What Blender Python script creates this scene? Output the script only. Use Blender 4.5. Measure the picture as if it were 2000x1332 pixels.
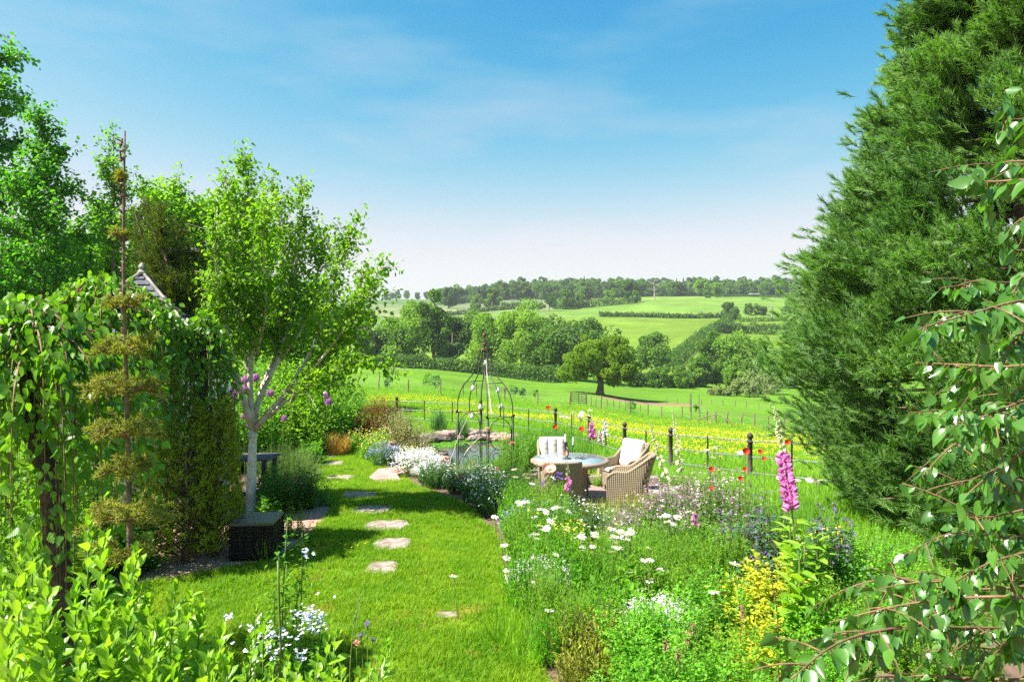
import bpy, math, random
import numpy as np

# ------------------------------------------------------------------ camera, sky, sun, exposure
for _o in list(bpy.data.objects):
    bpy.data.objects.remove(_o)
SC = bpy.context.scene
COL = SC.collection
CZ, F = 3.0, 2000 * 24 / 36.0          # eye height (m), focal length in photo pixels
HORIZON = 666.0

cam_d = bpy.data.cameras.new('camera')
cam_d.lens, cam_d.sensor_width = 24, 36
cam_d.clip_start, cam_d.clip_end = 0.05, 6000
cam = bpy.data.objects.new('camera', cam_d)
COL.objects.link(cam)
cam.location = (0, 0, CZ)
cam.rotation_euler = (math.pi / 2, 0, 0)
SC.camera = cam

SUN_EL, SUN_ROT = math.radians(54), math.radians(-106)
world = bpy.data.worlds.new('World')
SC.world = world
world.use_nodes = True
_nt = world.node_tree
_bg = _nt.nodes['Background']
_sky = _nt.nodes.new('ShaderNodeTexSky')
_sky.sky_type = 'NISHITA'
_sky.sun_disc = False
_sky.sun_elevation, _sky.sun_rotation = SUN_EL, SUN_ROT
_sky.air_density, _sky.dust_density, _sky.ozone_density = 1.0, 0.55, 2.2
_tc = _nt.nodes.new('ShaderNodeTexCoord')
_mp = _nt.nodes.new('ShaderNodeMapping')
_mp.inputs['Scale'].default_value = (1.2, 1.2, 5.0)
_mp.inputs['Rotation'].default_value = (0.12, 0.1, 0.3)
_nz = _nt.nodes.new('ShaderNodeTexNoise')
_nz.inputs['Scale'].default_value = 1.7
_nz.inputs['Detail'].default_value = 7
_nz.inputs['Roughness'].default_value = 0.55
_cr = _nt.nodes.new('ShaderNodeValToRGB')
_cr.color_ramp.elements[0].position, _cr.color_ramp.elements[0].color = 0.5, (0, 0, 0, 1)
_cr.color_ramp.elements[1].position, _cr.color_ramp.elements[1].color = 0.9, (0.26, 0.26, 0.26, 1)
_mx = _nt.nodes.new('ShaderNodeMix')
_mx.data_type = 'RGBA'
_mx.inputs['B'].default_value = (4.6, 5.0, 5.6, 1)
_nt.links.new(_tc.outputs['Generated'], _mp.inputs['Vector'])
_nt.links.new(_mp.outputs[0], _nz.inputs['Vector'])
_nt.links.new(_nz.outputs['Fac'], _cr.inputs[0])
_nt.links.new(_cr.outputs[0], _mx.inputs['Factor'])
_nt.links.new(_sky.outputs[0], _mx.inputs['A'])
# one colour curve for the whole sky: deeper blue overhead, paler towards the horizon
_sep = _nt.nodes.new('ShaderNodeSeparateColor')
_com = _nt.nodes.new('ShaderNodeCombineColor')
_nt.links.new(_mx.outputs['Result'], _sep.inputs[0])
for _i, (_gam, _mul, _cap) in enumerate(((4.0, .033, 3.85), (1.8, .150, 4.3), (1.0, .36, 4.6))):
    def _math(op, x, y=None):
        n = _nt.nodes.new('ShaderNodeMath'); n.operation = op
        for k_, q_ in enumerate((x, y)):
            if q_ is None:
                continue
            if isinstance(q_, (int, float)):
                n.inputs[k_].default_value = q_
            else:
                _nt.links.new(q_, n.inputs[k_])
        return n.outputs[0]
    _e = _math('POWER', 2.718282, _math('MULTIPLY', _math('POWER', _sep.outputs[_i], _gam), -_mul))
    _nt.links.new(_math('MULTIPLY', _math('SUBTRACT', 1.0, _e), _cap), _com.inputs[_i])
_nt.links.new(_com.outputs[0], _bg.inputs['Color'])

_bg.inputs['Strength'].default_value = 0.067

sun_d = bpy.data.lights.new('sun', 'SUN')
sun_d.energy, sun_d.angle, sun_d.color = 4.4, math.radians(0.55), (1.0, 0.955, 0.87)
sun = bpy.data.objects.new('sun', sun_d)
COL.objects.link(sun)
sun.location = (-20, 5, 30)
sun.rotation_euler = (math.pi / 2 - SUN_EL, 0, math.pi - SUN_ROT)

SC.view_settings.view_transform = 'Standard'
SC.view_settings.look = 'None'
SC.view_settings.exposure = 1.75
SC.view_settings.gamma = 1.0
SC.view_settings.use_curve_mapping = False
SC.cycles.max_bounces = 12
SC.cycles.diffuse_bounces = 8
SC.cycles.transmission_bounces = 5
SC.cycles.transparent_max_bounces = 6
SC.cycles.volume_bounces = 0
SC.cycles.use_denoising = False
SC.cycles.use_adaptive_sampling = False
SC.cycles.sample_clamp_indirect = 3.0
HAZE = 0.00016

# ------------------------------------------------------------------ small maths
RNG = np.random.default_rng(7)
random.seed(7)


def nrm(v):
    v = np.asarray(v, float)
    return v / np.maximum(np.linalg.norm(v, axis=-1, keepdims=True), 1e-9)


def at(px, py, Y):
    """World point seen at photo pixel (px, py) at distance Y."""
    return np.array(((px - 1000) / F * Y, Y, CZ + (HORIZON - py) / F * Y))


_YS = [0, 13, 19, 29, 60, 110, 180, 210, 260, 350, 500, 620, 760, 1000, 1500, 2500]
_US = [-0.8, -0.15, 0.07, 0.225, 0.42, 0.8]
_ZS = [[0, 0, -.3, -.4, -.5, -1, -1, -1, 0, 4, 12, 20, 30, 40, 30, 10],
       [0, 0, -.45, -.55, -1.6, -2.4, -3.6, -4.2, -2, 6, 22, 33, 46, 63, 50, 20],
       [0, 0, -.5, -.75, -2.8, -5, -6, -6.5, -2, 8, 27, 39, 51, 60, 45, 20],
       [0, 0, -.55, -1.3, -4.1, -6.6, -8.6, -9.2, -2, 8, 31, 42, 52, 58, 45, 20],
       [0, 0, -.65, -1.6, -4.7, -7.5, -9.5, -10, -2, 9, 32, 43, 52, 58, 45, 20],
       [0, 0, -.65, -1.6, -4.7, -7.5, -9.5, -10, -2, 9, 32, 43, 52, 58, 45, 20]]
_WD = np.linspace(0, math.log(1 + 2500 / 8), 700)
_k = np.exp(-0.5 * (np.arange(-16, 17) / 6.0) ** 2)
_k /= _k.sum()
_ZD = []
for _z in _ZS:
    zz = np.interp(_WD, np.log(1 + np.array(_YS) / 8.0), _z)
    _ZD.append(np.convolve(np.pad(zz, 16, mode='edge'), _k, mode='valid'))
_ZD = np.array(_ZD)
POND = (-1.55, 22.0, 2.3, 3.0)
BEDRISE = 0.3


def H(X, Y):
    X, Y = np.broadcast_arrays(np.asarray(X, float), np.asarray(Y, float))
    Yc = np.maximum(Y, 0)
    w = np.log(1 + Yc / 8.0)
    u = np.clip(X / np.maximum(Yc, 1.0), -0.799, 0.799)
    i = np.clip(np.searchsorted(_US, u) - 1, 0, len(_US) - 2)
    us = np.array(_US)
    t = (u - us[i]) / (us[i + 1] - us[i])
    t = t * t * (3 - 2 * t)
    cols = np.array([np.interp(w, _WD, c) for c in _ZD])
    idx = np.indices(X.shape)
    z0 = cols[(i,) + tuple(idx)]
    z1 = cols[(i + 1,) + tuple(idx)]
    z = z0 * (1 - t) + z1 * t
    z = z + BEDRISE * np.exp(-((X - 3.3) / 1.7) ** 2 - ((Y - 6.3) / 2.0) ** 2)
    d = np.sqrt(((X - POND[0]) / POND[2]) ** 2 + ((Y - POND[1]) / POND[3]) ** 2)
    s = np.clip((1.12 - d) / 0.3, 0, 1)
    z = z - 0.55 * s * s * (3 - 2 * s)
    far = np.clip((Y - 70) / 200, 0, 1)
    z = z + far * (1.2 * np.sin(X / 47 + 1) * np.cos(Y / 61) + .6 * np.sin(X / 19 + Y / 33))
    return z


def h(x, y):
    return float(H(np.array([x]), np.array([y]))[0])


def G(px, py):
    """Where the ray through photo pixel (px, py) meets the ground."""
    Y = np.concatenate((np.arange(2, 60, .05), np.exp(np.linspace(math.log(60), math.log(1400), 2500))))
    X = (px - 1000) / F * Y
    Z = CZ + (HORIZON - py) / F * Y
    g = H(X, Y)
    k = np.argmax(Z <= g)
    if Z[k] > g[k]:
        k = len(Y) - 1
    return np.array((X[k], Y[k], g[k]))


def on(px, Y):
    x = (px - 1000) / F * Y
    return np.array((x, Y, h(x, Y)))


# ------------------------------------------------------------------ materials
def new_mat(name):
    m = bpy.data.materials.new(name)
    m.use_nodes = True
    nt = m.node_tree
    return m, nt, nt.nodes['Principled BSDF'], nt.nodes['Material Output']


def c4(c):
    return (c[0], c[1], c[2], 1)


def leafmat(name, c1, c2, trans=0.35, rough=0.45, spec=0.35, tcol=None, nscale=1.2, veins=0.0):
    if tcol is None:
        c1, c2 = ((c[0] * 1.16, c[1] * 1.19, c[2] * .95) for c in (c1, c2))
        spec *= .55 if spec < .9 else 1
    m, nt, p, out = new_mat(name)
    at_ = nt.nodes.new('ShaderNodeAttribute'); at_.attribute_name = 'var'
    oi = nt.nodes.new('ShaderNodeObjectInfo')
    ad = nt.nodes.new('ShaderNodeMath'); ad.operation = 'ADD'
    fr = nt.nodes.new('ShaderNodeMath'); fr.operation = 'FRACT'
    nt.links.new(at_.outputs['Fac'], ad.inputs[0]); nt.links.new(oi.outputs['Random'], ad.inputs[1])
    nt.links.new(ad.outputs[0], fr.inputs[0])
    tc = nt.nodes.new('ShaderNodeTexCoord')
    nz = nt.nodes.new('ShaderNodeTexNoise'); nz.inputs['Scale'].default_value = nscale; nz.inputs['Detail'].default_value = 3
    geo = nt.nodes.new('ShaderNodeNewGeometry')
    nt.links.new(geo.outputs['Position'], nz.inputs['Vector'])
    av = nt.nodes.new('ShaderNodeMath'); av.operation = 'MULTIPLY_ADD'; av.inputs[1].default_value = 1.1
    sc = nt.nodes.new('ShaderNodeMath'); sc.operation = 'MULTIPLY_ADD'; sc.inputs[1].default_value = 0.75; sc.inputs[2].default_value = -0.42
    nt.links.new(fr.outputs[0], sc.inputs[0])
    nt.links.new(nz.outputs['Fac'], av.inputs[0]); nt.links.new(sc.outputs[0], av.inputs[2])
    mx = nt.nodes.new('ShaderNodeMix'); mx.data_type = 'RGBA'; mx.clamp_factor = True
    mx.inputs['A'].default_value, mx.inputs['B'].default_value = c4(c1), c4(c2)
    nt.links.new(av.outputs[0], mx.inputs['Factor'])
    nt.links.new(mx.outputs['Result'], p.inputs['Base Color'])
    p.inputs['Roughness'].default_value = rough
    p.inputs['Specular IOR Level'].default_value = spec
    tr = nt.nodes.new('ShaderNodeBsdfTranslucent')
    tm = nt.nodes.new('ShaderNodeMix'); tm.data_type = 'RGBA'; tm.blend_type = 'MULTIPLY'; tm.inputs['Factor'].default_value = 1
    tm.inputs['B'].default_value = c4(tcol or (1.7, 1.75, 0.5))
    nt.links.new(mx.outputs['Result'], tm.inputs['A']); nt.links.new(tm.outputs['Result'], tr.inputs['Color'])
    ms = nt.nodes.new('ShaderNodeMixShader'); ms.inputs[0].default_value = trans
    nt.links.new(p.outputs[0], ms.inputs[1]); nt.links.new(tr.outputs[0], ms.inputs[2])
    nt.links.new(ms.outputs[0], out.inputs['Surface'])
    if veins:
        sx = nt.nodes.new('ShaderNodeSeparateXYZ'); nt.links.new(tc.outputs['Generated'], sx.inputs[0])
        a1 = nt.nodes.new('ShaderNodeMath'); a1.operation = 'SUBTRACT'; a1.inputs[1].default_value = 0.5
        nt.links.new(sx.outputs['Y'], a1.inputs[0])
        a2 = nt.nodes.new('ShaderNodeMath'); a2.operation = 'ABSOLUTE'; nt.links.new(a1.outputs[0], a2.inputs[0])
        a3 = nt.nodes.new('ShaderNodeMath'); a3.operation = 'MULTIPLY_ADD'; a3.inputs[1].default_value = -0.9
        nt.links.new(a2.outputs[0], a3.inputs[0]); nt.links.new(sx.outputs['X'], a3.inputs[2])
        wv = nt.nodes.new('ShaderNodeMath'); wv.operation = 'MULTIPLY'; wv.inputs[1].default_value = 44
        nt.links.new(a3.outputs[0], wv.inputs[0])
        sn = nt.nodes.new('ShaderNodeMath'); sn.operation = 'SINE'; nt.links.new(wv.outputs[0], sn.inputs[0])
        bp = nt.nodes.new('ShaderNodeBump'); bp.inputs['Strength'].default_value = veins; bp.inputs['Distance'].default_value = 0.004
        nt.links.new(sn.outputs[0], bp.inputs['Height']); nt.links.new(bp.outputs[0], p.inputs['Normal'])
    return m


def mat(name, c1, c2=None, scale=8.0, rough=0.7, spec=0.3, bump=0.0, metal=0.0, detail=5.0, dist=0.02, lo=0.35, hi=0.65):
    m, nt, p, out = new_mat(name)
    p.inputs['Roughness'].default_value = rough
    p.inputs['Specular IOR Level'].default_value = spec
    p.inputs['Metallic'].default_value = metal
    tc = nt.nodes.new('ShaderNodeTexCoord')
    nz = nt.nodes.new('ShaderNodeTexNoise'); nz.inputs['Scale'].default_value = scale; nz.inputs['Detail'].default_value = detail
    nt.links.new(tc.outputs['Object'], nz.inputs['Vector'])
    mr = nt.nodes.new('ShaderNodeMapRange')
    mr.inputs['From Min'].default_value, mr.inputs['From Max'].default_value = lo, hi
    nt.links.new(nz.outputs['Fac'], mr.inputs['Value'])
    mx = nt.nodes.new('ShaderNodeMix'); mx.data_type = 'RGBA'
    mx.inputs['A'].default_value, mx.inputs['B'].default_value = c4(c1), c4(c2 or c1)
    nt.links.new(mr.outputs['Result'], mx.inputs['Factor'])
    nt.links.new(mx.outputs['Result'], p.inputs['Base Color'])
    if bump:
        bp = nt.nodes.new('ShaderNodeBump'); bp.inputs['Strength'].default_value = bump; bp.inputs['Distance'].default_value = dist
        nt.links.new(nz.outputs['Fac'], bp.inputs['Height']); nt.links.new(bp.outputs[0], p.inputs['Normal'])
    return m


def petalmat(name, c1, c2, trans=0.3):
    return leafmat(name, c1, c2, trans, 0.6, 0.2, tcol=(1, 1, 1))


def wicker(name, c1, c2, sx=60.0, sz=70.0):
    m, nt, p, out = new_mat(name)
    tc = nt.nodes.new('ShaderNodeTexCoord')
    sp = nt.nodes.new('ShaderNodeSeparateXYZ'); nt.links.new(tc.outputs['Object'], sp.inputs[0])
    ad = nt.nodes.new('ShaderNodeMath'); ad.operation = 'ADD'
    nt.links.new(sp.outputs['X'], ad.inputs[0]); nt.links.new(sp.outputs['Y'], ad.inputs[1])

    def sine(src, k):
        a = nt.nodes.new('ShaderNodeMath'); a.operation = 'MULTIPLY'; a.inputs[1].default_value = k
        b = nt.nodes.new('ShaderNodeMath'); b.operation = 'SINE'
        nt.links.new(src, a.inputs[0]); nt.links.new(a.outputs[0], b.inputs[0])
        return b.outputs[0]
    s1, s2 = sine(ad.outputs[0], sx * 2), sine(sp.outputs['Z'], sz * 2)
    ml = nt.nodes.new('ShaderNodeMath'); ml.operation = 'MULTIPLY_ADD'; ml.inputs[1].default_value = 0.35
    nt.links.new(s2, ml.inputs[0]); nt.links.new(s1, ml.inputs[2])
    mr = nt.nodes.new('ShaderNodeMapRange'); mr.inputs['From Min'].default_value, mr.inputs['From Max'].default_value = -1.0, 0.9
    nt.links.new(ml.outputs[0], mr.inputs['Value'])
    mx = nt.nodes.new('ShaderNodeMix'); mx.data_type = 'RGBA'
    mx.inputs['A'].default_value, mx.inputs['B'].default_value = c4(c1), c4(c2)
    nt.links.new(mr.outputs['Result'], mx.inputs['Factor']); nt.links.new(mx.outputs['Result'], p.inputs['Base Color'])
    bp = nt.nodes.new('ShaderNodeBump'); bp.inputs['Strength'].default_value = 0.6; bp.inputs['Distance'].default_value = 0.006
    nt.links.new(ml.outputs[0], bp.inputs['Height']); nt.links.new(bp.outputs[0], p.inputs['Normal'])
    p.inputs['Roughness'].default_value = 0.6
    p.inputs['Specular IOR Level'].default_value = .2
    return m


M = {}
M['grass'] = leafmat('grass_blade', (.065, .19, .010), (.24, .33, .022), .45, .5, .25, nscale=1.3)
M['meadow_grass'] = leafmat('meadow_grass', (.10, .25, .02), (.20, .33, .035), .4, .5, .25, nscale=.15)
M['tall_grass'] = leafmat('tall_grass', (.07, .20, .03), (.13, .28, .04), .4, .5, .25)
M['birch_leaf'] = leafmat('birch_leaf', (.065, .17, .010), (.17, .30, .018), .5, .45, .3)
M['dark_leaf'] = leafmat('dark_leaf', (.032, .14, .018), (.095, .26, .028), .48, .4, .4)
M['mid_leaf'] = leafmat('mid_leaf', (.06, .17, .018), (.14, .30, .030), .46, .45, .3)
M['light_leaf'] = leafmat('light_leaf', (.09, .22, .015), (.21, .36, .030), .5, .45, .3)
M['lime_leaf'] = leafmat('lime_leaf', (.10, .24, .014), (.25, .38, .05), .42, .34, .8, veins=.12)
M['lime_small'] = leafmat('lime_small_leaf', (.08, .25, .02), (.19, .42, .035), .48, .45, .3)
M['weep_leaf'] = leafmat('weeping_leaf', (.05, .15, .012), (.16, .31, .026), .45, .34, .8, veins=.2)
M['gloss_leaf'] = leafmat('glossy_leaf', (.030, .10, .016), (.085, .21, .030), .38, .3, .95)
M['yellow_leaf'] = leafmat('yellow_leaf', (.30, .34, .02), (.46, .42, .04), .4, .5, .3)
M['gold_needle'] = leafmat('golden_needle', (.11, .17, .014), (.34, .34, .045), .3, .5, .3, nscale=6)
M['fir_needle'] = leafmat('fir_needle', (.10, .16, .025), (.32, .30, .075), .3, .5, .3, nscale=9)
M['seq_needle'] = leafmat('sequoia_needle', (.085, .22, .07), (.38, .54, .19), .58, .4, .25, tcol=(1.6, 1.6, .7), nscale=.8)
M['yew_needle'] = leafmat('yew_needle', (.03, .06, .010), (.10, .13, .018), .3, .5, .3)
M['grey_leaf'] = leafmat('grey_green_leaf', (.09, .17, .07), (.19, .29, .12), .35, .5, .3)
M['blue_leaf'] = leafmat('blue_green_leaf', (.035, .11, .05), (.09, .20, .08), .35, .45, .35)
M['copper_leaf'] = leafmat('copper_leaf', (.09, .055, .015), (.26, .11, .03), .3, .45, .3)
M['variegated'] = leafmat('variegated_leaf', (.13, .15, .06), (.38, .34, .22), .3, .5, .3)
M['far_leaf'] = leafmat('far_leaf', (.060, .135, .022), (.125, .22, .036), .35, .6, .15, nscale=.25)
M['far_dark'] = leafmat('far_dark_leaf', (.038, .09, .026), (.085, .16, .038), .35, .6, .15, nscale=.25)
M['far_light'] = leafmat('far_light_leaf', (.10, .20, .028), (.18, .29, .042), .4, .6, .15, nscale=.25)
M['oak_leaf'] = leafmat('oak_leaf', (.075, .15, .012), (.17, .25, .022), .4, .55, .2, nscale=.4)
M['hedge_leaf'] = leafmat('hedge_leaf', (.036, .085, .022), (.078, .15, .032), .3, .6, .15, nscale=.4)
M['far_pale'] = leafmat('far_pale_leaf', (.12, .17, .075), (.21, .26, .13), .35, .6, .15, nscale=.4)
M['straw'] = leafmat('straw', (.34, .17, .06), (.55, .33, .14), .3, .6, .2)
M['stem'] = mat('green_stem', (.09, .17, .03), (.16, .22, .05), 20)
M['red_stem'] = mat('brown_twig', (.13, .075, .04), (.24, .14, .07), 20)
M['dark_stem'] = mat('dark_twig', (.045, .03, .022), (.09, .06, .04), 20)
M['bark'] = mat('brown_bark', (.10, .07, .045), (.22, .15, .10), 14, .85, bump=.8)
M['dark_bark'] = mat('dark_bark', (.035, .026, .02), (.10, .07, .05), 16, .9, bump=1, dist=.04)
M['far_bark'] = mat('far_bark', (.10, .085, .065), (.17, .145, .11), 3, .9)
M['birch_bark'] = mat('white_birch_bark', (.50, .45, .38), (.78, .75, .69), 5, .6, bump=.3, lo=.3, hi=.55)
M['birch_limb'] = mat('birch_limb_bark', (.40, .32, .24), (.66, .57, .46), 7, .6, bump=.3)
M['soil'] = mat('soil', (.10, .06, .045), (.22, .14, .11), 9, .95, bump=1)
M['mulch'] = mat('bark_mulch', (.22, .11, .07), (.52, .34, .25), 30, .95, bump=1)
M['gravel'] = mat('pink_gravel', (.17, .115, .10), (.40, .29, .26), 38, .9, bump=1, dist=.03)
M['stone'] = mat('sandstone', (.15, .115, .095), (.33, .265, .225), 11, .85, bump=.4)
M['pink_stone'] = mat('pink_sandstone', (.27, .16, .13), (.42, .29, .245), 5, .85, bump=.3)
M['grey_stone'] = mat('grey_stone', (.20, .18, .16), (.40, .36, .32), 7, .85, bump=.5)
M['dark_stone'] = mat('dark_stone', (.06, .05, .045), (.16, .13, .11), 9, .85, bump=.6)
M['slate'] = mat('slate', (.055, .06, .075), (.12, .125, .15), 10, .6)
M['iron'] = mat('black_iron', (.018, .018, .02), (.05, .042, .04), 15, .5, .5)
M['rust_iron'] = mat('rusty_iron', (.05, .03, .022), (.15, .075, .045), 18, .7, .4)
M['post'] = mat('dark_fence_post', (.03, .026, .03), (.09, .065, .06), 12, .7)
M['rail'] = mat('grey_rail', (.11, .12, .13), (.20, .21, .22), 8, .45, .5)
M['wood_post'] = mat('weathered_post', (.13, .08, .055), (.26, .18, .13), 9, .9)
M['grey_wood'] = mat('grey_timber', (.06, .06, .07), (.12, .12, .135), 10, .8)
M['black_wood'] = mat('black_timber', (.025, .022, .02), (.07, .055, .045), 10, .8)
M['wire'] = mat('fence_wire', (.32, .33, .33), None, 3, .5, .5)
M['white_paint'] = mat('white_paint', (.72, .74, .78), (.80, .81, .84), 4, .6)
M['wicker'] = wicker('tan_wicker', (.17, .13, .085), (.40, .32, .22), 88, 100)
M['black_wicker'] = wicker('black_wicker', (.004, .003, .0035), (.013, .010, .010), 26, 55)
M['box_lid'] = mat('black_wicker_lid', (.05, .042, .045), (.11, .092, .095), 60, .35, .5, bump=.3)
M['cushion'] = mat('cream_cushion', (.50, .45, .40), (.62, .57, .52), 6, .9, bump=.15)
M['glass_top'] = mat('sky_tinted_glass', (.26, .36, .40), (.32, .42, .46), 2, .12, .7)  # pale blue of the reflected sky is put into the base colour
M['clear_glass'] = mat('pendant_glass', (.62, .62, .62), (.85, .85, .85), 30, .12, .8)
M['candle'] = mat('white_candle', (.78, .77, .74), None, 3, .5)
M['rose_pink'] = petalmat('pink_petal', (.72, .20, .20), (.85, .38, .34))
M['coral'] = petalmat('coral_petal', (.80, .22, .16), (.88, .46, .36))
M['red'] = petalmat('red_petal', (.72, .028, .012), (.85, .075, .02))
M['white'] = petalmat('white_petal', (.74, .73, .72), (.82, .81, .80), .2)
M['lilac_white'] = petalmat('pale_blue_petal', (.55, .62, .80), (.76, .78, .84), .25)
M['magenta'] = petalmat('foxglove_petal', (.66, .12, .42), (.80, .28, .58))
M['throat'] = petalmat('foxglove_throat', (.72, .42, .56), (.85, .62, .70))
M['allium'] = petalmat('allium_petal', (.42, .13, .42), (.62, .30, .60))
M['cream'] = petalmat('cream_petal', (.66, .66, .36), (.80, .78, .55))
M['purple'] = petalmat('purple_petal', (.13, .06, .28), (.30, .15, .45))
M['violet'] = petalmat('violet_petal', (.10, .05, .30), (.20, .10, .45))
M['dusk'] = petalmat('dusky_petal', (.11, .045, .085), (.34, .20, .27))
M['pale_pink'] = petalmat('pale_pink_petal', (.60, .42, .48), (.78, .66, .68))
M['blue'] = petalmat('blue_petal', (.22, .24, .50), (.42, .44, .70))
M['yellow'] = petalmat('yellow_petal', (.74, .52, .012), (.85, .68, .03), .2)
M['orange'] = petalmat('orange_petal', (.75, .22, .02), (.85, .36, .05))
M['seed'] = mat('brown_seed', (.20, .12, .06), (.34, .22, .12), 20)
M['terracotta'] = mat('terracotta', (.46, .22, .12), (.58, .32, .19), 9, .85)
M['roof_far'] = mat('far_red_roof', (.16, .085, .07), (.22, .13, .11), 2, .8)

# ------------------------------------------------------------------ mesh builder
TPL = {
    # columns: along, across, up ; triangles
    'card': (np.array([(0, 0, 0), (.5, .5, .10), (1, 0, 0), (.5, -.5, .10)]), np.array([(0, 2, 1), (0, 3, 2)])),
    'leaf': (np.array([(0, 0, 0), (.28, .42, .07), (.28, 0, 0), (.28, -.42, .07), (.66, .38, .05), (.66, 0, -.02), (.66, -.38, .05), (1, 0, -.12)]),
             np.array([(0, 2, 1), (0, 3, 2), (1, 2, 4), (2, 5, 4), (2, 3, 5), (3, 6, 5), (4, 5, 7), (5, 6, 7)])),
    'needle': (np.array([(0, .5, 0), (0, -.5, 0), (1, 0, 0)]), np.array([(0, 1, 2)])),
    'blade': (np.array([(0, .5, 0), (0, -.5, 0), (.55, .42, .0), (.55, -.42, .0), (1, 0, -.18)]), np.array([(0, 1, 2), (1, 3, 2), (2, 3, 4)])),
    'strap': (np.array([(0, .35, 0), (0, -.35, 0), (.4, .5, .07), (.4, -.5, .07), (.75, .4, .02), (.75, -.4, .02), (1, 0, -.14)]),
              np.array([(0, 1, 2), (1, 3, 2), (2, 3, 4), (3, 5, 4), (4, 5, 6)])),
    'petal': (np.array([(0, .12, 0), (0, -.12, 0), (.55, .5, .02), (.55, -.5, .02), (1, .2, -.02), (1, -.2, -.02)]),
              np.array([(0, 1, 2), (1, 3, 2), (2, 3, 4), (3, 5, 4)])),
}


def leaf_tpl(key, outline, fold, curl, wave, rows=6):
    v, f = [(0, 0, 0)], []
    for r in range(1, rows):
        s = r / rows
        w = outline(s) / 2
        for t in (-1, 0, 1):
            v.append((s, t * w, fold * abs(t) * w * 2 - curl * s * s + wave * math.sin(s * 10 + t) * abs(t)))
    v.append((1, 0, -curl))
    n = len(v) - 1
    q = lambda r, t: 1 + (r - 1) * 3 + t
    f += [(0, q(1, 0), q(1, 1)), (0, q(1, 1), q(1, 2))]
    for r in range(1, rows - 1):
        for t in (0, 1):
            f += [(q(r, t), q(r + 1, t), q(r, t + 1)), (q(r, t + 1), q(r + 1, t), q(r + 1, t + 1))]
    f += [(q(rows - 1, 0), n, q(rows - 1, 1)), (q(rows - 1, 1), n, q(rows - 1, 2))]
    TPL[key] = (np.array(v, float), np.array(f))


_ob = lambda s: math.sin(math.pi * s ** 1.15) ** .75
_ov = lambda s: math.sin(math.pi * s ** .62) ** .85 * (1 if s < .7 else 1 - .25 * (s - .7) / .3)
for _k, (_fo, _cu, _wa) in enumerate(((.10, .05, .01), (.16, .18, .02), (.05, -.06, .02), (.13, .32, .015))):
    leaf_tpl('obovate%d' % _k, _ob, _fo, _cu, _wa)
    leaf_tpl('ovate%d' % _k, _ov, _fo, _cu, _wa)


def frames_from(az, el):
    ca, sa, ce, se = np.cos(az), np.sin(az), np.cos(el), np.sin(el)
    return np.stack((ca * ce, sa * ce, se), -1), np.stack((-ca * se, -sa * se, ce), -1)


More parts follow.
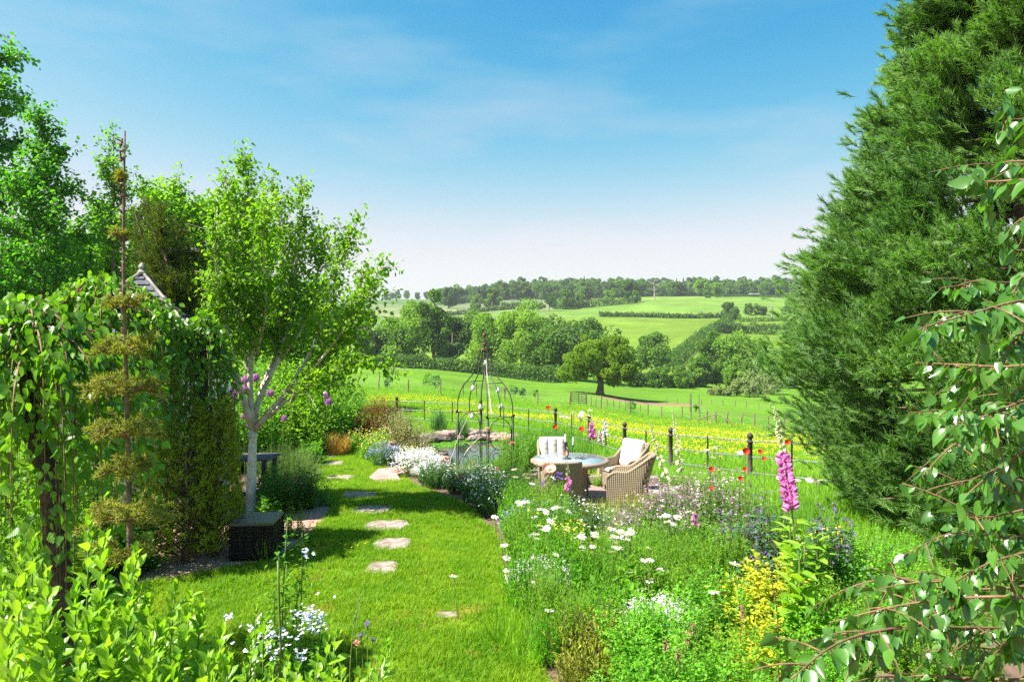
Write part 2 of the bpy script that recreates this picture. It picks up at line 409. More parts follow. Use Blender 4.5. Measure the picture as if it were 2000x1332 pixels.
class MB:
    def __init__(self):
        self.v, self.f, self.m, self.a, self.n = [], [], [], [], 0

    def add(self, v, f, mi=0, var=None):
        v = np.asarray(v, float).reshape(-1, 3)
        f = np.asarray(f, int).reshape(-1, 3)
        self.v.append(v); self.f.append(f + self.n)
        self.m.append(np.full(len(f), mi, int))
        self.a.append(np.zeros(len(v)) if var is None else np.asarray(var, float))
        self.n += len(v)
        return self

    def leaves(self, P, D, N, L, W, tpl='leaf', mi=0, var=None):
        P = np.asarray(P, float)
        n = len(P)
        if n == 0:
            return self
        t, tf = TPL[tpl]
        D = nrm(D)
        N = np.asarray(N, float) - (np.asarray(N, float) * D).sum(-1, keepdims=True) * D
        N = nrm(N)
        B = np.cross(N, D)
        L = np.broadcast_to(L, n)[:, None, None]
        W = np.broadcast_to(W, n)[:, None, None]
        v = P[:, None] + t[None, :, :1] * L * D[:, None] + t[None, :, 1:2] * W * B[:, None] + t[None, :, 2:] * L * N[:, None]
        f = (np.arange(n) * len(t))[:, None, None] + tf[None]
        a = np.repeat(RNG.random(n) if var is None else var, len(t))
        return self.add(v.reshape(-1, 3), f.reshape(-1, 3), mi, a)

    def tubes(self, pts, r, sides=5, mi=0, cap=True, var=None):
        """n tubes of k points each."""
        pts = np.asarray(pts, float)
        if pts.ndim == 2:
            pts = pts[None]
        n, k, _ = pts.shape
        r = np.broadcast_to(np.asarray(r, float), (n, k))
        T = nrm(np.gradient(pts, axis=1))
        ref = np.where(np.abs(T[:, :1, 2:]) > .8, np.array([[[1., .2, 0]]]), np.array([[[.1, .2, 1.]]]))
        A = nrm(np.cross(T, np.broadcast_to(ref, T.shape)))
        B = np.cross(T, A)
        th = np.arange(sides) * 2 * math.pi / sides
        v = pts[:, :, None] + r[:, :, None, None] * (np.cos(th)[:, None] * A[:, :, None] + np.sin(th)[:, None] * B[:, :, None])
        i, j, s = np.meshgrid(np.arange(n), np.arange(k - 1), np.arange(sides), indexing='ij')
        base = i * k * sides
        a = base + j * sides + s
        b = base + j * sides + (s + 1) % sides
        c, d = a + sides, b + sides
        f = np.concatenate((np.stack((a, b, c), -1).reshape(-1, 3), np.stack((b, d, c), -1).reshape(-1, 3)))
        if cap and sides > 2:
            caps = []
            for e in (0, k - 1):
                q = (np.arange(n) * k * sides + e * sides)[:, None]
                for s_ in range(1, sides - 1):
                    tri = np.concatenate((q, q + s_, q + s_ + 1), 1)
                    caps.append(tri if e else tri[:, ::-1])
            f = np.concatenate([f] + caps)
        return self.add(v.reshape(-1, 3), f, mi, np.zeros(n * k * sides) if var is None else np.repeat(var, k * sides))

    def box(self, c, s, rz=0.0, mi=0, taper=1.0, tilt=None):
        q = np.array([(x, y, z) for z in (-.5, .5) for y in (-.5, .5) for x in (-.5, .5)], float)
        q[4:, :2] *= taper
        q *= np.asarray(s, float)
        ca, sa = math.cos(rz), math.sin(rz)
        R = np.array([(ca, -sa, 0), (sa, ca, 0), (0, 0, 1)])
        if tilt is not None:
            cx, sx = math.cos(tilt), math.sin(tilt)
            R = R @ np.array([(1, 0, 0), (0, cx, -sx), (0, sx, cx)])
        v = q @ R.T + np.asarray(c, float)
        f = [(0, 2, 1), (1, 2, 3), (4, 5, 6), (5, 7, 6), (0, 1, 4), (1, 5, 4), (2, 6, 3), (3, 6, 7), (0, 4, 2), (2, 4, 6), (1, 3, 5), (3, 7, 5)]
        return self.add(v, f, mi)

    def lathe(self, prof, c=(0, 0, 0), seg=12, mi=0, sx=1.0, sy=1.0):
        """profile [(radius, z)], revolved about a vertical axis."""
        prof = np.asarray(prof, float)
        k = len(prof)
        th = np.arange(seg) * 2 * math.pi / seg
        v = np.stack((np.outer(prof[:, 0], np.cos(th)) * sx, np.outer(prof[:, 0], np.sin(th)) * sy, np.repeat(prof[:, 1:], seg, 1)), -1) + np.asarray(c, float)
        j, s = np.meshgrid(np.arange(k - 1), np.arange(seg), indexing='ij')
        a, b = j * seg + s, j * seg + (s + 1) % seg
        f = np.concatenate((np.stack((a, b, a + seg), -1).reshape(-1, 3), np.stack((b, b + seg, a + seg), -1).reshape(-1, 3)))
        return self.add(v.reshape(-1, 3), f, mi)

    def ball(self, c, r, seg=10, rings=6, mi=0, sq=(1, 1, 1), noise=0.0):
        t = np.linspace(0, math.pi, rings + 1)
        th = np.arange(seg) * 2 * math.pi / seg
        v = np.stack((np.outer(np.sin(t), np.cos(th)), np.outer(np.sin(t), np.sin(th)), np.repeat(np.cos(t)[:, None], seg, 1)), -1)
        if noise:
            k1, k2 = RNG.random(3) * 6, RNG.random(3) * 6
            n_ = np.sin(v @ np.array([2.3, 1.1, .7]) * 2 + k1[0]) + np.sin(v @ np.array([-1.2, 2.5, 1.6]) * 2 + k2[0]) + .6 * np.sin(v @ np.array([3.5, -2.5, 4.6]) + k2[1])
            v = v * (1 + noise * n_)[..., None]
        v = v * r * np.asarray(sq, float) + np.asarray(c, float)
        j, s = np.meshgrid(np.arange(rings), np.arange(seg), indexing='ij')
        a, b = j * seg + s, j * seg + (s + 1) % seg
        f = np.concatenate((np.stack((a, a + seg, b), -1).reshape(-1, 3), np.stack((b, a + seg, b + seg), -1).reshape(-1, 3)))
        return self.add(v.reshape(-1, 3), f, mi)

    def prism(self, poly, z0, z1, mi=0, bevel=0.0):
        """closed slab with a polygon outline (anticlockwise) and an optional chamfered top edge."""
        poly = np.asarray(poly, float)
        n = len(poly)
        c = poly.mean(0)
        rings = [(poly, z0), (poly, z1 - bevel)]
        if bevel:
            d = nrm(c - poly)
            rings.append((poly + d * bevel, z1))
        v = np.concatenate([np.concatenate((q, np.full((n, 1), z)), 1) for q, z in rings] + [np.array([[c[0], c[1], z1]]), np.array([[c[0], c[1], z0]])])
        f = []
        R = len(rings)
        for j in range(R - 1):
            for s in range(n):
                a, b = j * n + s, j * n + (s + 1) % n
                f += [(a, b, a + n), (b, b + n, a + n)]
        for s in range(n):
            f.append(((R - 1) * n + s, (R - 1) * n + (s + 1) % n, R * n))
            f.append(((s + 1) % n, s, R * n + 1))
        return self.add(v, f, mi)

    def mesh(self, name, mats, smooth=False, origin=(0, 0, 0)):
        me = bpy.data.meshes.new(name)
        v = np.concatenate(self.v) - np.asarray(origin, float)
        f = np.concatenate(self.f)
        me.vertices.add(len(v)); me.vertices.foreach_set('co', v.astype(np.float32).ravel())
        me.loops.add(len(f) * 3); me.loops.foreach_set('vertex_index', f.astype(np.int32).ravel())
        me.polygons.add(len(f)); me.polygons.foreach_set('loop_start', np.arange(0, len(f) * 3, 3, dtype=np.int32))
        me.polygons.foreach_set('material_index', np.concatenate(self.m).astype(np.int32))
        me.polygons.foreach_set('use_smooth', np.full(len(f), bool(smooth)))
        at_ = me.attributes.new('var', 'FLOAT', 'POINT')
        at_.data.foreach_set('value', np.concatenate(self.a).astype(np.float32))
        for m in (mats if isinstance(mats, (list, tuple)) else [mats]):
            me.materials.append(M[m] if isinstance(m, str) else m)
        me.update(calc_edges=True)
        return me

    def obj(self, name, mats, parent=None, smooth=False, **tags):
        """Vertices are in world space; parts are stored relative to their thing."""
        org = np.zeros(3)
        p = parent
        while p is not None:
            org = org + np.array(p.location); p = p.parent
        if parent is None and 'loc' in tags:
            org = np.array(tags.pop('loc'), float)
            o = bpy.data.objects.new(name, self.mesh(name, mats, smooth, org)); o.location = org
        else:
            tags.pop('loc', None)
            o = bpy.data.objects.new(name, self.mesh(name, mats, smooth, org))
        COL.objects.link(o)
        if parent is not None:
            o.parent = parent
        for k_, v_ in tags.items():
            if v_ is not None:
                o[k_] = v_
        return o


def link(name, me, parent=None, loc=(0, 0, 0), rot=(0, 0, 0), scl=1.0, **tags):
    o = bpy.data.objects.new(name, me)
    COL.objects.link(o)
    o.location, o.rotation_euler = loc, rot
    o.scale = (scl, scl, scl) if np.isscalar(scl) else scl
    if parent is not None:
        o.parent = parent
    for k_, v_ in tags.items():
        if v_ is not None:
            o[k_] = v_
    return o


def thing(name, label, cat, loc=(0, 0, 0), rz=0.0, group=None):
    o = bpy.data.objects.new(name, None)
    COL.objects.link(o)
    o.empty_display_size = 0.1
    o.location, o.rotation_euler = tuple(float(q) for q in loc), (0, 0, rz)
    o['label'], o['category'] = label, cat
    if group:
        o['group'] = group
    return o


def dup(root, loc, rz=0.0, scl=1.0, label=None, group=None):
    r = root.copy(); COL.objects.link(r)
    r.location = tuple(float(q) for q in loc); r.rotation_euler = (0, 0, rz); r.scale = (scl, scl, scl)
    if label:
        r['label'] = label
    if group:
        r['group'] = group
    for ch in list(root.children):
        c = ch.copy(); COL.objects.link(c); c.parent = r
        for g in list(ch.children):
            d = g.copy(); COL.objects.link(d); d.parent = c
    return r


def eul(D, roll):
    D = nrm(D)
    return np.stack((np.broadcast_to(roll, D.shape[:-1]), -np.arcsin(np.clip(D[..., 2], -1, 1)), np.arctan2(D[..., 1], D[..., 0])), -1)


def scatter(name, pts, rots, scls, sources, parent=None, **tags):
    """One 'stuff' object that instances the source meshes on its own points with geometry nodes."""
    me = bpy.data.meshes.new(name)
    pts = np.asarray(pts, float)
    org = np.zeros(3)
    p = parent
    while p is not None:
        org = org + np.array(p.location); p = p.parent
    me.vertices.add(len(pts)); me.vertices.foreach_set('co', (pts - org).astype(np.float32).ravel())
    a = me.attributes.new('rot', 'FLOAT_VECTOR', 'POINT'); a.data.foreach_set('vector', np.asarray(rots, np.float32).ravel())
    a = me.attributes.new('scl', 'FLOAT', 'POINT'); a.data.foreach_set('value', np.broadcast_to(np.asarray(scls, np.float32), len(pts)).copy())
    a = me.attributes.new('pick', 'INT', 'POINT'); a.data.foreach_set('value', RNG.integers(0, len(sources), len(pts)).astype(np.int32))
    o = bpy.data.objects.new(name, me); COL.objects.link(o)
    ng = bpy.data.node_groups.new(name, 'GeometryNodeTree')
    ng.interface.new_socket('Geometry', in_out='INPUT', socket_type='NodeSocketGeometry')
    ng.interface.new_socket('Geometry', in_out='OUTPUT', socket_type='NodeSocketGeometry')
    gi, go = ng.nodes.new('NodeGroupInput'), ng.nodes.new('NodeGroupOutput')
    join = ng.nodes.new('GeometryNodeJoinGeometry')

    def attr(nm, ty):
        n = ng.nodes.new('GeometryNodeInputNamedAttribute'); n.data_type = ty; n.inputs['Name'].default_value = nm
        return n.outputs['Attribute']
    ar, as_, ap = attr('rot', 'FLOAT_VECTOR'), attr('scl', 'FLOAT'), attr('pick', 'INT')
    for k_, s in enumerate(sources):
        oi = ng.nodes.new('GeometryNodeObjectInfo'); oi.inputs['Object'].default_value = s; oi.inputs['As Instance'].default_value = True
        cp = ng.nodes.new('FunctionNodeCompare'); cp.data_type = 'INT'; cp.operation = 'EQUAL'
        ng.links.new(ap, cp.inputs[2]); cp.inputs[3].default_value = k_
        ip = ng.nodes.new('GeometryNodeInstanceOnPoints')
        ng.links.new(gi.outputs[0], ip.inputs['Points']); ng.links.new(cp.outputs[0], ip.inputs['Selection'])
        ng.links.new(oi.outputs['Geometry'], ip.inputs['Instance'])
        ng.links.new(ar, ip.inputs['Rotation']); ng.links.new(as_, ip.inputs['Scale'])
        ng.links.new(ip.outputs[0], join.inputs[0])
    ng.links.new(join.outputs[0], go.inputs[0])
    md = o.modifiers.new('scatter', 'NODES'); md.node_group = ng
    if parent is not None:
        o.parent = parent
    for k_, v_ in tags.items():
        o[k_] = v_
    return o


def source(name, mb, mats, smooth=False):
    return bpy.data.objects.new(name, mb.mesh(name, mats, smooth))     # never linked: only read by scatter()


def bez(p0, p1, p2, k=6):
    t = np.linspace(0, 1, k)[:, None]
    return (1 - t) ** 2 * np.asarray(p0) + 2 * t * (1 - t) * np.asarray(p1) + t * t * np.asarray(p2)


def smoothline(pts, k=14):
    pts = np.asarray(pts, float)
    d = np.concatenate(([0], np.cumsum(np.linalg.norm(np.diff(pts, axis=0), axis=1))))
    t = np.linspace(0, d[-1], k)
    m = np.gradient(pts, d, axis=0)
    i = np.clip(np.searchsorted(d, t) - 1, 0, len(d) - 2)
    hh = (d[i + 1] - d[i])[:, None]
    s = ((t - d[i])[:, None]) / hh
    return (2 * s ** 3 - 3 * s ** 2 + 1) * pts[i] + (s ** 3 - 2 * s ** 2 + s) * hh * m[i] + (-2 * s ** 3 + 3 * s ** 2) * pts[i + 1] + (s ** 3 - s ** 2) * hh * m[i + 1]


def rdir(n):
    return nrm(RNG.normal(size=(n, 3)))


def fbm2(x, y, s=1.0):
    x, y = np.asarray(x) * s, np.asarray(y) * s
    return (np.sin(x * 1.3 + 2.1 * np.sin(y * .7)) + np.sin(y * 1.7 + 1.3 * np.sin(x * 1.1 + 1)) + .6 * np.sin(2.9 * x - 1.7 * y) + .5 * np.sin(3.7 * y + 2.3 * x + 2)) / 3.1


# ------------------------------------------------------------------ setting: land, lawn, patio, pond
def axis(lim, near, g):
    q = [0.0]
    while q[-1] < lim:
        q.append(q[-1] + max(near, g * q[-1]))
    return np.array(q)


xa = axis(1150, .25, .03)
XS = np.concatenate((-xa[:0:-1], xa))
YSG = np.concatenate((np.arange(-40, 0, 4), axis(1120, .22, .018)))
LAWN = np.array([(-5.2, 4.2), (.9, 4.2), (.25, 6.1), (-.05, 8.3), (-.25, 10.5), (-.8, 12.4), (-1.6, 13.8), (-2.2, 14.9), (-2.7, 16.9), (-3.5, 18.4), (-5.0, 20.8),
                 (-5.9, 20.9), (-5.6, 18.4), (-4.3, 14.6), (-3.2, 12.2), (-3.05, 10.4), (-3.2, 9.3), (-4.4, 8.45), (-5.4, 8.0)])


def inside(poly, X, Y):
    r = np.zeros(np.shape(X), bool)
    n = len(poly)
    for i in range(n):
        x0, y0 = poly[i]; x1, y1 = poly[(i + 1) % n]
        c = ((y0 > Y) != (y1 > Y)) & (X < (x1 - x0) * (Y - y0) / (y1 - y0 + 1e-12) + x0)
        r ^= c
    return r


# the garden's far boundary: the estate railing, as (x, y) points
RAIL = [on(600, 29.3), on(690, 29.0), on(775, 29.4), on(939, 28.6), on(1085, 25.4), on(1151, 23.2), on(1220, 20.7), on(1310, 17.9), on(1465, 15.6), on(1640, 13.6)]


def garden_depth(X, Y):
    """> 0 beyond the railing."""
    rx = np.array([p[0] for p in RAIL]); ry = np.array([p[1] for p in RAIL])
    return Y - np.interp(X, rx, ry, left=ry[0], right=9.0)


def buttercup(X, Y):
    """how thick the buttercups stand in the meadow (0 to 1)."""
    b = np.zeros(np.shape(X))
    u = 1000 + F * X / np.maximum(Y, 1)
    r = np.clip((u - 1040) / 130, 0, 1)
    for y0, w, k in ((29, 5.5, .9), (40, 4.0, .75), (22.5, 2.5, .8), (52, 3.0, .3)):
        yc = y0 + .25 * (X - 6) * (-1 if y0 < 35 else .2)
        b = np.maximum(b, k * r * np.exp(-((Y - yc) / w) ** 2))
    l = np.clip((u - 690) / 40, 0, 1) * np.clip((1010 - u) / 80, 0, 1)
    b = np.maximum(b, .7 * l * np.exp(-((Y - 46) / 4.2) ** 2))
    b = np.maximum(b, .8 * np.clip((u - 800) / 60, 0, 1) * np.clip((1200 - u) / 60, 0, 1) * np.exp(-((Y - 35) / 2.6) ** 2))
    return b * np.clip(.40 + .8 * fbm2(X, Y * 2.2, .5) + .35 * fbm2(X, Y * 2, 1.6), 0, 1) * (garden_depth(X, Y) > .6)


XX, YY = np.meshgrid(XS, YSG)
ZZ = H(XX, YY)
ny, nx = XX.shape
tv = np.stack((XX, YY, ZZ), -1).reshape(-1, 3)
j_, i_ = np.meshgrid(np.arange(ny - 1), np.arange(nx - 1), indexing='ij')
q_ = j_ * nx + i_
tf = np.concatenate((np.stack((q_, q_ + 1, q_ + nx), -1).reshape(-1, 3), np.stack((q_ + 1, q_ + nx + 1, q_ + nx), -1).reshape(-1, 3)))
tb = MB().add(tv, tf)
uu = XX / np.maximum(YY, 1)
C = np.zeros(XX.shape + (3,))
C[:] = (.105, .215, .014)
C[garden_depth(XX, YY) < 0] = (.15, .10, .07)
C[(garden_depth(XX, YY) < 0) & ((YY > 19.5) | ((XX > 3.3) & (YY > 10.2)) | (XX > 4.6))] = (.085, .18, .02)
fz = lambda a, b: (YY >= a) & (YY < b)
C[fz(70, 215)] = (.095, .20, .012)
C[fz(215, 395)] = (.115, .19, .016)
C[fz(395, 560) & (uu > .06)] = (.115, .20, .028)
C[fz(395, 480) & (uu <= .06)] = (.10, .17, .032)
C[fz(480, 590) & (uu <= .06)] = (.155, .18, .078)
C[fz(560, 700) & (uu > .06)] = (.13, .21, .034)
C[fz(590, 900) & (uu <= .06)] = (.12, .16, .065)
C[YY >= 700] = (.07, .13, .03)
C *= (1 + .16 * fbm2(XX, YY, .5) * (YY < 70) + .10 * fbm2(XX, YY, .045))[..., None]
bc = buttercup(XX, YY)[..., None]
C = C * (1 - .75 * bc) + np.array((.58, .42, .015)) * .75 * bc
d_ = np.hypot((XX - on(1265, 100)[0]) / 8, (YY - 100) / 4.5)
k_ = np.clip((1.15 - d_) / .3, 0, 1)[..., None]
C = C * (1 - k_) + np.array((.24, .14, .10)) * k_
m_ter, nt, p_, out_ = new_mat('land')
va = nt.nodes.new('ShaderNodeAttribute'); va.attribute_name = 'turf'
tc_ = nt.nodes.new('ShaderNodeTexCoord')


def _noise(sc, det=6):
    n = nt.nodes.new('ShaderNodeTexNoise'); n.inputs['Scale'].default_value = sc; n.inputs['Detail'].default_value = det
    nt.links.new(tc_.outputs['Object'], n.inputs['Vector'])
    return n.outputs['Fac']


mixn = nt.nodes.new('ShaderNodeMath'); mixn.operation = 'MULTIPLY'
nt.links.new(_noise(.9), mixn.inputs[0]); nt.links.new(_noise(.06, 8), mixn.inputs[1])
mr_ = nt.nodes.new('ShaderNodeMapRange')
mr_.inputs['From Min'].default_value, mr_.inputs['From Max'].default_value = .12, .40
mr_.inputs['To Min'].default_value, mr_.inputs['To Max'].default_value = .72, 1.25
nt.links.new(mixn.outputs[0], mr_.inputs['Value'])
vm = nt.nodes.new('ShaderNodeVectorMath'); vm.operation = 'SCALE'
nt.links.new(va.outputs['Vector'], vm.inputs[0]); nt.links.new(mr_.outputs['Result'], vm.inputs['Scale'])
nt.links.new(vm.outputs[0], p_.inputs['Base Color'])
bp_ = nt.nodes.new('ShaderNodeBump'); bp_.inputs['Strength'].default_value = .7; bp_.inputs['Distance'].default_value = .12
nt.links.new(_noise(3, 8), bp_.inputs['Height']); nt.links.new(bp_.outputs[0], p_.inputs['Normal'])
p_.inputs['Roughness'].default_value = .95; p_.inputs['Specular IOR Level'].default_value = .1
ter = tb.obj('terrain', m_ter, smooth=True, kind='structure')
a_ = ter.data.attributes.new('turf', 'FLOAT_COLOR', 'POINT')
a_.data.foreach_set('color', np.concatenate((C.reshape(-1, 3), np.ones((len(tv), 1))), 1).astype(np.float32).ravel())


def sheet(name, poly, step, mats, lift, margin=0.0, **tags):
    poly = np.asarray(poly, float)
    x0, y0 = poly.min(0) - step; x1, y1 = poly.max(0) + step
    gx, gy = np.meshgrid(np.arange(x0, x1, step), np.arange(y0, y1, step))
    z = H(gx, gy) + lift
    n1, n0 = gx.shape
    jj, ii = np.meshgrid(np.arange(n1 - 1), np.arange(n0 - 1), indexing='ij')
    ok = inside(poly, gx[:-1, :-1] + step / 2, gy[:-1, :-1] + step / 2)
    q = (jj * n0 + ii)[ok]
    f = np.concatenate((np.stack((q, q + 1, q + n0), -1), np.stack((q + 1, q + n0 + 1, q + n0), -1)))
    used, inv = np.unique(f, return_inverse=True)
    v = np.stack((gx, gy, z), -1).reshape(-1, 3)[used]
    return MB().add(v, inv.reshape(-1, 3)).obj(name, mats, smooth=True, **tags)


M['lawn'] = mat('lawn_turf', (.06, .15, .010), (.11, .21, .016), 3.5, .95, .1, bump=.6, lo=.3, hi=.7)
sheet('lawn', LAWN, .12, 'lawn', .02, kind='structure')
PATIO = [(.2, 11.3), (1.2, 9.4), (2.2, 9.9), (3.4, 11.9), (3.9, 13.6), (3.3, 16.0), (2.0, 16.8), (.3, 16.6), (-.5, 14.4)]
sheet('gravel_patio', PATIO, .12, 'gravel', .022, kind='structure')
MULCH = [(-5.4, 8.05), (-4.4, 8.5), (-3.2, 9.35), (-3.05, 10.4), (-3.15, 12.2), (-3.9, 12.6), (-5.0, 11.4), (-6.2, 9.8)]
sheet('mulch_bed', MULCH, .12, 'mulch', .021, kind='structure')

# pond water
m_w, nt, p_, out_ = new_mat('pond_water')
p_.inputs['Base Color'].default_value = (.035, .05, .04, 1)
p_.inputs['Roughness'].default_value = .06
p_.inputs['Specular IOR Level'].default_value = .9
tc_ = nt.nodes.new('ShaderNodeTexCoord')
bp_ = nt.nodes.new('ShaderNodeBump'); bp_.inputs['Strength'].default_value = .12; bp_.inputs['Distance'].default_value = .03
nt.links.new(_noise(3, 3), bp_.inputs['Height']); nt.links.new(bp_.outputs[0], p_.inputs['Normal'])
PZ = -.66
th_ = np.linspace(0, 2 * math.pi, 48, endpoint=False)
pr = 1.04 + .05 * np.sin(3 * th_ + 1) + .03 * np.sin(5 * th_)
MB().prism(np.stack((POND[0] + POND[2] * pr * np.cos(th_), POND[1] + POND[3] * pr * np.sin(th_)), -1), PZ - .06, PZ).obj('pond_water', m_w, kind='structure')

# ------------------------------------------------------------------ grass
def tuft(n, R, Lh, W, spread, seed_=0):
    mb = MB()
    az, rr = RNG.random(n) * 6.283, R * np.sqrt(RNG.random(n))
    P = np.stack((rr * np.cos(az), rr * np.sin(az), np.full(n, -.01)), -1)
    D, N = frames_from(RNG.random(n) * 6.283, np.radians(90 - spread * RNG.random(n)))
    mb.leaves(P, D, N, Lh * (.55 + .6 * RNG.random(n)), W, 'blade')
    return mb


def rand_in(poly, n):
    poly = np.asarray(poly, float)
    lo, hi = poly.min(0), poly.max(0)
    q = lo + (hi - lo) * RNG.random((int(n * 3), 2))
    q = q[inside(poly, q[:, 0], q[:, 1])]
    return q[:n]


STONES = [  # photo centre x, y, width px, depth m, label
    (767, 1068, 66, .52, 'bare sandstone stepping stone, the whole one just before the lowest in the lawn path'),
    (748, 1114, 58, .42, 'sandstone stepping stone at the near end of the curved lawn path, half under grass'),
    (755, 1031, 78, .50, 'stepping stone striped with leaf shadow, third from the near end of the path'),
    (727, 1000, 68, .55, 'pale grey stepping stone dappled by shade, fourth from the near end'),
    (699, 971, 66, .55, 'stepping stone in the shade beside the dark leafy bush'),
    (662, 937, 52, .55, 'thin sunlit stepping stone level with the big pink slab'),
    (650, 908, 40, .6, 'small far stepping stone in the sunny upper lawn'),
    (640, 893, 34, .6, 'farthest stepping stone of the lawn path before the brown grass'),
    (872, 1208, 40, .14, 'worn stone showing through the sunny lawn beside the daisy border'),
]
stone_xy = []
for (px, py, w, dep, lab) in STONES:
    g = G(px, py)
    wid = w * 1.08 / F * g[1]; dep *= 1.12
    n = 14
    t = np.arange(n) / n * 6.283
    ex = .5
    rx = np.sign(np.cos(t)) * np.abs(np.cos(t)) ** ex * wid / 2 * (1 + .07 * RNG.normal(size=n))
    ry = np.sign(np.sin(t)) * np.abs(np.sin(t)) ** ex * dep / 2 * (1 + .07 * RNG.normal(size=n))
    a = RNG.normal() * .12
    poly = np.stack((g[0] + rx * math.cos(a) - ry * math.sin(a), g[1] + rx * math.sin(a) + ry * math.cos(a)), -1)
    MB().prism(poly, g[2] - .05, g[2] + .048, bevel=.012).obj('stepping_stone', 'stone', loc=tuple(g), label=lab, category='stepping stone', group='stepping stones across the lawn')
    stone_xy.append((g[0], g[1], wid / 2 * .9, dep / 2 * .88))
# big pink flag with a notch
g = G(762, 937)
ft = []
for (px, py) in ((722, 937), (738, 928), (770, 925), (800, 924), (798, 931), (776, 934), (783, 942), (770, 944), (735, 944)):
    q = G(px, py); ft.append((q[0], q[1]))
ft = np.array(ft)
MB().prism(ft, g[2] - .05, g[2] + .09, bevel=.015).obj('flagstone', 'pink_stone', loc=tuple(g), label='large notched pink sandstone flag lying at the lawn edge before the white flowers', category='flagstone')
stone_xy.append((g[0], g[1], .42, .35))

tufts = [source('grass_tuft', tuft(34, .07, .085, .0065, 50), 'grass') for _ in range(4)]
q = rand_in(LAWN, 15500)
keep = np.ones(len(q), bool)
for (x, y, a, b) in stone_xy:
    keep &= ((q[:, 0] - x) / a) ** 4 + ((q[:, 1] - y) / b) ** 4 > 1
q = q[keep & (q[:, 1] > 4.6)]
dry_ = [source('dry_tuft', tuft(30, .07, .055, .006, 75), 'straw') for _ in range(2)]
dq = rand_in(LAWN, 9000)
dq = dq[(fbm2(dq[:, 0] + 3, dq[:, 1], 3.1) > .32) & (RNG.random(len(dq)) < .6)][:2200]
scatter('dry_lawn_grass', np.column_stack((dq, H(dq[:, 0], dq[:, 1]) + .02)), np.column_stack((RNG.normal(size=(len(dq), 2)) * .2, RNG.random(len(dq)) * 6.28)), .6 + .6 * RNG.random(len(dq)), dry_, kind='stuff')
P = np.column_stack((q, H(q[:, 0], q[:, 1]) + .018))
sc_ = (.75 + .5 * RNG.random(len(q))) * (1 + .22 * fbm2(q[:, 0], q[:, 1], 1.8))
scatter('lawn_grass', P, np.column_stack((RNG.normal(size=(len(q), 2)) * .1, RNG.random(len(q)) * 6.28)), sc_, tufts, kind='stuff')

# meadow grass beyond the railing and rough grass round the pond
mt = [source('meadow_tuft', tuft(38, .16, .34, .010, 42), 'meadow_grass') for _ in range(3)]
n = 15000
uu_ = RNG.uniform(-.33, .50, n * 2); yy_ = 14 + 56 * RNG.random(n * 2) ** 1.25
xx_ = uu_ * yy_
ok = (garden_depth(xx_, yy_) > .1)
xx_, yy_ = xx_[ok][:n], yy_[ok][:n]
P = np.column_stack((xx_, yy_, H(xx_, yy_)))
scatter('meadow_grass', P, np.column_stack((np.zeros((len(P), 2)), RNG.random(len(P)) * 6.28)), (.6 + .7 * RNG.random(len(P))) * (1 + .25 * fbm2(xx_, yy_, .6)), mt, kind='stuff')
bx = RNG.uniform(-14, 34, 420000); by = RNG.uniform(13, 62, 420000)
ok = RNG.random(len(bx)) < buttercup(bx, by) * .8
bx, by = bx[ok][:95000], by[ok][:95000]
P = np.column_stack((bx, by, H(bx, by) + .30 + .16 * RNG.random(len(bx))))
D, N = frames_from(RNG.random(len(P)) * 6.28, RNG.normal(size=len(P)) * .35)
MB().leaves(P, D, N, .048, .05, 'card').obj('buttercups', 'yellow', kind='stuff')
rq = np.column_stack((RNG.uniform(-8, 5, 9000), RNG.uniform(18.5, 29, 9000)))
ok = (garden_depth(rq[:, 0], rq[:, 1]) < -.05) & (((rq[:, 0] - POND[0]) / POND[2]) ** 2 + ((rq[:, 1] - POND[1]) / POND[3]) ** 2 > 1.35) & ~inside(LAWN, rq[:, 0], rq[:, 1])
rq = rq[ok][:3200]
r2 = np.column_stack((RNG.uniform(3.2, 9, 6000), RNG.uniform(9.5, 19, 6000)))
r2 = r2[(garden_depth(r2[:, 0], r2[:, 1]) < .2) & ~inside([(.2, 11.3), (1.2, 9.4), (2.2, 9.9), (3.4, 11.9), (3.9, 13.6), (3.3, 16.0), (2.0, 16.8), (.3, 16.6), (-.5, 14.4)], r2[:, 0], r2[:, 1])]
rq = np.concatenate((rq, r2[:2600]))
scatter('bank_grass', np.column_stack((rq, H(rq[:, 0], rq[:, 1]))), np.column_stack((np.zeros((len(rq), 2)), RNG.random(len(rq)) * 6.28)), .5 + .6 * RNG.random(len(rq)), mt, kind='stuff')

# ------------------------------------------------------------------ trees: generators
def crown(mb, c, rad, ncl, nleaf, L, W, clr=.32, tpl='card', lo=-1.0, shell=.55, up=.25):
    """leaf cards on the skins of many clumps spread through an ellipsoid."""
    c, rad = np.asarray(c, float), np.asarray(rad, float)
    d = rdir(ncl * 3)
    d = d[d[:, 2] > lo][:ncl]
    r = (shell + (1 - shell) * RNG.random(len(d)) ** .6)[:, None]
    cc = c + d * rad * r * (1 + .14 * RNG.normal(size=(len(d), 1)))
    cr = clr * rad.mean() * (.65 + .6 * RNG.random(len(d)))
    k = RNG.integers(0, len(d), nleaf)
    dd = rdir(nleaf)
    dd[:, 2] = np.abs(dd[:, 2]) * np.where(RNG.random(nleaf) < .72, 1, -1)
    P = cc[k] + dd * (cr[k] * (.5 + .5 * RNG.random(nleaf) ** .5))[:, None]
    N = dd + .55 * RNG.normal(size=(nleaf, 3)) + np.array((0, 0, up))
    D = rdir(nleaf)
    var = np.clip(RNG.random(len(d))[k] * .6 + RNG.random(nleaf) * .4, 0, 1)
    mb.leaves(P - D * np.asarray(L) * .4, D, N, L * (.7 + .6 * RNG.random(nleaf)), W * (.7 + .6 * RNG.random(nleaf)), tpl, var=var)
    return cc


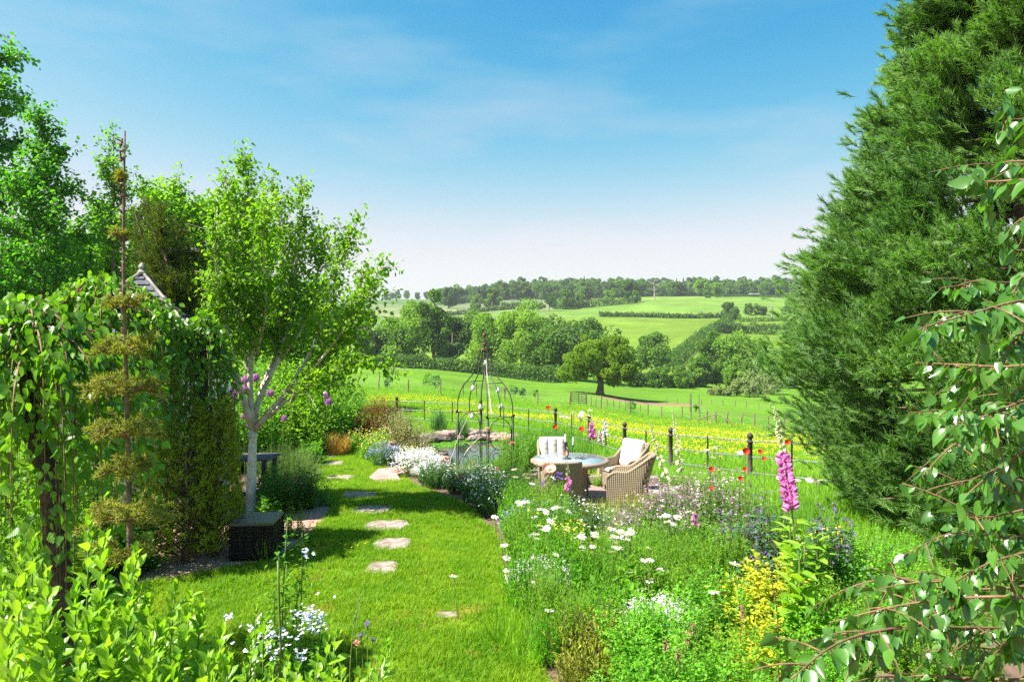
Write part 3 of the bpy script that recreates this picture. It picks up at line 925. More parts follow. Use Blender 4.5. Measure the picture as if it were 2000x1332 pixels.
def far_tree(Ht, W, nleaf, L, ncl=26, base=.22, clr=.32, lo=-.75, shell=.5, double=None):
    """(crown MB, trunk MB) standing at the origin."""
    cb, wb = MB(), MB()
    ch = Ht * (1 - base)
    cc = crown(cb, (0, 0, Ht * base + ch / 2), (W / 2 * .84, W / 2 * .84, ch / 2 * .86), ncl, nleaf, L, L * .85, clr, lo=lo, shell=shell)
    tr = Ht * .022 + .05
    wb.tubes(np.array([(0, 0, -.4), (0.02 * Ht, 0, Ht * .2), (-.01 * Ht, .01 * Ht, Ht * .45), (0, 0, Ht * .7)]), np.array([tr * 1.35, tr, tr * .75, tr * .3]), 7)
    for k in range(min(9, len(cc))):
        z0 = Ht * RNG.uniform(.2, .5)
        e = cc[k]
        wb.tubes(bez((0, 0, z0), (e[0] * .4, e[1] * .4, (z0 + e[2]) / 2 - .02 * Ht), e, 5), np.linspace(tr * .5, tr * .12, 5), 5)
    return cb, wb


def place_tree(name, cb, wb, loc, label, cat, leaf, bark='far_bark', rz=0.0, group=None, scl=1.0):
    t = thing(name, label, cat, loc, rz, group)
    t.scale = (scl, scl, scl)
    link('trunk', wb.mesh('trunk', bark, True), t)
    link('crown', cb.mesh('crown', leaf), t)
    return t


# ------------------------------------------------------------------ far hill: ridge wood, hedges, trees
lm = []
for i, (Ht, W, lf) in enumerate(((17, 15, 'far_leaf'), (19, 13, 'far_dark'), (15, 16, 'far_leaf'), (16, 13, 'far_light'), (20, 14, 'far_dark'))):
    cb, wb = far_tree(Ht, W, 2600, 1.3, 22, .0, .42, lo=-.95)
    for k in range(len(wb.m)):
        wb.m[k][:] = 1
    for k in range(len(wb.v)):
        cb.add(wb.v[k], wb.f[k] - (wb.f[k].min() if len(wb.f[k]) else 0), 1)
    lm.append(cb.mesh('distant_tree', [lf, 'far_bark']))
# distant conifer
cb = MB()
nL = 900
zz = RNG.random(nL) ** 1.2
az = RNG.random(nL) * 6.283
rr = (1 - zz) * 2.6 * (.6 + .4 * RNG.random(nL)) + .15
D, N = frames_from(az, RNG.normal(size=nL) * .3 - .2)
cb.leaves(np.stack((rr * .5 * np.cos(az), rr * .5 * np.sin(az), 2 + zz * 18), -1), D, N, rr * .7 + .3, .9, 'card')
cb.tubes(np.array([(0, 0, -.5), (0, 0, 10), (0, 0, 19)]), np.array([.35, .25, .05]), 5, 1)
pine_me = cb.mesh('distant_conifer', ['far_dark', 'far_bark'])
RIDGE_G = 'trees of the wood along the far ridge'


def ridge(px, py_base, Y, kind, sc, lab):
    x = (px - 1000) / F * Y
    link('distant_tree' if kind < 9 else 'distant_conifer', pine_me if kind == 9 else lm[kind], None, (x, Y, h(x, Y) - .3), (0, 0, RNG.random() * 6.28), sc, label=lab, category='tree', group=RIDGE_G)


ORD = ['first', 'second', 'third', 'fourth', 'fifth', 'sixth', 'seventh', 'eighth', 'ninth', 'tenth', 'eleventh', 'twelfth', 'thirteenth', 'fourteenth', 'fifteenth', 'sixteenth', 'seventeenth', 'eighteenth', 'nineteenth', 'twentieth']
COUNT = {}


def nth(base, px):
    m = [q for q in ((720, 'the birch crown'), (932, 'the bushy hedgerow tree'), (1105, 'the round hedgerow tree'), (1278, 'the bare dead tree'), (1400, 'the two bright green trees'), (1473, 'the white shed')) if q[0] < px + 1][-1][1]
    k = COUNT[base, m] = COUNT.get((base, m), -1) + 1
    return '%s, %s right of %s' % (base, ORD[k], m)


for px in np.arange(730, 880, 17):
    ridge(px + RNG.normal() * 4, 0, 960 + RNG.normal() * 20, RNG.integers(0, 3), RNG.uniform(.55, .8), nth('pale blue tree on the low far skyline', px))
for px in np.arange(862, 1640, 10.0):
    ridge(px + RNG.normal() * 4, 0, 690 + RNG.normal() * 14, RNG.choice([0, 1, 2, 4, 3], p=[.3, .25, .25, .15, .05]), RNG.uniform(.8, 1.15) * (.92 if px > 1400 else 1.0), nth('front tree of the far ridge wood', px))
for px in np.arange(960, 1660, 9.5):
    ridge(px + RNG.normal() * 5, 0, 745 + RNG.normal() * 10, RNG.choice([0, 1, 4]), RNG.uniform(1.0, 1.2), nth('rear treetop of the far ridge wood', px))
for px in (1105, 1122, 1140, 1150, 1168, 1215, 1236, 1252, 1268, 1290, 1305, 1318, 1332, 1352, 1365, 1386, 1520, 1541, 1548, 1575, 1582):
    ridge(px + RNG.normal() * 3, 0, 725 + RNG.normal() * 5, 9, RNG.uniform(.9, 1.15), nth('dark pointed conifer in the far wood', px))
HILL = [  # px, Y, mesh, scale, label
    (876, 560, 1, 1.15, 'big dark round tree above the tan field at the left end of the ridge'),
    (932, 520, 2, .72, 'bushy hedgerow tree casting a pool of shade below the ridge'),
    (964, 525, 0, .95, 'taller hedgerow tree standing right of the bushy one below the ridge'),
    (1073, 470, 4, .62, 'thin ragged tree standing alone at the field corner on the far hill'),
    (1105, 500, 0, .85, 'round hedgerow tree right of the ragged one on the far hill'),
    (1135, 510, 2, .8, 'hedgerow tree in the belt climbing to the far wood'),
    (1228, 520, 1, 1.05, 'tall dark tree where the hedge belt meets the far wood'),
    (1190, 530, 3, .7, 'light green small tree in the hedge belt below the far wood'),
    (1240, 505, 0, .55, 'grey green bush at the right end of the far hedge belt'),
    (1370, 600, 3, 1.0, 'bright green tree standing forward of the far wood'),
    (1400, 610, 3, .85, 'second bright green tree standing forward of the far wood'),
    (1380, 560, 2, .4, 'dark bush beside the straight far hedge'),
    (1424, 400, 1, .62, 'dark tree where the diagonal hedge meets the level hedge'),
    (1436, 395, 2, .45, 'bush on the hedge corner of the far pasture'),
    (1462, 410, 0, .42, 'small round orchard tree left of the far farmhouse'),
    (1478, 412, 2, .40, 'small orchard tree with a visible trunk by the far farmhouse'),
    (1492, 408, 1, .36, 'last small orchard tree before the far farmhouse'),
    (1545, 405, 0, .6, 'grey green tree beside the far red roofed farmhouse'),
]
for (px, Y, k, s, lab) in HILL:
    x = (px - 1000) / F * Y
    link('distant_tree', lm[k], None, (x, Y, h(x, Y) - .3), (0, 0, RNG.random() * 6.28), s, label=lab, category='tree')
# dead tree
p0 = on(1278, 560)
mb = MB()
mb.tubes(np.array([p0 - (0, 0, .4), p0 + (0.2, 0, 6), p0 + (-.2, 0, 12), p0 + (.3, 0, 17)]), np.array([.7, .55, .35, .08]), 6)
for k in range(22):
    z = RNG.uniform(7, 14); a = RNG.random() * 6.28; l = RNG.uniform(3, 6.5)
    s = p0 + (0, 0, z)
    mb.tubes(bez(s, s + (l * .6 * math.cos(a), l * .6 * math.sin(a), 1), s + (l * math.cos(a), l * math.sin(a), 3), 4), np.linspace(.25, .08, 4), 4)
mb.obj('dead_tree', 'grey_stone', loc=tuple(p0), label='pale bare dead tree standing before the far wood', category='tree')


def hedge(name, label, pts, hgt, wid, nl, L, leaf, cat='hedge', gap=0.0):
    """a hedge along ground points; leaf cards over a humped section."""
    pts = np.array([(p[0], p[1]) for p in pts], float)
    d = np.concatenate(([0], np.cumsum(np.hypot(*np.diff(pts, axis=0).T))))
    t = RNG.random(nl) * d[-1]
    x, y = np.interp(t, d, pts[:, 0]), np.interp(t, d, pts[:, 1])
    a = RNG.random(nl) * math.pi * 1.2 - .1 * math.pi
    hv = hgt * (1 + .32 * fbm2(t, t * .3, 2.2 / hgt) + .1 * fbm2(t, t, 7 / hgt))
    i = np.clip(np.searchsorted(d, t) - 1, 0, len(d) - 2)
    tg = nrm(np.diff(pts, axis=0))[i]
    nx_, ny_ = -tg[:, 1], tg[:, 0]
    rr = .75 + .25 * RNG.random(nl)
    off = np.cos(a) * wid / 2 * rr
    zz = np.where(RNG.random(nl) < .45, RNG.random(nl), np.maximum(np.sin(a), 0) * rr) * hv
    off = np.where(np.abs(off) > .32 * wid, off, np.sign(off) * np.where(zz < .8 * hv, wid * .46, np.abs(off)))
    P = np.column_stack((x + nx_ * off, y + ny_ * off, H(x, y) + zz))
    N = np.column_stack((nx_ * np.cos(a), ny_ * np.cos(a), np.sin(a) + .3)) + .5 * RNG.normal(size=(nl, 3))
    o0 = np.array((pts[0, 0], pts[0, 1], h(*pts[0])))
    return MB().leaves(P, rdir(nl), N, L * (.7 + .6 * RNG.random(nl)), L * .85, 'card').obj(name, leaf, loc=tuple(o0), label=label, category=cat)


hedge('hedge', 'dark trimmed hedge running level across the middle of the far hillside', [on(p, 402) for p in (1170, 1260, 1350, 1415)], 2.6, 2.5, 3800, .8, 'hedge_leaf')
hedge('hedge', 'straight thin hedge between the two highest far fields', [on(p, 560 + (p - 1400) * .1) for p in (1395, 1460, 1530, 1620)], 2.2, 2.5, 1800, .9, 'hedge_leaf')
hedge('hedge', 'overgrown dark hedge climbing diagonally up the far pasture', [on(1300, 225), on(1335, 262), on(1375, 305), on(1415, 372), on(1424, 395)], 4.0, 5.0, 8000, .7, 'hedge_leaf')
hedge('hedge', 'low clipped hedge along the valley bottom right of the oak', [on(1225, 172), on(1300, 172), on(1375, 176)], 3.4, 3.0, 4200, .5, 'hedge_leaf')
hedge('hedge', 'dark hedge at the foot of the valley trees behind the wire arbour', [on(640, 172), on(760, 176), on(880, 172), on(960, 168), on(1030, 158), on(1095, 150)], 3.3, 4.0, 9000, .55, 'hedge_leaf')
hedge('hedge', 'bushy dark hedge behind the golden thicket below the farmhouse', [on(1400, 330), on(1450, 335), on(1540, 330), on(1580, 325)], 5.0, 5.0, 5200, .7, 'hedge_leaf')
hedge('hedge', 'hedge belt on the far hill between the ragged tree and the dark trees', [on(980, 505), on(1060, 500)], 5, 6, 2200, .9, 'far_dark')
hedge('hedge', 'rough hedge belt below the far wood with grey bushes', [on(1080, 505), on(1160, 508), on(1240, 500)], 5, 6, 3200, .9, 'hedge_leaf')
hedge('hedge', 'thin dark hedge under the tan field at the left of the far hill', [on(860, 478), on(930, 485), on(985, 500)], 3.0, 3.5, 2000, .9, 'hedge_leaf')
hedge('hedge', 'scrubby orchard hedge beside the far farmhouse', [on(1440, 385), on(1500, 384), on(1560, 386)], 2.4, 2.5, 1500, .7, 'far_leaf')

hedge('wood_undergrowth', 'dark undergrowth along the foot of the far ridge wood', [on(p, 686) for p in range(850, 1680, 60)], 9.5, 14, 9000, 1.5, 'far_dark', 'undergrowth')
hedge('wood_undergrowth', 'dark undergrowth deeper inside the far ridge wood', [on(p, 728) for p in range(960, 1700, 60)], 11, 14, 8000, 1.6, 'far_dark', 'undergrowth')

# far farmhouse, shed and telegraph pole
p0 = on(1572, 405)
t = thing('farmhouse', 'far brick farmhouse with a red roof half hidden by the giant conifer', 'house', p0)
MB().box(p0 + (0, 0, 2.6), (14, 8, 5.8)).obj('wall', 'roof_far', t)
rb = MB()
v = np.array([(-7.3, -4.3, 5.5), (7.3, -4.3, 5.5), (7.3, 4.3, 5.5), (-7.3, 4.3, 5.5), (-7.3, 0, 8.8), (7.3, 0, 8.8)]) + p0
rb.add(v, [(0, 1, 5), (0, 5, 4), (2, 3, 4), (2, 4, 5), (0, 4, 3), (1, 2, 5), (0, 2, 1), (0, 3, 2)])
rf = rb.obj('roof', 'roof_far', t)
MB().box(p0 + (-4, 0, 9.2), (1, 1, 2)).obj('chimney', 'terracotta', rf)
for dx in (-4.5, -1.5, 1.5, 4.5):
    MB().box(p0 + (dx, -4.03, 3.8), (1.3, .12, 1.5)).obj('window', 'white_paint', t)
p0 = on(1473, 600)
t = thing('field_shed', 'tiny white field shed in front of the far wood', 'shed', p0)
MB().box(p0 + (0, 0, 1.4), (7, 4, 3)).obj('wall', 'dark_stone', t)
MB().box(p0 + (0, 0, 3.1), (7.8, 4.8, .5)).obj('roof', 'white_paint', t)
p0 = on(1507, 395)
t = thing('bare_snag', 'pale stump of a bare trunk beside the far farmhouse', 'tree trunk', p0)
MB().tubes(np.array([p0, p0 + (.1, 0, 4), p0 + (0, 0, 8)]), np.array([.6, .5, .3]), 6).obj('trunk', 'grey_stone', t)

# ------------------------------------------------------------------ valley trees
VALLEY = [  # px, Y, top py, width px, leaf, label, base, clumps
    (795, 188, 578, 95, 'far_light', 'tall sunlit ash at the left of the valley trees', .02, 30, 'ash_tree'),
    (845, 185, 580, 62, 'far_leaf', 'narrow tall tree with a dark trunk in the valley row', .08, 24, 'valley_tree'),
    (884, 195, 610, 60, 'far_dark', 'shaded tree filling the gap between tall tree and rounded crowns', .02, 22, 'valley_tree'),
    (935, 205, 598, 80, 'far_leaf', 'olive crown rising behind the valley row', .02, 26, 'valley_tree'),
    (960, 182, 616, 95, 'far_light', 'rounded light crown behind the wire arbour finial', .02, 28, 'valley_tree'),
    (1018, 178, 604, 105, 'far_light', 'broad light green crown right of the arbour finial', .02, 30, 'valley_tree'),
    (1065, 165, 640, 90, 'far_leaf', 'mid green bushy tree in front of the dark valley tree', .02, 26, 'valley_tree'),
    (1122, 168, 613, 135, 'far_dark', 'great dark domed tree at the right end of the valley row', .02, 34, 'valley_tree'),
    (748, 195, 625, 70, 'far_dark', 'shaded tree at the left end of the valley row behind the birch', .02, 22, 'valley_tree'),
    (700, 190, 610, 80, 'far_leaf', 'valley tree seen through the birch twigs', .02, 22, 'valley_tree'),
    (640, 185, 600, 90, 'far_leaf', 'valley tree hidden behind the middle of the birch crown', .02, 22, 'valley_tree'),
    (1281, 215, 648, 78, 'far_leaf', 'round open crowned tree standing on the pasture left of the diagonal hedge', .06, 26, 'field_tree'),
    (1400, 205, 642, 70, 'far_leaf', 'olive crown at the back left of the golden thicket', .0, 24, 'thicket_tree'),
    (1440, 200, 650, 95, 'far_light', 'golden green crown in the middle of the thicket', .0, 28, 'thicket_tree'),
    (1490, 205, 668, 80, 'far_leaf', 'crown at the right of the golden thicket', .0, 24, 'thicket_tree'),
    (1370, 178, 700, 70, 'far_leaf', 'shaded bushy tree at the left foot of the golden thicket', .0, 20, 'thicket_tree'),
    (1440, 172, 702, 55, 'far_light', 'small bright green tree standing before the thicket', .0, 22, 'thicket_tree'),
    (1530, 190, 680, 90, 'far_light', 'pale tree of the thicket beside the giant conifer', .0, 24, 'thicket_tree'),
    (1590, 190, 660, 90, 'far_leaf', 'thicket tree half behind the giant conifer', .0, 24, 'thicket_tree'),
]
for (px, Y, top, wpx, lf, lab, base, ncl, nm) in VALLEY:
    p0 = on(px, Y)
    Ht = (HORIZON - top) / F * Y + CZ - p0[2]
    W = wpx / F * Y * 1.15
    cb, wb = far_tree(Ht, W, int(5600 * max(1, Ht / 15)), .66, int(ncl * .9), base, .42, lo=-.95, shell=.45)
    place_tree(nm, cb, wb, p0, lab, 'tree', lf, rz=RNG.random() * 6)
BUSH = [
    (1404, 140, 758, 40, 'far_pale', 'small greyish round bush at the edge of the valley meadow'),
    (1452, 140, 738, 55, 'far_pale', 'white flowering hawthorn bush at the meadow edge'),
    (1490, 150, 730, 90, 'far_pale', 'pale willow scrub between hawthorn and giant conifer'),
    (1335, 168, 712, 45, 'far_leaf', 'scrub above the low clipped hedge'),
    (1295, 170, 715, 50, 'far_leaf', 'scrubby bush behind the low clipped hedge by the oak'),
]
for (px, Y, top, wpx, lf, lab) in BUSH:
    p0 = on(px, Y)
    Ht = (HORIZON - top) / F * Y + CZ - p0[2]
    cb = MB()
    crown(cb, p0 + (0, 0, Ht * .42), (wpx / F * Y / 2, wpx / F * Y / 2, Ht * .5), 20, 2600, .45, .38, .34)
    cb.obj('bush', lf, loc=tuple(p0), label=lab, category='bush')

# the field oak
p0 = on(1172, 108)
Ht = (HORIZON - 668) / F * 108 + CZ - p0[2]
t = thing('oak_tree', 'broad oak with a short stout trunk standing alone in the meadow', 'tree', p0)
wb, cb = MB(), MB()
wb.tubes(p0 + np.array([(0, 0, -.3), (0, 0, .6), (.1, 0, 1.6), (0, 0, 3.2), (-.1, 0, 6)]), np.array([.95, .62, .5, .42, .15]), 9)
tips = []
for k in range(16):
    a = k * 2.4 + RNG.normal() * .3
    l = RNG.uniform(3, 5.6)
    e = p0 + (l * math.cos(a), l * math.sin(a), RNG.uniform(3.0, 7.8) + (0 if l > 4.5 else .8))
    s = p0 + (0, 0, RNG.uniform(1.8, 4.2))
    wb.tubes(bez(s, (s + e) / 2 + (0, 0, .7), e, 6), np.linspace(.24, .05, 6), 5)
    tips.append(e)
for e in tips:
    crown(cb, e - (0, 0, .3), (1.7, 1.7, 1.2), 7, 700, .34, .30, .5)
crown(cb, p0 + (0, 0, 5.2), (5.2, 5.2, 3.7), 34, 12000, .34, .30, .30, lo=-.8)
wb.obj('trunk', 'far_bark', t, True)
cb.obj('crown', 'oak_leaf', t)

# ------------------------------------------------------------------ meadow: fences, saplings, gate
def wire_fence(label, posts, hgt, r, wires, mesh_lab=None):
    t = thing('wire_fence', label, 'fence', posts[0])
    for p in posts:
        hh = hgt * (1 + .06 * RNG.normal())
        MB().tubes(np.array([p - (0, 0, .3), p + (RNG.normal() * .02, 0, hh * .5), p + (RNG.normal() * .04, 0, hh)]), r * (1 + .1 * RNG.normal()), 6).obj('post', 'wood_post', t)
    ps = np.array(posts)
    for k in range(wires):
        z = hgt * (.15 + .8 * k / max(1, wires - 1))
        MB().tubes(np.array([q + (0, 0, z) for q in ps]), .006, 3).obj('wire', 'wire', t)
    return t


near_posts = [G(*q) for q in ((986, 785), (1050, 793), (1113, 800), (1174, 805), (1230, 811), (1266, 813), (1291, 818), (1332, 821), (1349, 825), (1366, 826), (1381, 828), (1399, 831), (1420, 833), (1449, 836), (1474, 839), (1501, 845), (1531, 850), (1565, 856))]
f1 = wire_fence('post and wire fence crossing the buttercup meadow below the oak', near_posts, 1.25, .055, 6)
for (dx, dy, dz) in ((-1.9, .5, .15), (1.5, -.9, .05), (-.8, -.8, .1)):
    s = near_posts[11]
    MB().tubes(np.array([s + (0, 0, 1.0), s + (dx, dy, h(s[0] + dx, s[1] + dy) - s[2] + dz)]), .045, 6).obj('strut', 'wood_post', f1)
wire_fence('row of low stakes in front of the oak trunk', [G(*q) for q in ((1136, 793), (1145, 794), (1155, 795), (1164, 796), (1186, 798), (1199, 800), (1210, 801), (1222, 803), (1250, 806))], .95, .05, 3)
wire_fence('post and wire fence crossing the meadow left of the wire arbour', [G(*q) for q in ((655, 756), (700, 760), (740, 764), (797, 770), (861, 776), (905, 777), (930, 779), (986, 785))], 1.3, .055, 6)
wire_fence('far stake fence along the valley meadow under the hawthorn', [G(*q) for q in ((1302, 790), (1323, 790), (1347, 790), (1370, 791), (1390, 791), (1412, 793), (1436, 794), (1458, 796), (1482, 798), (1505, 800))], .9, .05, 3)
# gate
g = G(1130, 792)
t = thing('field_gate', 'small pale wooden field gate between posts left of the oak', 'gate', g)
for dx in (-.75, .75):
    MB().box(g + (dx, 0, .6), (.14, .14, 1.4)).obj('post', 'wood_post', t)
for k in range(5):
    MB().box(g + (0, 0, .25 + k * .21), (1.36, .04, .08)).obj('bar', 'grey_wood', t)
MB().box(g + (0, -.03, .67), (.08, .03, 1.0)).obj('brace', 'grey_wood', t)
# saplings
for (px, py, hh, lf, lab) in ((757, 760, 1.3, 'blue_leaf', 'small dark conifer sapling nearest the birch in the meadow'), (851, 762, 1.5, 'blue_leaf', 'round dark sapling beside a fence post left of the arbour'),
                              (836, 758, 1.5, 'mid_leaf', 'thin light sapling left of the round dark one'), (1003, 775, 1.4, 'blue_leaf', 'sapling in line with the right ribs of the arbour'),
                              (1021, 777, 1.1, 'blue_leaf', 'low sapling just right of the arbour ribs'), (1045, 779, 1.0, 'mid_leaf', 'lower green sapling left of the leaning fence rail'), (1234, 808, 1.3, 'mid_leaf', 'young tree tied to a dark stake near the fence'),
                              (1359, 806, .9, 'mid_leaf', 'young tree inside the guard of tall thin poles')):
    g = G(px, py)
    t = thing('sapling', lab, 'sapling', g)
    MB().tubes(g + np.array([(0, 0, -.1), (0, 0, hh * .95)]), .025, 5).obj('stem', 'bark', t)
    cb = MB()
    crown(cb, g + (0, 0, hh * .58), (hh * .33, hh * .33, hh * .42), 12, 420, .13, .10, .4)
    cb.obj('crown', lf, t)
g = G(1357, 806)
t = thing('tree_guard', 'guard of tall thin poles round a young tree in the meadow', 'tree guard', g)
for (dx, dy, hh) in ((-.55, 0, 2.2), (-.3, .4, 2.1), (.5, .1, 2.1)):
    MB().tubes(g + np.array([(dx, dy, -.2), (dx + .03, dy, hh)]), .04, 5).obj('pole', 'grey_wood', t)

# ------------------------------------------------------------------ estate railing
t = thing('railing', 'black estate railing with round topped posts along the garden edge', 'fence', RAIL[1])
big = [RAIL[2], RAIL[3], RAIL[4], RAIL[5], RAIL[6], RAIL[7], RAIL[8]]
pm = MB().lathe([(.07, -.3), (.07, .02), (.075, .03), (.075, .06), (.058, .07), (.055, .95), (.072, .97), (.072, 1.01), (.045, 1.03), (.045, 1.05), (.066, 1.08), (.072, 1.12), (.06, 1.165), (.025, 1.195), (.0, 1.2)], seg=12).mesh('post', 'post', True)
for p in big:
    link('post', pm, t, tuple(np.array(p) - np.array(t.location)))
slim = MB().box((0, 0, .45), (.035, .02, 1.2)).mesh('upright', 'iron')
for a, b in zip(RAIL[:-1], RAIL[1:]):
    n = 2 if np.linalg.norm(b - a) > 3.5 else 1
    for k in range(1, n + 1):
        q = a + (b - a) * k / (n + 1)
        q[2] = h(q[0], q[1])
        link('upright', slim, t, tuple(q - np.array(t.location)))
for z in (.28, .64, 1.0):
    MB().tubes(np.array([p + (0, .02, z) for p in RAIL]), .017, 6).obj('rail', 'rail', t)
p0 = on(690, 28.8)
t = thing('gate_post', 'thick dark timber gate post at the left end of the railing', 'post', p0)
MB().box(p0 + (0, 0, .55), (.42, .42, 1.5)).obj('shaft', 'black_wood', t)
MB().box(p0 + (0, 0, 1.33), (.46, .46, .06)).obj('cap', 'black_wood', t)

# ------------------------------------------------------------------ near trees on the left
def limb_tree(name, label, base, limbs, leaf, bark, nleaf_per_m, L, W, twig=.5, spread=.5, tpl='leaf', sides=7, start=.3, lbark=None, droop=0.0, cat='tree', dens=7):
    """hand placed limbs (lists of (point, radius)), random side twigs, leaves along twigs."""
    t = thing(name, label, cat, base)
    wb, lb, cb = MB(), MB(), MB()
    P, D = [], []
    for li, (pts, r0, r1) in enumerate(limbs):
        k = 12
        q = smoothline(pts, k)
        (wb if li == 0 else lb).tubes(q, np.linspace(r0, r1, k), sides)
        if li == 0:
            continue
        ln = np.linalg.norm(np.diff(q, axis=0), axis=1).sum()
        nt_ = int(ln * dens)
        for s in np.sort(start + (1 - start) * RNG.random(nt_)):
            f = s * (k - 1); i = min(int(f), k - 2)
            p = q[i] + (q[i + 1] - q[i]) * (f - i)
            tg = nrm(q[i + 1] - q[i])
            d = nrm(tg * .7 + rdir(1)[0] * spread * 1.5 + np.array((0, 0, .2)))
            l = twig * (.5 + .8 * RNG.random()) * (1.15 - .5 * s)
            e = p + d * l + np.array((0, 0, -droop * l))
            mid = p + d * l * .5
            c_ = bez(p, mid + rdir(1)[0] * .05 * l, e, 4)
            lb.tubes(c_, np.linspace(max(r1 * .9, .006), .003, 4), 3, cap=False)
            nn = max(3, int(l * nleaf_per_m))
            tt = RNG.random(nn)
            pp = c_[0] + (c_[-1] - c_[0]) * tt[:, None] + rdir(nn) * (.05 + .16 * l)
            P.append(pp); D.append(nrm(d[None] * .3 + rdir(nn) * .9 + np.array((0, 0, -.25))))
    P, D = np.concatenate(P), np.concatenate(D)
    N = rdir(len(P)) * .7 + np.array((-.2, -.1, .9))
    cb.leaves(P, D, N, L * (.7 + .6 * RNG.random(len(P))), W * (.7 + .6 * RNG.random(len(P))), tpl)
    wb.obj('trunk', bark, t, True)
    lb.obj('limbs', lbark or bark, t, True)
    o = cb.obj('crown', leaf, t)
    return t, len(P)


YB = 12.0


def bpx(lst, dy0, dy1, Y=YB):
    n = len(lst)
    return [at(x, y, Y + dy0 + (dy1 - dy0) * k / max(1, n - 1)) for k, (x, y) in enumerate(lst)]


limbs = [
    ([(-4.59, 12, h(-4.59, 12) - .1)] + [tuple(q) for q in bpx([(490, 960), (492, 900), (494, 838)], 0, 0)], 0.098, .066),
    (bpx([(494, 840), (478, 790), (462, 730), (450, 670), (432, 590), (420, 500), (425, 430)], 0, -.6), .06, .008),
    (bpx([(494, 840), (488, 770), (490, 700), (500, 600), (492, 480), (484, 380), (478, 310)], 0, .2), .06, .007),
    (bpx([(495, 838), (506, 780), (535, 720), (560, 640), (578, 520), (590, 420), (592, 370)], 0, .8), .055, .007),
    (bpx([(495, 842), (530, 800), (575, 755), (625, 715), (680, 640), (722, 570), (742, 520)], 0, -.4), .06, .007),
    (bpx([(515, 820), (570, 775), (640, 730), (700, 705), (748, 715)], 0, -.9), .04, .006),
    (bpx([(495, 836), (510, 760), (540, 690), (548, 560), (552, 440), (530, 360)], 0, 1.2), .05, .007),
    (bpx([(560, 765), (605, 690), (640, 600), (668, 500), (690, 450)], -.2, .6), .035, .006),
    (bpx([(490, 760), (470, 640), (455, 520), (452, 400), (440, 350)], .1, -.3), .035, .006),
    (bpx([(600, 735), (660, 660), (700, 590), (706, 520)], -.3, -1.0), .03, .006),
    (bpx([(535, 720), (590, 640), (620, 540), (628, 450)], .3, 1.3), .03, .006),
    (bpx([(500, 700), (520, 600), (515, 480), (520, 400)], .2, -1.0), .03, .006),
]
limb_tree('birch_tree', 'white stemmed birch forking low over the lawn edge', (-4.59, 12, 0), limbs, 'birch_leaf', 'birch_bark', 52, .088, .056, .6, .6, 'leaf', 9, .30, 'birch_limb', .05, dens=17)


def auto_limbs(base, top, R, n, z0, r0=.12, lean=(0, 0)):
    base, top = np.asarray(base, float), np.asarray(top, float)
    out = [([base - (0, 0, .2), base + (top - base) * .35, base + (top - base) * .7, top], r0, .015)]
    out.append(([base + (top - base) * .5, base + (top - base) * .75, top], r0 * .5, .01))
    for k in range(n):
        f = z0 + (1 - z0) * (k + .5) / n
        s = base + (top - base) * f * .85
        a = k * 2.399 + RNG.normal() * .3
        r = R * (1.05 - .75 * max(0, f - .3)) * RNG.uniform(.7, 1.1)
        e = s + np.array((r * math.cos(a) + lean[0], r * math.sin(a) + lean[1], RNG.uniform(.25, .75) * r + .3))
        out.append(([s, (s + e) / 2 + (0, 0, .12 * r), e], r0 * .35, .008))
    return out


def stand(px, Y):
    return on(px, Y)


for (nm, lab, px, Y, top, R, n, leaf, L, W, npm, tw, dn) in (
    ('alder_tree', 'dark leaved tall tree cut by the left edge of the picture', -62, 25, 35, 3.1, 30, 'dark_leaf', .17, .115, 20, 1.0, 6),
    ('alder_tree', 'dark bushy tree just right of the tallest one at the left edge', 82, 22, 225, 1.5, 20, 'dark_leaf', .13, .09, 26, .8, 8),
    ('airy_tree', 'airy thin topped tree behind the bare topped young fir', 222, 26, 262, 2.0, 16, 'mid_leaf', .13, .09, 15, .9, 6),
    ('lime_tree', 'bright green broad tree between the fir pole and the birch crown', 345, 31, 345, 3.1, 26, 'light_leaf', .17, .12, 18, 1.1, 6),
    ('lime_tree', 'bright green tree directly behind the left half of the birch crown', 455, 33, 375, 3.3, 26, 'light_leaf', .17, .12, 18, 1.1, 6),
    ('lime_tree', 'green tree low behind the weeping trees', 185, 30, 420, 3.2, 24, 'mid_leaf', .17, .12, 18, 1.1, 6),
    ('lime_tree', 'leafy tree filling the gap behind the birch forks', 570, 36, 560, 3.2, 22, 'light_leaf', .17, .12, 18, 1.1, 6),
    ('lime_tree', 'green tree at the far left behind the weeping branches', 40, 28, 470, 3.2, 22, 'mid_leaf', .17, .12, 17, 1.1, 6),
    ('lime_tree', 'green tree between the low tree and the fir pole', 275, 34, 450, 3.2, 20, 'light_leaf', .17, .12, 16, 1.1, 6),
):
    b = stand(px, Y)
    tp = at(px, top, Y)
    limb_tree(nm, lab, b, auto_limbs(b, tp, R, n, .18), leaf, 'bark', npm * 1.7, L * 1.05, W * 1.1, tw * 1.1, .65, 'leaf', 6, .2, dens=dn * 1.6)

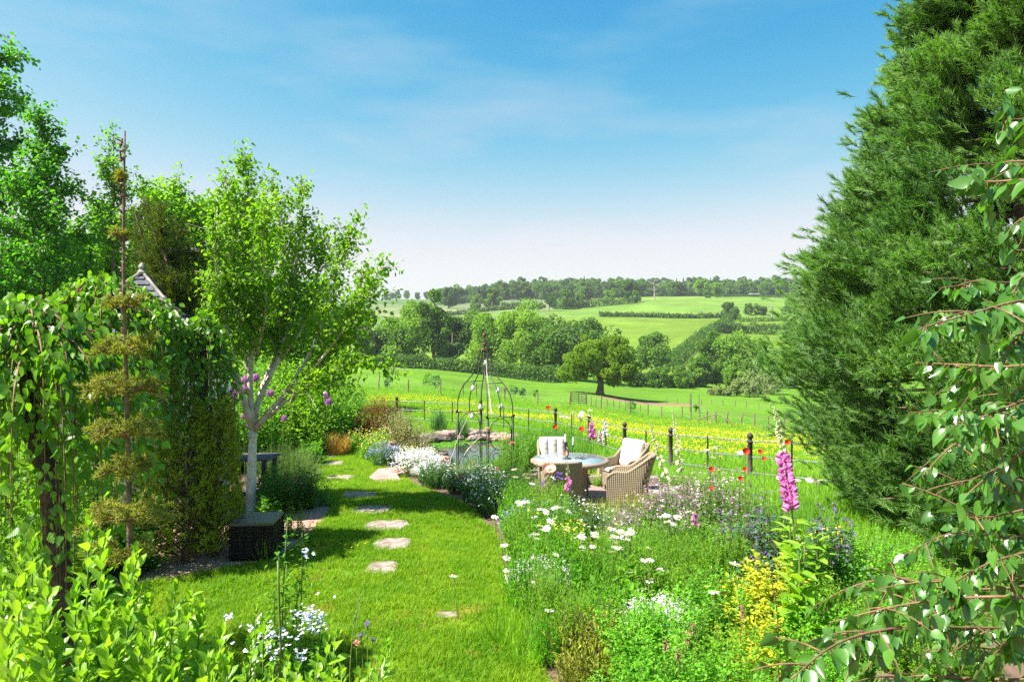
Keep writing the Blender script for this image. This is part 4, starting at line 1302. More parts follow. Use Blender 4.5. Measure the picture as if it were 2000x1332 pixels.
# summerhouse behind the weeping trees
p0 = np.array((-6.45, 11.9, 0.0))
rz = .25
t = thing('summerhouse', 'white summerhouse with a slate pyramid roof behind the weeping trees', 'summerhouse', p0)
ca, sa = math.cos(rz), math.sin(rz)
loc2 = lambda x, y, z: p0 + np.array((x * ca - y * sa, x * sa + y * ca, z))
EZ, AZ, HW = 2.8, 4.16, 1.3
for (cx, cy, sx, sy) in ((0, -1.2, 2.4, .08), (0, 1.2, 2.4, .08), (-1.2, 0, .08, 2.32), (1.2, 0, .08, 2.32)):
    MB().box(loc2(cx, cy, EZ / 2), (sx, sy, EZ), rz).obj('wall', 'white_paint', t)
for k in range(16):
    MB().box(loc2(-1.1 + k * .147, -1.252, 1.3), (.13, .016, 2.5), rz).obj('board', 'white_paint', t)
    MB().box(loc2(1.252, -1.1 + k * .147, 1.3), (.016, .13, 2.5), rz).obj('board', 'white_paint', t)
cs = [loc2(-HW, -HW, EZ), loc2(HW, -HW, EZ), loc2(HW, HW, EZ), loc2(-HW, HW, EZ)]
apex = loc2(0, 0, AZ)
rf = MB().add(np.array(cs + [apex]), [(0, 1, 4), (1, 2, 4), (2, 3, 4), (3, 0, 4), (0, 2, 1), (0, 3, 2)]).obj('roof', 'slate', t)
rows = 13
for side in (0, 1):
    A, Bc = cs[side], cs[(side + 1) % 4]
    nrmv = nrm(np.cross(Bc - A, apex - A))
    up = nrm(apex - (A + Bc) / 2)
    al = nrm(Bc - A)
    Ls = np.linalg.norm(apex - (A + Bc) / 2)
    for r in range(rows):
        hw = HW * (1 - r / rows) - .03
        n = max(1, int(hw * 2 / .22))
        for k in range(n):
            x0 = -hw + 2 * hw * k / n + .004; x1 = -hw + 2 * hw * (k + 1) / n - .004
            b0 = (A + Bc) / 2 + up * Ls * r / rows + nrmv * .03
            b1 = (A + Bc) / 2 + up * Ls * (r + 1.1) / rows + nrmv * .006
            hw2 = max(.02, HW * (1 - (r + 1) / rows))
            f2 = hw2 / max(hw, .01)
            v = np.array([b0 + al * x0, b0 + al * x1, b1 + al * x1 * f2, b1 + al * x0 * f2])
            v = np.concatenate((v, v - nrmv * .014))
            MB().add(v, [(0, 1, 2), (0, 2, 3), (4, 6, 5), (4, 7, 6), (0, 4, 1), (1, 4, 5), (1, 5, 2), (2, 5, 6), (2, 6, 3), (3, 6, 7), (3, 7, 0), (0, 7, 4)]).obj('slate', 'slate', rf)
for c in cs:
    MB().tubes(np.array([c + (0, 0, .03), apex + (0, 0, .05)]), .026, 6).obj('hip_cap', 'grey_stone', rf)
MB().lathe([(.06, 0), (.075, .04), (.04, .08), (.06, .13), (.035, .18), (0, .21)], apex, 10).obj('finial', 'grey_stone', rf)

# shaggy conifer behind the fir pole
p0 = on(335, 12.5)
t = thing('drooping_conifer', 'dark shaggy leaning conifer between the fir pole and the birch', 'tree', p0)
wb, cb = MB(), MB()
q = smoothline([p0 - (0, 0, .1), at(350, 700, 12.5), at(340, 560, 12.5), at(300, 430, 12.5)], 10)
wb.tubes(q, np.linspace(.1, .02, 10), 6)
ends = [(262, 410, 0), (285, 400, .2), (310, 415, -.2), (345, 440, .3), (372, 480, 0), (270, 450, .3), (290, 500, -.3), (350, 520, .4), (375, 560, -.2), (275, 520, .2), (320, 480, .5), (330, 540, -.5), (300, 450, -.4), (400, 530, 0), (430, 505, .1)]
for (ex, ey, dy) in ends:
    s = q[RNG.integers(4, 9)]
    e = at(ex, ey, 12.5 + dy)
    c_ = bez(s, (s + e) / 2 + (0, 0, .15), e, 7)
    wb.tubes(c_, np.linspace(.03, .008, 7), 4)
    for k in range(150):
        f = RNG.random(); b = c_[0] + (c_[-1] - c_[0]) * f
        n = 14
        d = nrm(nrm(e - s) + rdir(1)[0] * .9)
        tt = np.linspace(0, 1, n)[:, None]
        pp = b + d * .32 * tt + np.array((0, 0, -.10)) * tt ** 2
        cb.leaves(pp, nrm(d + rdir(n) * .8), rdir(n), .055, .016, 'card')
wb.obj('trunk', 'bark', t, True)
cb.obj('foliage', 'yew_needle', t, kind='stuff')

# ------------------------------------------------------------------ weeping trees
def leaf_meshes(tpl, m, widths):
    return [MB().leaves(np.zeros((1, 3)), np.array([[1., 0, 0]]), np.array([[0, 0, 1.]]), 1.0, w, tpl + str(k_), var=np.zeros(1)).mesh('leaf', m, True) for k_, w in enumerate(widths)]


weep_me = leaf_meshes('ovate', 'weep_leaf', (.62, .70, .66, .76))


def leaf_parts(root, P, D, roll, L, meshes, order, mats, nmax=300, name='leaf', tpl='ovate', wr=.7):
    """the first nmax leaves in ORDER are objects, the others one joined part."""
    org = np.array(root.location)
    e = eul(D, roll)
    for i in order[:nmax]:
        link(name, meshes[i % len(meshes)], root, tuple(P[i] - org), tuple(e[i]), float(L[i]))
    rest = order[nmax:]
    if len(rest):
        D_ = nrm(D[rest]); up = np.array((0, 0, 1.0)) - D_ * D_[:, 2:]
        N0 = nrm(up); B0 = np.cross(N0, D_)
        rl = np.broadcast_to(roll, len(P))[rest][:, None]
        N = np.cos(rl) * N0 - np.sin(rl) * B0
        mb = MB()
        for k_ in range(4):
            g_ = np.arange(len(rest)) % 4 == k_
            mb.leaves(P[rest][g_], D_[g_], N[g_], L[rest][g_], L[rest][g_] * wr * (.88 + .08 * k_), tpl + str(k_))
        mb.obj('leaves', mats, root, True, kind='stuff')


def weeping(label, base, ztop, R, zlow, nst, nper, L, trunk_pts, seed):
    base = np.asarray(base, float)
    t = thing('weeping_tree', label, 'tree', base)
    wb, lb = MB(), MB()
    q = smoothline(trunk_pts, 10)
    wb.tubes(q, np.linspace(.12, .06, 10), 9)
    top = q[-1]
    P, D, R_ = [], [], []
    for k in range(nst):
        a = k * 2.399 + RNG.normal() * .2
        r = R * math.sqrt((k + .5) / nst) * RNG.uniform(.85, 1.1)
        zt = ztop - .55 * (r / R) ** 2 * RNG.uniform(.6, 1.3)
        shoulder = np.array((base[0] + r * .75 * math.cos(a), base[1] + r * .75 * math.sin(a), zt))
        low = np.array((base[0] + r * math.cos(a), base[1] + r * math.sin(a), zlow + RNG.random() ** 1.5 * (zt - zlow) * .6))
        arc = bez(top + rdir(1)[0] * .05, np.array((base[0] + r * .35 * math.cos(a), base[1] + r * .35 * math.sin(a), zt + .35)), shoulder, 7)
        hang = bez(shoulder, shoulder + (.22 * r * math.cos(a), .22 * r * math.sin(a), -.05), low, 9)
        c_ = np.concatenate((arc, hang[1:]))
        lb.tubes(c_, np.linspace(.012, .002, len(c_)), 4)
        s = np.sort(RNG.random(nper)) ** .8
        f = (.12 + .88 * s) * (len(c_) - 1)
        i = np.minimum(f.astype(int), len(c_) - 2)
        pp = c_[i] + (c_[i + 1] - c_[i]) * (f - i)[:, None] + RNG.normal(size=(nper, 3)) * .05
        P.append(pp)
        dd = np.column_stack((RNG.normal(size=(nper, 2)) * .5, -.9 - .3 * RNG.random(nper))) + .35 * np.array((math.cos(a), math.sin(a), 0))
        D.append(dd)
    P, D = np.concatenate(P), nrm(np.concatenate(D))
    Ls = L * (.65 + .6 * RNG.random(len(P)))
    wb.obj('trunk', 'dark_bark', t, True)
    lb.obj('branches', 'red_stem', t, True)
    order = np.argsort(P[:, 1] + RNG.random(len(P)) * R * .9)
    leaf_parts(t, P, D, RNG.random(len(P)) * 6.28, Ls, weep_me, order, 'weep_leaf')
    return t


weeping('nearer weeping tree with large hanging leaves and a thick dark trunk at the left', (-3.95, 5.6, 0), 3.2, 1.0, 1.0, 100, 52, .085,
        [(-3.62, 5.5, -.1), (-3.62, 5.5, .7), (-3.68, 5.5, 1.5), (-3.72, 5.52, 1.85), (-3.95, 5.6, 2.3), (-3.98, 5.6, 2.9)], 1)
weeping('farther weeping tree arching behind the young fir in front of the summerhouse', (-5.45, 9.15, 0), 3.74, 1.25, .75, 140, 58, .09,
        [(-5.45, 9.15, -.1), (-5.48, 9.15, 1.2), (-5.5, 9.15, 2.4), (-5.5, 9.15, 3.3)], 2)
weeping('small weeping tree draping down just left of the birch trunk', (-4.42, 9.75, 0), 3.25, .5, .75, 54, 46, .08,
        [(-4.46, 9.75, -.1), (-4.44, 9.75, 1.2), (-4.42, 9.75, 2.4), (-4.42, 9.75, 2.9)], 3)

# ------------------------------------------------------------------ young fir with whorls
p0 = np.array((-2.6, 4.62, 0.0))
t = thing('young_fir', 'young fir with a bare brown pole top and short needle whorls below', 'tree', p0)
q = np.array([p0 + (.03, 0, -.1), p0 + (.02, 0, 1.2), p0 + (.0, 0, 2.4), p0 + (-.03, 0, 3.6), p0 + (-.02, 0, 4.42)])
tk = MB().tubes(smoothline(q, 14), np.linspace(.030, .006, 14), 8)
for k in range(80):
    z = RNG.uniform(2.6, 4.36); a = RNG.random() * 6.28
    l = RNG.uniform(.015, .04) if z < 4.1 else RNG.uniform(.03, .09)
    s = p0 + (-.01 * z, 0, z)
    tk.tubes(np.array([s, s + (l * math.cos(a), l * math.sin(a), l * .5)]), .006, 4)
tk.obj('trunk', 'bark', t, True)


def whorl(R, nb, dense, droop=0.0, extra=None):
    nb_, br = MB(), MB()
    for k in range(nb):
        a = k * 6.283 / nb + RNG.normal() * .2
        l = R * RNG.uniform(.7, 1.15)
        e = np.array((l * math.cos(a), l * math.sin(a), RNG.uniform(-.15, .5) * l))
        c_ = bez((0, 0, 0), e * .5 + (0, 0, .05), e, 5)
        br.tubes(c_, np.linspace(.010, .004, 5), 4)
        for s in range(6):
            f = .25 + .75 * (s + RNG.random() * .5) / 6
            p = e * f + (0, 0, .05 * math.sin(f * 3.1))
            aa = a + RNG.choice([-1, 1]) * RNG.uniform(.4, 1.0)
            l2 = l * .5 * (1.2 - f * .6)
            d = np.array((math.cos(aa), math.sin(aa), RNG.normal() * .45))
            br.tubes(np.array([p, p + d * l2]), .004, 3)
            n = dense
            tt = RNG.random(n)[:, None]
            pp = p + d * l2 * tt + RNG.normal(size=(n, 3)) * .008
            nd = nrm(d * .5 + rdir(n) + (0, 0, .25))
            nb_.leaves(pp, nd, rdir(n), .038 * (.7 + .6 * RNG.random(n)), .007, 'card')
    return br, nb_


for (py, R, nb, dn) in ((604, .11, 6, 20), (690, .18, 8, 40), (770, .24, 9, 44), (853, .22, 9, 44), (925, .17, 7, 34), (1018, .24, 9, 44), (1090, .2, 8, 34)):
    z = CZ + (HORIZON - py) / F * p0[1]
    br, nd = whorl(R, nb, dn)
    w = link('whorl', br.mesh('whorl', 'red_stem', True), t, (-.005 * z, 0, z), (0, 0, RNG.random() * 6))
    link('needles', nd.mesh('needles', 'fir_needle'), w)
for (py, R) in ((356, .022), (468, .05)):
    z = CZ + (HORIZON - py) / F * p0[1]
    br, nd = whorl(R, 5, 10)
    w = link('whorl', br.mesh('whorl', 'red_stem', True), t, (-.012 * z, 0, z), (0, 0, RNG.random() * 6), label='withered brown whorl near the bare top')
    link('needles', nd.mesh('needles', 'fir_needle'), w)

# golden conifers by the mulch bed
def bushy_conifer(name, label, p0, Ht, R, n, leaf, open_=0.3, L=.05):
    t = thing(name, label, 'conifer', p0)
    wb, cb = MB(), MB()
    wb.tubes(p0 + np.array([(0, 0, -.1), (.02, 0, Ht * .5), (0, 0, Ht * .95)]), np.array([.05, .035, .01]), 6)
    for k in range(n):
        f = RNG.random() ** .9
        a = RNG.random() * 6.283
        rr = R * (1 - .55 * f ** 2.2) * (open_ + (1 - open_) * RNG.random() ** .5)
        s = p0 + (0, 0, Ht * f * .9)
        e = p0 + (rr * math.cos(a), rr * math.sin(a), Ht * f + .12)
        if k % 6 == 0:
            wb.tubes(bez(s - (0, 0, .12), (s + e) / 2, e, 4), np.linspace(.012, .004, 4), 3)
        m = 12
        d = nrm(np.array((math.cos(a), math.sin(a), .8)) + rdir(1)[0] * .5)
        tt = RNG.random(m)[:, None]
        cb.leaves(e + d * .16 * tt + rdir(m) * .02, nrm(d + rdir(m) * .7), rdir(m), L * (.6 + .8 * RNG.random(m)), L * .36, 'card')
    wb.obj('trunk', 'bark', t, True)
    cb.obj('foliage', leaf, t, kind='stuff')


bushy_conifer('golden_conifer', 'sparse yellowish conifer with bare brown stems over the mulch', on(362, 9.2), 1.75, .48, 620, 'gold_needle', .25)
bushy_conifer('golden_conifer', 'dense rounded golden conifer column beside the black wicker box', on(418, 9.5), 2.0, .27, 1000, 'gold_needle', .7)
bushy_conifer('golden_conifer', 'golden conifer foliage tucked behind the fir trunk', on(330, 9.6), 1.3, .5, 650, 'gold_needle', .5)

# ------------------------------------------------------------------ giant conifer on the right
seqp = np.array((8.05, 10.3, h(8.05, 10.3)))
t = thing('giant_conifer', 'huge dense conifer with feathery grey green sprays on the right', 'tree', seqp)
MB().tubes(seqp + np.array([(0, 0, -.3), (0, 0, 1.2), (0, 0, 6), (0, 0, 12), (0, 0, 17)]), np.array([.75, .5, .38, .2, .04]), 12).obj('trunk', 'bark', t, True)


def spray_mesh(n=58):
    """a fan of cord like shoots, along +x."""
    mb = MB()
    ax = np.array([(0, 0, 0), (.2, 0, .01), (.36, 0, .04)])
    mb.tubes(ax, np.array([.006, .004, .002]), 3, cap=False)
    f = RNG.random(n) ** .8
    P = np.column_stack((f * .34, np.zeros(n), f * .03))
    a = RNG.normal(size=n) * .42
    e = RNG.normal(size=n) * .42 + .1
    D, N = frames_from(a, e)
    L = .06 + .10 * RNG.random(n)
    K = 3
    tt = np.linspace(0, 1, K)[None, :, None]
    bend = np.column_stack((np.full(n, .02), RNG.normal(size=n) * .02, .03 + RNG.normal(size=n) * .02))
    pts = P[:, None] + D[:, None] * L[:, None, None] * tt + bend[:, None] * tt ** 2
    mb.tubes(pts, np.array([[.0045, .005, .0015]]) * np.ones((n, 1)), 3, cap=False, var=RNG.random(n))
    return mb


sprays = [source('spray', spray_mesh(), 'seq_needle') for _ in range(4)]


def seq_radius(z):
    return np.interp(z, [0.3, 1.0, 2.0, 3.2, 4.2, 6, 8, 11, 14, 17], [2.7, 3.6, 4.1, 4.0, 3.45, 2.55, 2.02, 1.5, .85, .1])


PS, RS, SS = [], [], []
lb = MB()
for k in range(900):
    z = .35 + 16.2 * RNG.random() ** 1.15
    a = RNG.random() * 6.283
    facing = math.cos(a - math.radians(215))
    if facing < -.35 and RNG.random() < .4:
        continue
    R = float(seq_radius(z)) * .91 * (RNG.uniform(.8, 1.03) if k % 4 else RNG.uniform(.45, .8))
    e = np.array((R * math.cos(a), R * math.sin(a), z + .02 * R))
    s = np.array((0, 0, z + .12 * R))
    if k % 3 == 0:
        lb.tubes(bez(s, (s + e) / 2 - (0, 0, .12), e, 5) + seqp, np.linspace(.05, .012, 5), 4)
    out = np.array((math.cos(a), math.sin(a), 0))
    n = int(RNG.uniform(70, 115) * min(1, .5 + R / 4))
    f = RNG.random(n) ** .7
    pl = .29 * R ** .5
    q = e * (1 - (1 - f) * .30)[:, None] * np.array((1, 1, 0)) + np.array((0, 0, 1)) * (e[2] - (1 - f) * .1)[:, None]
    q = q + RNG.normal(size=(n, 3)) * np.array((pl * .42, pl * .42, pl * .34))
    d = nrm(out[None] * .8 + np.array((-.22, 0, .62)) + RNG.normal(size=(n, 3)) * .27 + RNG.normal(size=3) * .15)
    PS.append(q); RS.append(eul(d, RNG.random(n) * 6.28)); SS.append(.50 + .30 * RNG.random(n))
lb.obj('branches', 'bark', t, True, kind='stuff')
scatter('foliage', np.concatenate(PS) + seqp, np.concatenate(RS), np.concatenate(SS), sprays, t, kind='stuff')

# ------------------------------------------------------------------ wire arbour by the pond
ga = np.array((-.67, 16.5, h(-.67, 16.5)))
t = thing('garden_arbour', 'black wire garden arbour with an onion shaped top and scrolled side panels', 'arbour', ga)
nv = np.array((.50, -.865, 0)); tvv = np.array((.865, .50, 0))
PTOP = 1.52
rib_rz = [(.80, PTOP), (.80, 1.75), (.74, 1.98), (.60, 2.20), (.43, 2.36), (.30, 2.50), (.21, 2.68), (.14, 2.88), (.085, 3.06)]
for sgn in (1, -1):
    pc = ga + nv * sgn * .80
    pn = MB()
    for s in (-.33, .33):
        for o in (-.022, .022):
            pn.tubes(np.array([pc + tvv * (s + o), pc + tvv * (s + o) + (0, 0, PTOP)]), .013, 6)
    for z in (.06, PTOP):
        pn.tubes(np.array([pc - tvv * .36 + (0, 0, z), pc + tvv * .36 + (0, 0, z)]), .011, 6)
    pl = pn.obj('side_panel', 'iron', t, True)
    for s in (-.36, .36):
        MB().ball(pc + tvv * s + (0, 0, PTOP + .03), .032, 10, 6).obj('knob', 'iron', pl, True)

    def scroll(cx, cz, r, turns, a0, dirn):
        th = np.linspace(0, turns * 6.283, 26)
        rr = r * (1 - .72 * th / th[-1])
        return np.array([pc + tvv * (cx + R_ * math.cos(a0 + dirn * q)) + (0, 0, cz + R_ * math.sin(a0 + dirn * q)) for R_, q in zip(rr, th)])
    big_c = np.array([pc + tvv * .29 * math.cos(q) + (0, 0, 1.13 + .36 * math.sin(q)) for q in np.linspace(0, 6.283, 30)])
    MB().tubes(big_c, .010, 5).obj('scroll', 'iron', pl, True)
    for (cx, cz, r, a0, dr) in ((-.12, .62, .18, 1.2, 1), (.12, .62, .18, 1.9, -1), (-.13, .28, .17, -1.2, -1), (.13, .28, .17, -1.9, 1)):
        MB().tubes(scroll(cx, cz, r, 1.5, a0, dr), .009, 5).obj('scroll', 'iron', pl, True)
    for s in (-.33, 0, .33):
        pts = [ga + nv * sgn * r + tvv * s * (r / .80) ** .8 + (0, 0, z) for r, z in rib_rz]
        MB().tubes(smoothline(pts, 22), .0135, 6).obj('rib', 'iron', t, True)
    r_, z_ = .50, 2.295
    MB().tubes(np.array([ga + nv * sgn * r_ - tvv * .23 + (0, 0, z_), ga + nv * sgn * r_ + tvv * .23 + (0, 0, z_)]), .011, 6).obj('crossbar', 'iron', t, True)
fb = MB().box(ga + (0, 0, 3.075), (.20, .20, .035), .5, tilt=0)
fb.lathe([(.02, 3.07), (.035, 3.12), (.02, 3.15), (.05, 3.19), (.05, 3.23), (.022, 3.27), (.04, 3.31), (.018, 3.35), (.015, 3.38), (.045, 3.41), (.05, 3.44), (.03, 3.48), (0, 3.49)], ga, 10)
fb.obj('finial', 'rust_iron', t, True)
for k, (dx, dz, L_, lab) in enumerate(((-.28, 2.18, .25, 'clear glass drop pendant high on the left inside the arbour'), (.33, 2.12, .35, 'clear glass drop pendant high on the right inside the arbour'), (-.10, 1.72, .5, 'glass drop pendant hanging lowest between the left ribs'),
                                       (-.30, 1.50, .1, 'glass drop pendant hung at the left panel top'), (.40, 1.74, .4, 'glass drop pendant among the right ribs of the arbour'), (.02, 2.78, .14, 'brownish glass drop in the narrow neck of the arbour'))):
    q = ga + (dx, .05, dz)
    g_ = thing('glass_pendant', lab, 'ornament', q, group='glass drops hung in the arbour')
    MB().lathe([(.0, -.10), (.035, -.085), (.05, -.05), (.042, -.015), (.018, .03), (.010, .05)], q, 12).obj('drop', 'clear_glass', g_, True)
    MB().tubes(np.array([q + (0, 0, .04), q + (.01, 0, .04 + L_)]), .003, 4).obj('cord', 'grey_wood', g_)
tw = MB()
for (a_, b_, c_) in (((-.9, .3, .05), (-.75, .1, .8), (-.35, .1, 1.55)), ((-.5, .2, .5), (-.35, .05, .75), (-.1, 0, 1.0)), ((.2, -.5, 1.6), (.1, -.2, 2.1), (.02, 0, 3.0))):
    tw.tubes(bez(ga + a_, ga + b_, ga + c_, 9) + RNG.normal(size=(9, 3)) * .015, np.linspace(.016, .008, 9), 5)
tw.obj('climber_stem', 'birch_limb', loc=tuple(ga), label='bare pale climber stem twisting up through the arbour', category='climber')

# pottery sphere and pond stones
q = on(866, 17.2)
t = thing('pottery_sphere', 'pierced pink pottery sphere beside the pond', 'ornament', q)
MB().ball(q + (0, 0, .24), .26, 18, 12).obj('ball', 'pink_stone', t, True)
MB().lathe([(.0, .53), (.07, .525), (.12, .51), (.13, .49), (.115, .485)], q, 14).obj('cap', 'dark_stone', t, True)
for k in range(12):
    a, e = RNG.uniform(3.3, 6.1), RNG.uniform(-.2, .9)
    d = np.array((math.cos(a) * math.cos(e), math.sin(a) * math.cos(e), math.sin(e)))
    MB().ball(q + (0, 0, .24) + d * .255, .025, 8, 5, sq=(1, 1, 1)).obj('hole', 'dark_stone', t, True)


def rock(loc, r, m, lab, grp, sq=(1, .8, .6), nm='rock', parent=None):
    q = np.asarray(loc, float)
    mb = MB().ball(q + (0, 0, r * sq[2] * .5), r, 9, 6, sq=sq, noise=.07)
    if parent is not None:
        return mb.obj(nm, m, parent)
    return mb.obj(nm, m, loc=tuple(q), label=lab, category='rock', group=grp)


t = thing('pond_edging', 'edging of pink and dark rocks round the pond', 'stone edging', (POND[0], POND[1], PZ))
for k in range(58):
    a = k / 58 * 6.283
    rr = 1.10 + .03 * RNG.normal()
    x, y = POND[0] + POND[2] * rr * math.cos(a), POND[1] + POND[3] * rr * math.sin(a)
    far_ = math.sin(a) > -.1
    rock((x, y, PZ + (.02 if far_ else -.06)), RNG.uniform(.17, .3), ('dark_stone', 'pink_stone', 'stone')[int(RNG.choice([0, 1, 2], p=[.35, .4, .25]))], None, None, (1.1, .8, .6), 'stone', t)
    if far_:
        rock((x * 1.0 + .05, y + .35, PZ + .16), RNG.uniform(.16, .28), ('pink_stone', 'stone', 'dark_stone')[int(RNG.integers(0, 3))], None, None, (1.2, .9, .5), 'stone', t)
P = np.column_stack((RNG.uniform(-3.2, .1, 1500), RNG.uniform(23.3, 24.9, 1500), np.full(1500, PZ + .012)))
P = P[(((P[:, 0] - POND[0]) / POND[2]) ** 2 + ((P[:, 1] - POND[1]) / POND[3]) ** 2 < 1) & (fbm2(P[:, 0], P[:, 1], 2.0) > -.1)]
MB().leaves(P, np.column_stack((RNG.normal(size=(len(P), 2)), np.zeros(len(P)))), np.tile((0, 0, 1.0), (len(P), 1)), .07, .07, 'card').obj('duckweed', 'lime_small', kind='stuff')

# ------------------------------------------------------------------ table and chairs
PG = .022


def ground0(x, y):
    return np.array((x, y, h(x, y) + PG))


tp = ground0(1.12, 13.25)
t = thing('garden_table', 'round wicker garden table with a glass top coloured like reflected sky', 'table', tp)
MB().lathe([(0, .735), (.66, .735), (.70, .745), (.70, .75), (0, .752)], tp, 40).obj('glass_top', 'glass_top', t, True)
MB().lathe([(.60, .70), (.68, .66), (.745, .665), (.765, .70), (.755, .74), (.705, .752), (.69, .735), (.60, .72)], tp, 40).obj('rim', 'wicker', t, True)
for k in range(4):
    a = k * math.pi / 2 + .6
    d, e = np.array((math.cos(a), math.sin(a), 0)), np.array((-math.sin(a), math.cos(a), 0))
    lg = MB()
    v = [tp + d * .44 + e * s * .05 + (0, 0, 0.0) for s in (-1, 1)] + [tp + d * .40 + e * s * .05 for s in (1, -1)]
    u_ = [tp + d * .30 + e * s * .17 + (0, 0, .69) for s in (-1, 1)] + [tp + d * .24 + e * s * .17 + (0, 0, .69) for s in (1, -1)]
    lg.add(np.array(v + u_), [(0, 1, 5), (0, 5, 4), (1, 2, 6), (1, 6, 5), (2, 3, 7), (2, 7, 6), (3, 0, 4), (3, 4, 7), (0, 2, 1), (0, 3, 2), (4, 5, 6), (4, 6, 7)])
    lg.obj('leg', 'wicker', t)
MB().lathe([(.27, .64), (.30, .66), (.60, .70), (0, .70)], tp, 20).obj('apron', 'wicker', t, True)
MB().lathe([(0, .30), (.30, .30), (.32, .32), (.30, .34), (0, .34)], tp, 16).obj('shelf', 'wicker', t, True)


def cushion_slab(w, hgt, th, nch, k=22):
    """front bulges in channels; lies in local x (width), z (height), front towards +y."""
    u = np.linspace(-1, 1, k * 2 + 1); v = np.linspace(-1, 1, k)
    U, V = np.meshgrid(u, v)
    edge = (1 - np.abs(U) ** 8) * (1 - np.abs(V) ** 8)
    ch = .42 + .58 * np.abs(np.cos((U + 1) * math.pi / 2 * nch + math.pi / 2)) ** .45 if nch > 1 else 1.0
    wr = 1 + .05 * np.sin(V * 17 + U * 3) * np.sin(U * 9)
    f = np.stack((U * w / 2 * (1 - .03 * V ** 8), th * .6 * edge ** .5 * ch * wr, V * hgt / 2 * (1 - .03 * U ** 8)), -1)
    b = np.stack((U * w / 2 * (1 - .03 * V ** 8), -th * .35 * edge ** .4, V * hgt / 2 * (1 - .03 * U ** 8)), -1)
    n1, n0 = U.shape
    jj, ii = np.meshgrid(np.arange(n1 - 1), np.arange(n0 - 1), indexing='ij')
    q = (jj * n0 + ii).ravel()
    ff = np.concatenate((np.stack((q, q + n0, q + 1), -1), np.stack((q + 1, q + n0, q + n0 + 1), -1)))
    return f.reshape(-1, 3), b.reshape(-1, 3), ff


def rot_pts(v, tilt, off):
    c, s = math.cos(tilt), math.sin(tilt)
    v = np.asarray(v)
    return np.stack((v[:, 0], v[:, 1] * c - v[:, 2] * s, v[:, 1] * s + v[:, 2] * c), -1) + np.asarray(off)


def chair_parts(backh=.95, with_back=True):
    """tub chair at the origin facing +y -> {name: (MB, material)}"""
    parts = []
    k = 44
    s = np.linspace(-1, 1, k)
    hw, yf, yb = .335, .36, -.22
    xy = []
    for q in s:
        a = abs(q)
        if a > .55:
            f = (a - .55) / .45
            xy.append((math.copysign(hw, q) * (1 + .02 * f), yb + (yf - yb) * f))
        else:
            th = q / .55 * math.pi / 2
            xy.append((hw * math.sin(th), yb - .16 * math.cos(th) ** .7))
    xy = np.array(xy)
    a = np.abs(s)
    bk = np.clip((.72 - a) / .3, 0, 1); bk = bk * bk * (3 - 2 * bk)
    top = .62 + (backh - .62) * bk
    top = np.where(a > .86, .62 - .10 * ((a - .86) / .14) ** 2.2, top)
    ctr = np.array((0, .05))
    inn = ctr + (xy - ctr) * (1 - .055 / np.linalg.norm(xy - ctr, axis=1))[:, None]
    nt_ = 11
    g = []
    for layer, base in ((xy, .04), (inn, .30)):
        rows_ = []
        for j in range(nt_):
            z = base + (top - base) * j / (nt_ - 1)
            lean = np.clip(z - .42, 0, 1) * .30 * bk
            pinch = 1 - .06 * (1 - z / .6).clip(0, 1)
            rows_.append(np.stack((layer[:, 0] * pinch, layer[:, 1] - lean, z), -1))
        g.append(np.array(rows_))
    sh = MB()

    def quadgrid(A, flip=False):
        n1, n0 = A.shape[:2]
        jj, ii = np.meshgrid(np.arange(n1 - 1), np.arange(n0 - 1), indexing='ij')
        q = (jj * n0 + ii).ravel()
        f = np.concatenate((np.stack((q, q + 1, q + n0), -1), np.stack((q + 1, q + n0 + 1, q + n0), -1)))
        return A.reshape(-1, 3), (f[:, ::-1] if flip else f)
    sh.add(*quadgrid(g[0])); sh.add(*quadgrid(g[1], True))
    rim = np.stack((g[0][-1], (g[0][-1] + g[1][-1]) / 2 + (0, 0, .022), g[1][-1]))
    sh.add(*quadgrid(rim))
    for e in (0, -1):
        v = np.stack((g[0][:, e], np.concatenate((g[1][:, e],))), 0)
        sh.add(*quadgrid(v, e == 0))
    parts.append(('shell', sh, 'wicker', True))
    rimt = MB().tubes((g[0][-1] + g[1][-1]) / 2 + (0, 0, .012), .030, 8)
    parts.append(('rim', rimt, 'wicker', True))
    ap = MB().box((0, .325, .24), (.60, .05, .26)).box((0, .02, .345), (.60, .60, .03))
    parts.append(('seat_frame', ap, 'wicker', False))
    for sx in (-1, 1):
        parts.append(('leg', MB().box((sx * .28, .31, .09), (.06, .06, .18)), 'wicker', False))
        parts.append(('leg', MB().box((sx * .24, -.26, .09), (.06, .06, .18)), 'wicker', False))
    f, b, ff = cushion_slab(.56, .56, .11, 1)
    sc = MB().add(rot_pts(f, math.pi / 2, (0, .06, .41)), ff).add(rot_pts(b, math.pi / 2, (0, .06, .41)), ff[:, ::-1])
    parts.append(('seat_cushion', sc, 'cushion', True))
    if with_back:
        f, b, ff = cushion_slab(.58, .60, .15, 3)
        tl, off = .26, (0, -.24, .74)
        f[:, 0] *= -1; b[:, 0] *= -1
        bc_ = MB().add(rot_pts(f, tl, off), ff[:, ::-1]).add(rot_pts(b, tl, off), ff)
        parts.append(('back_cushion', bc_, 'cushion', True))
    return parts


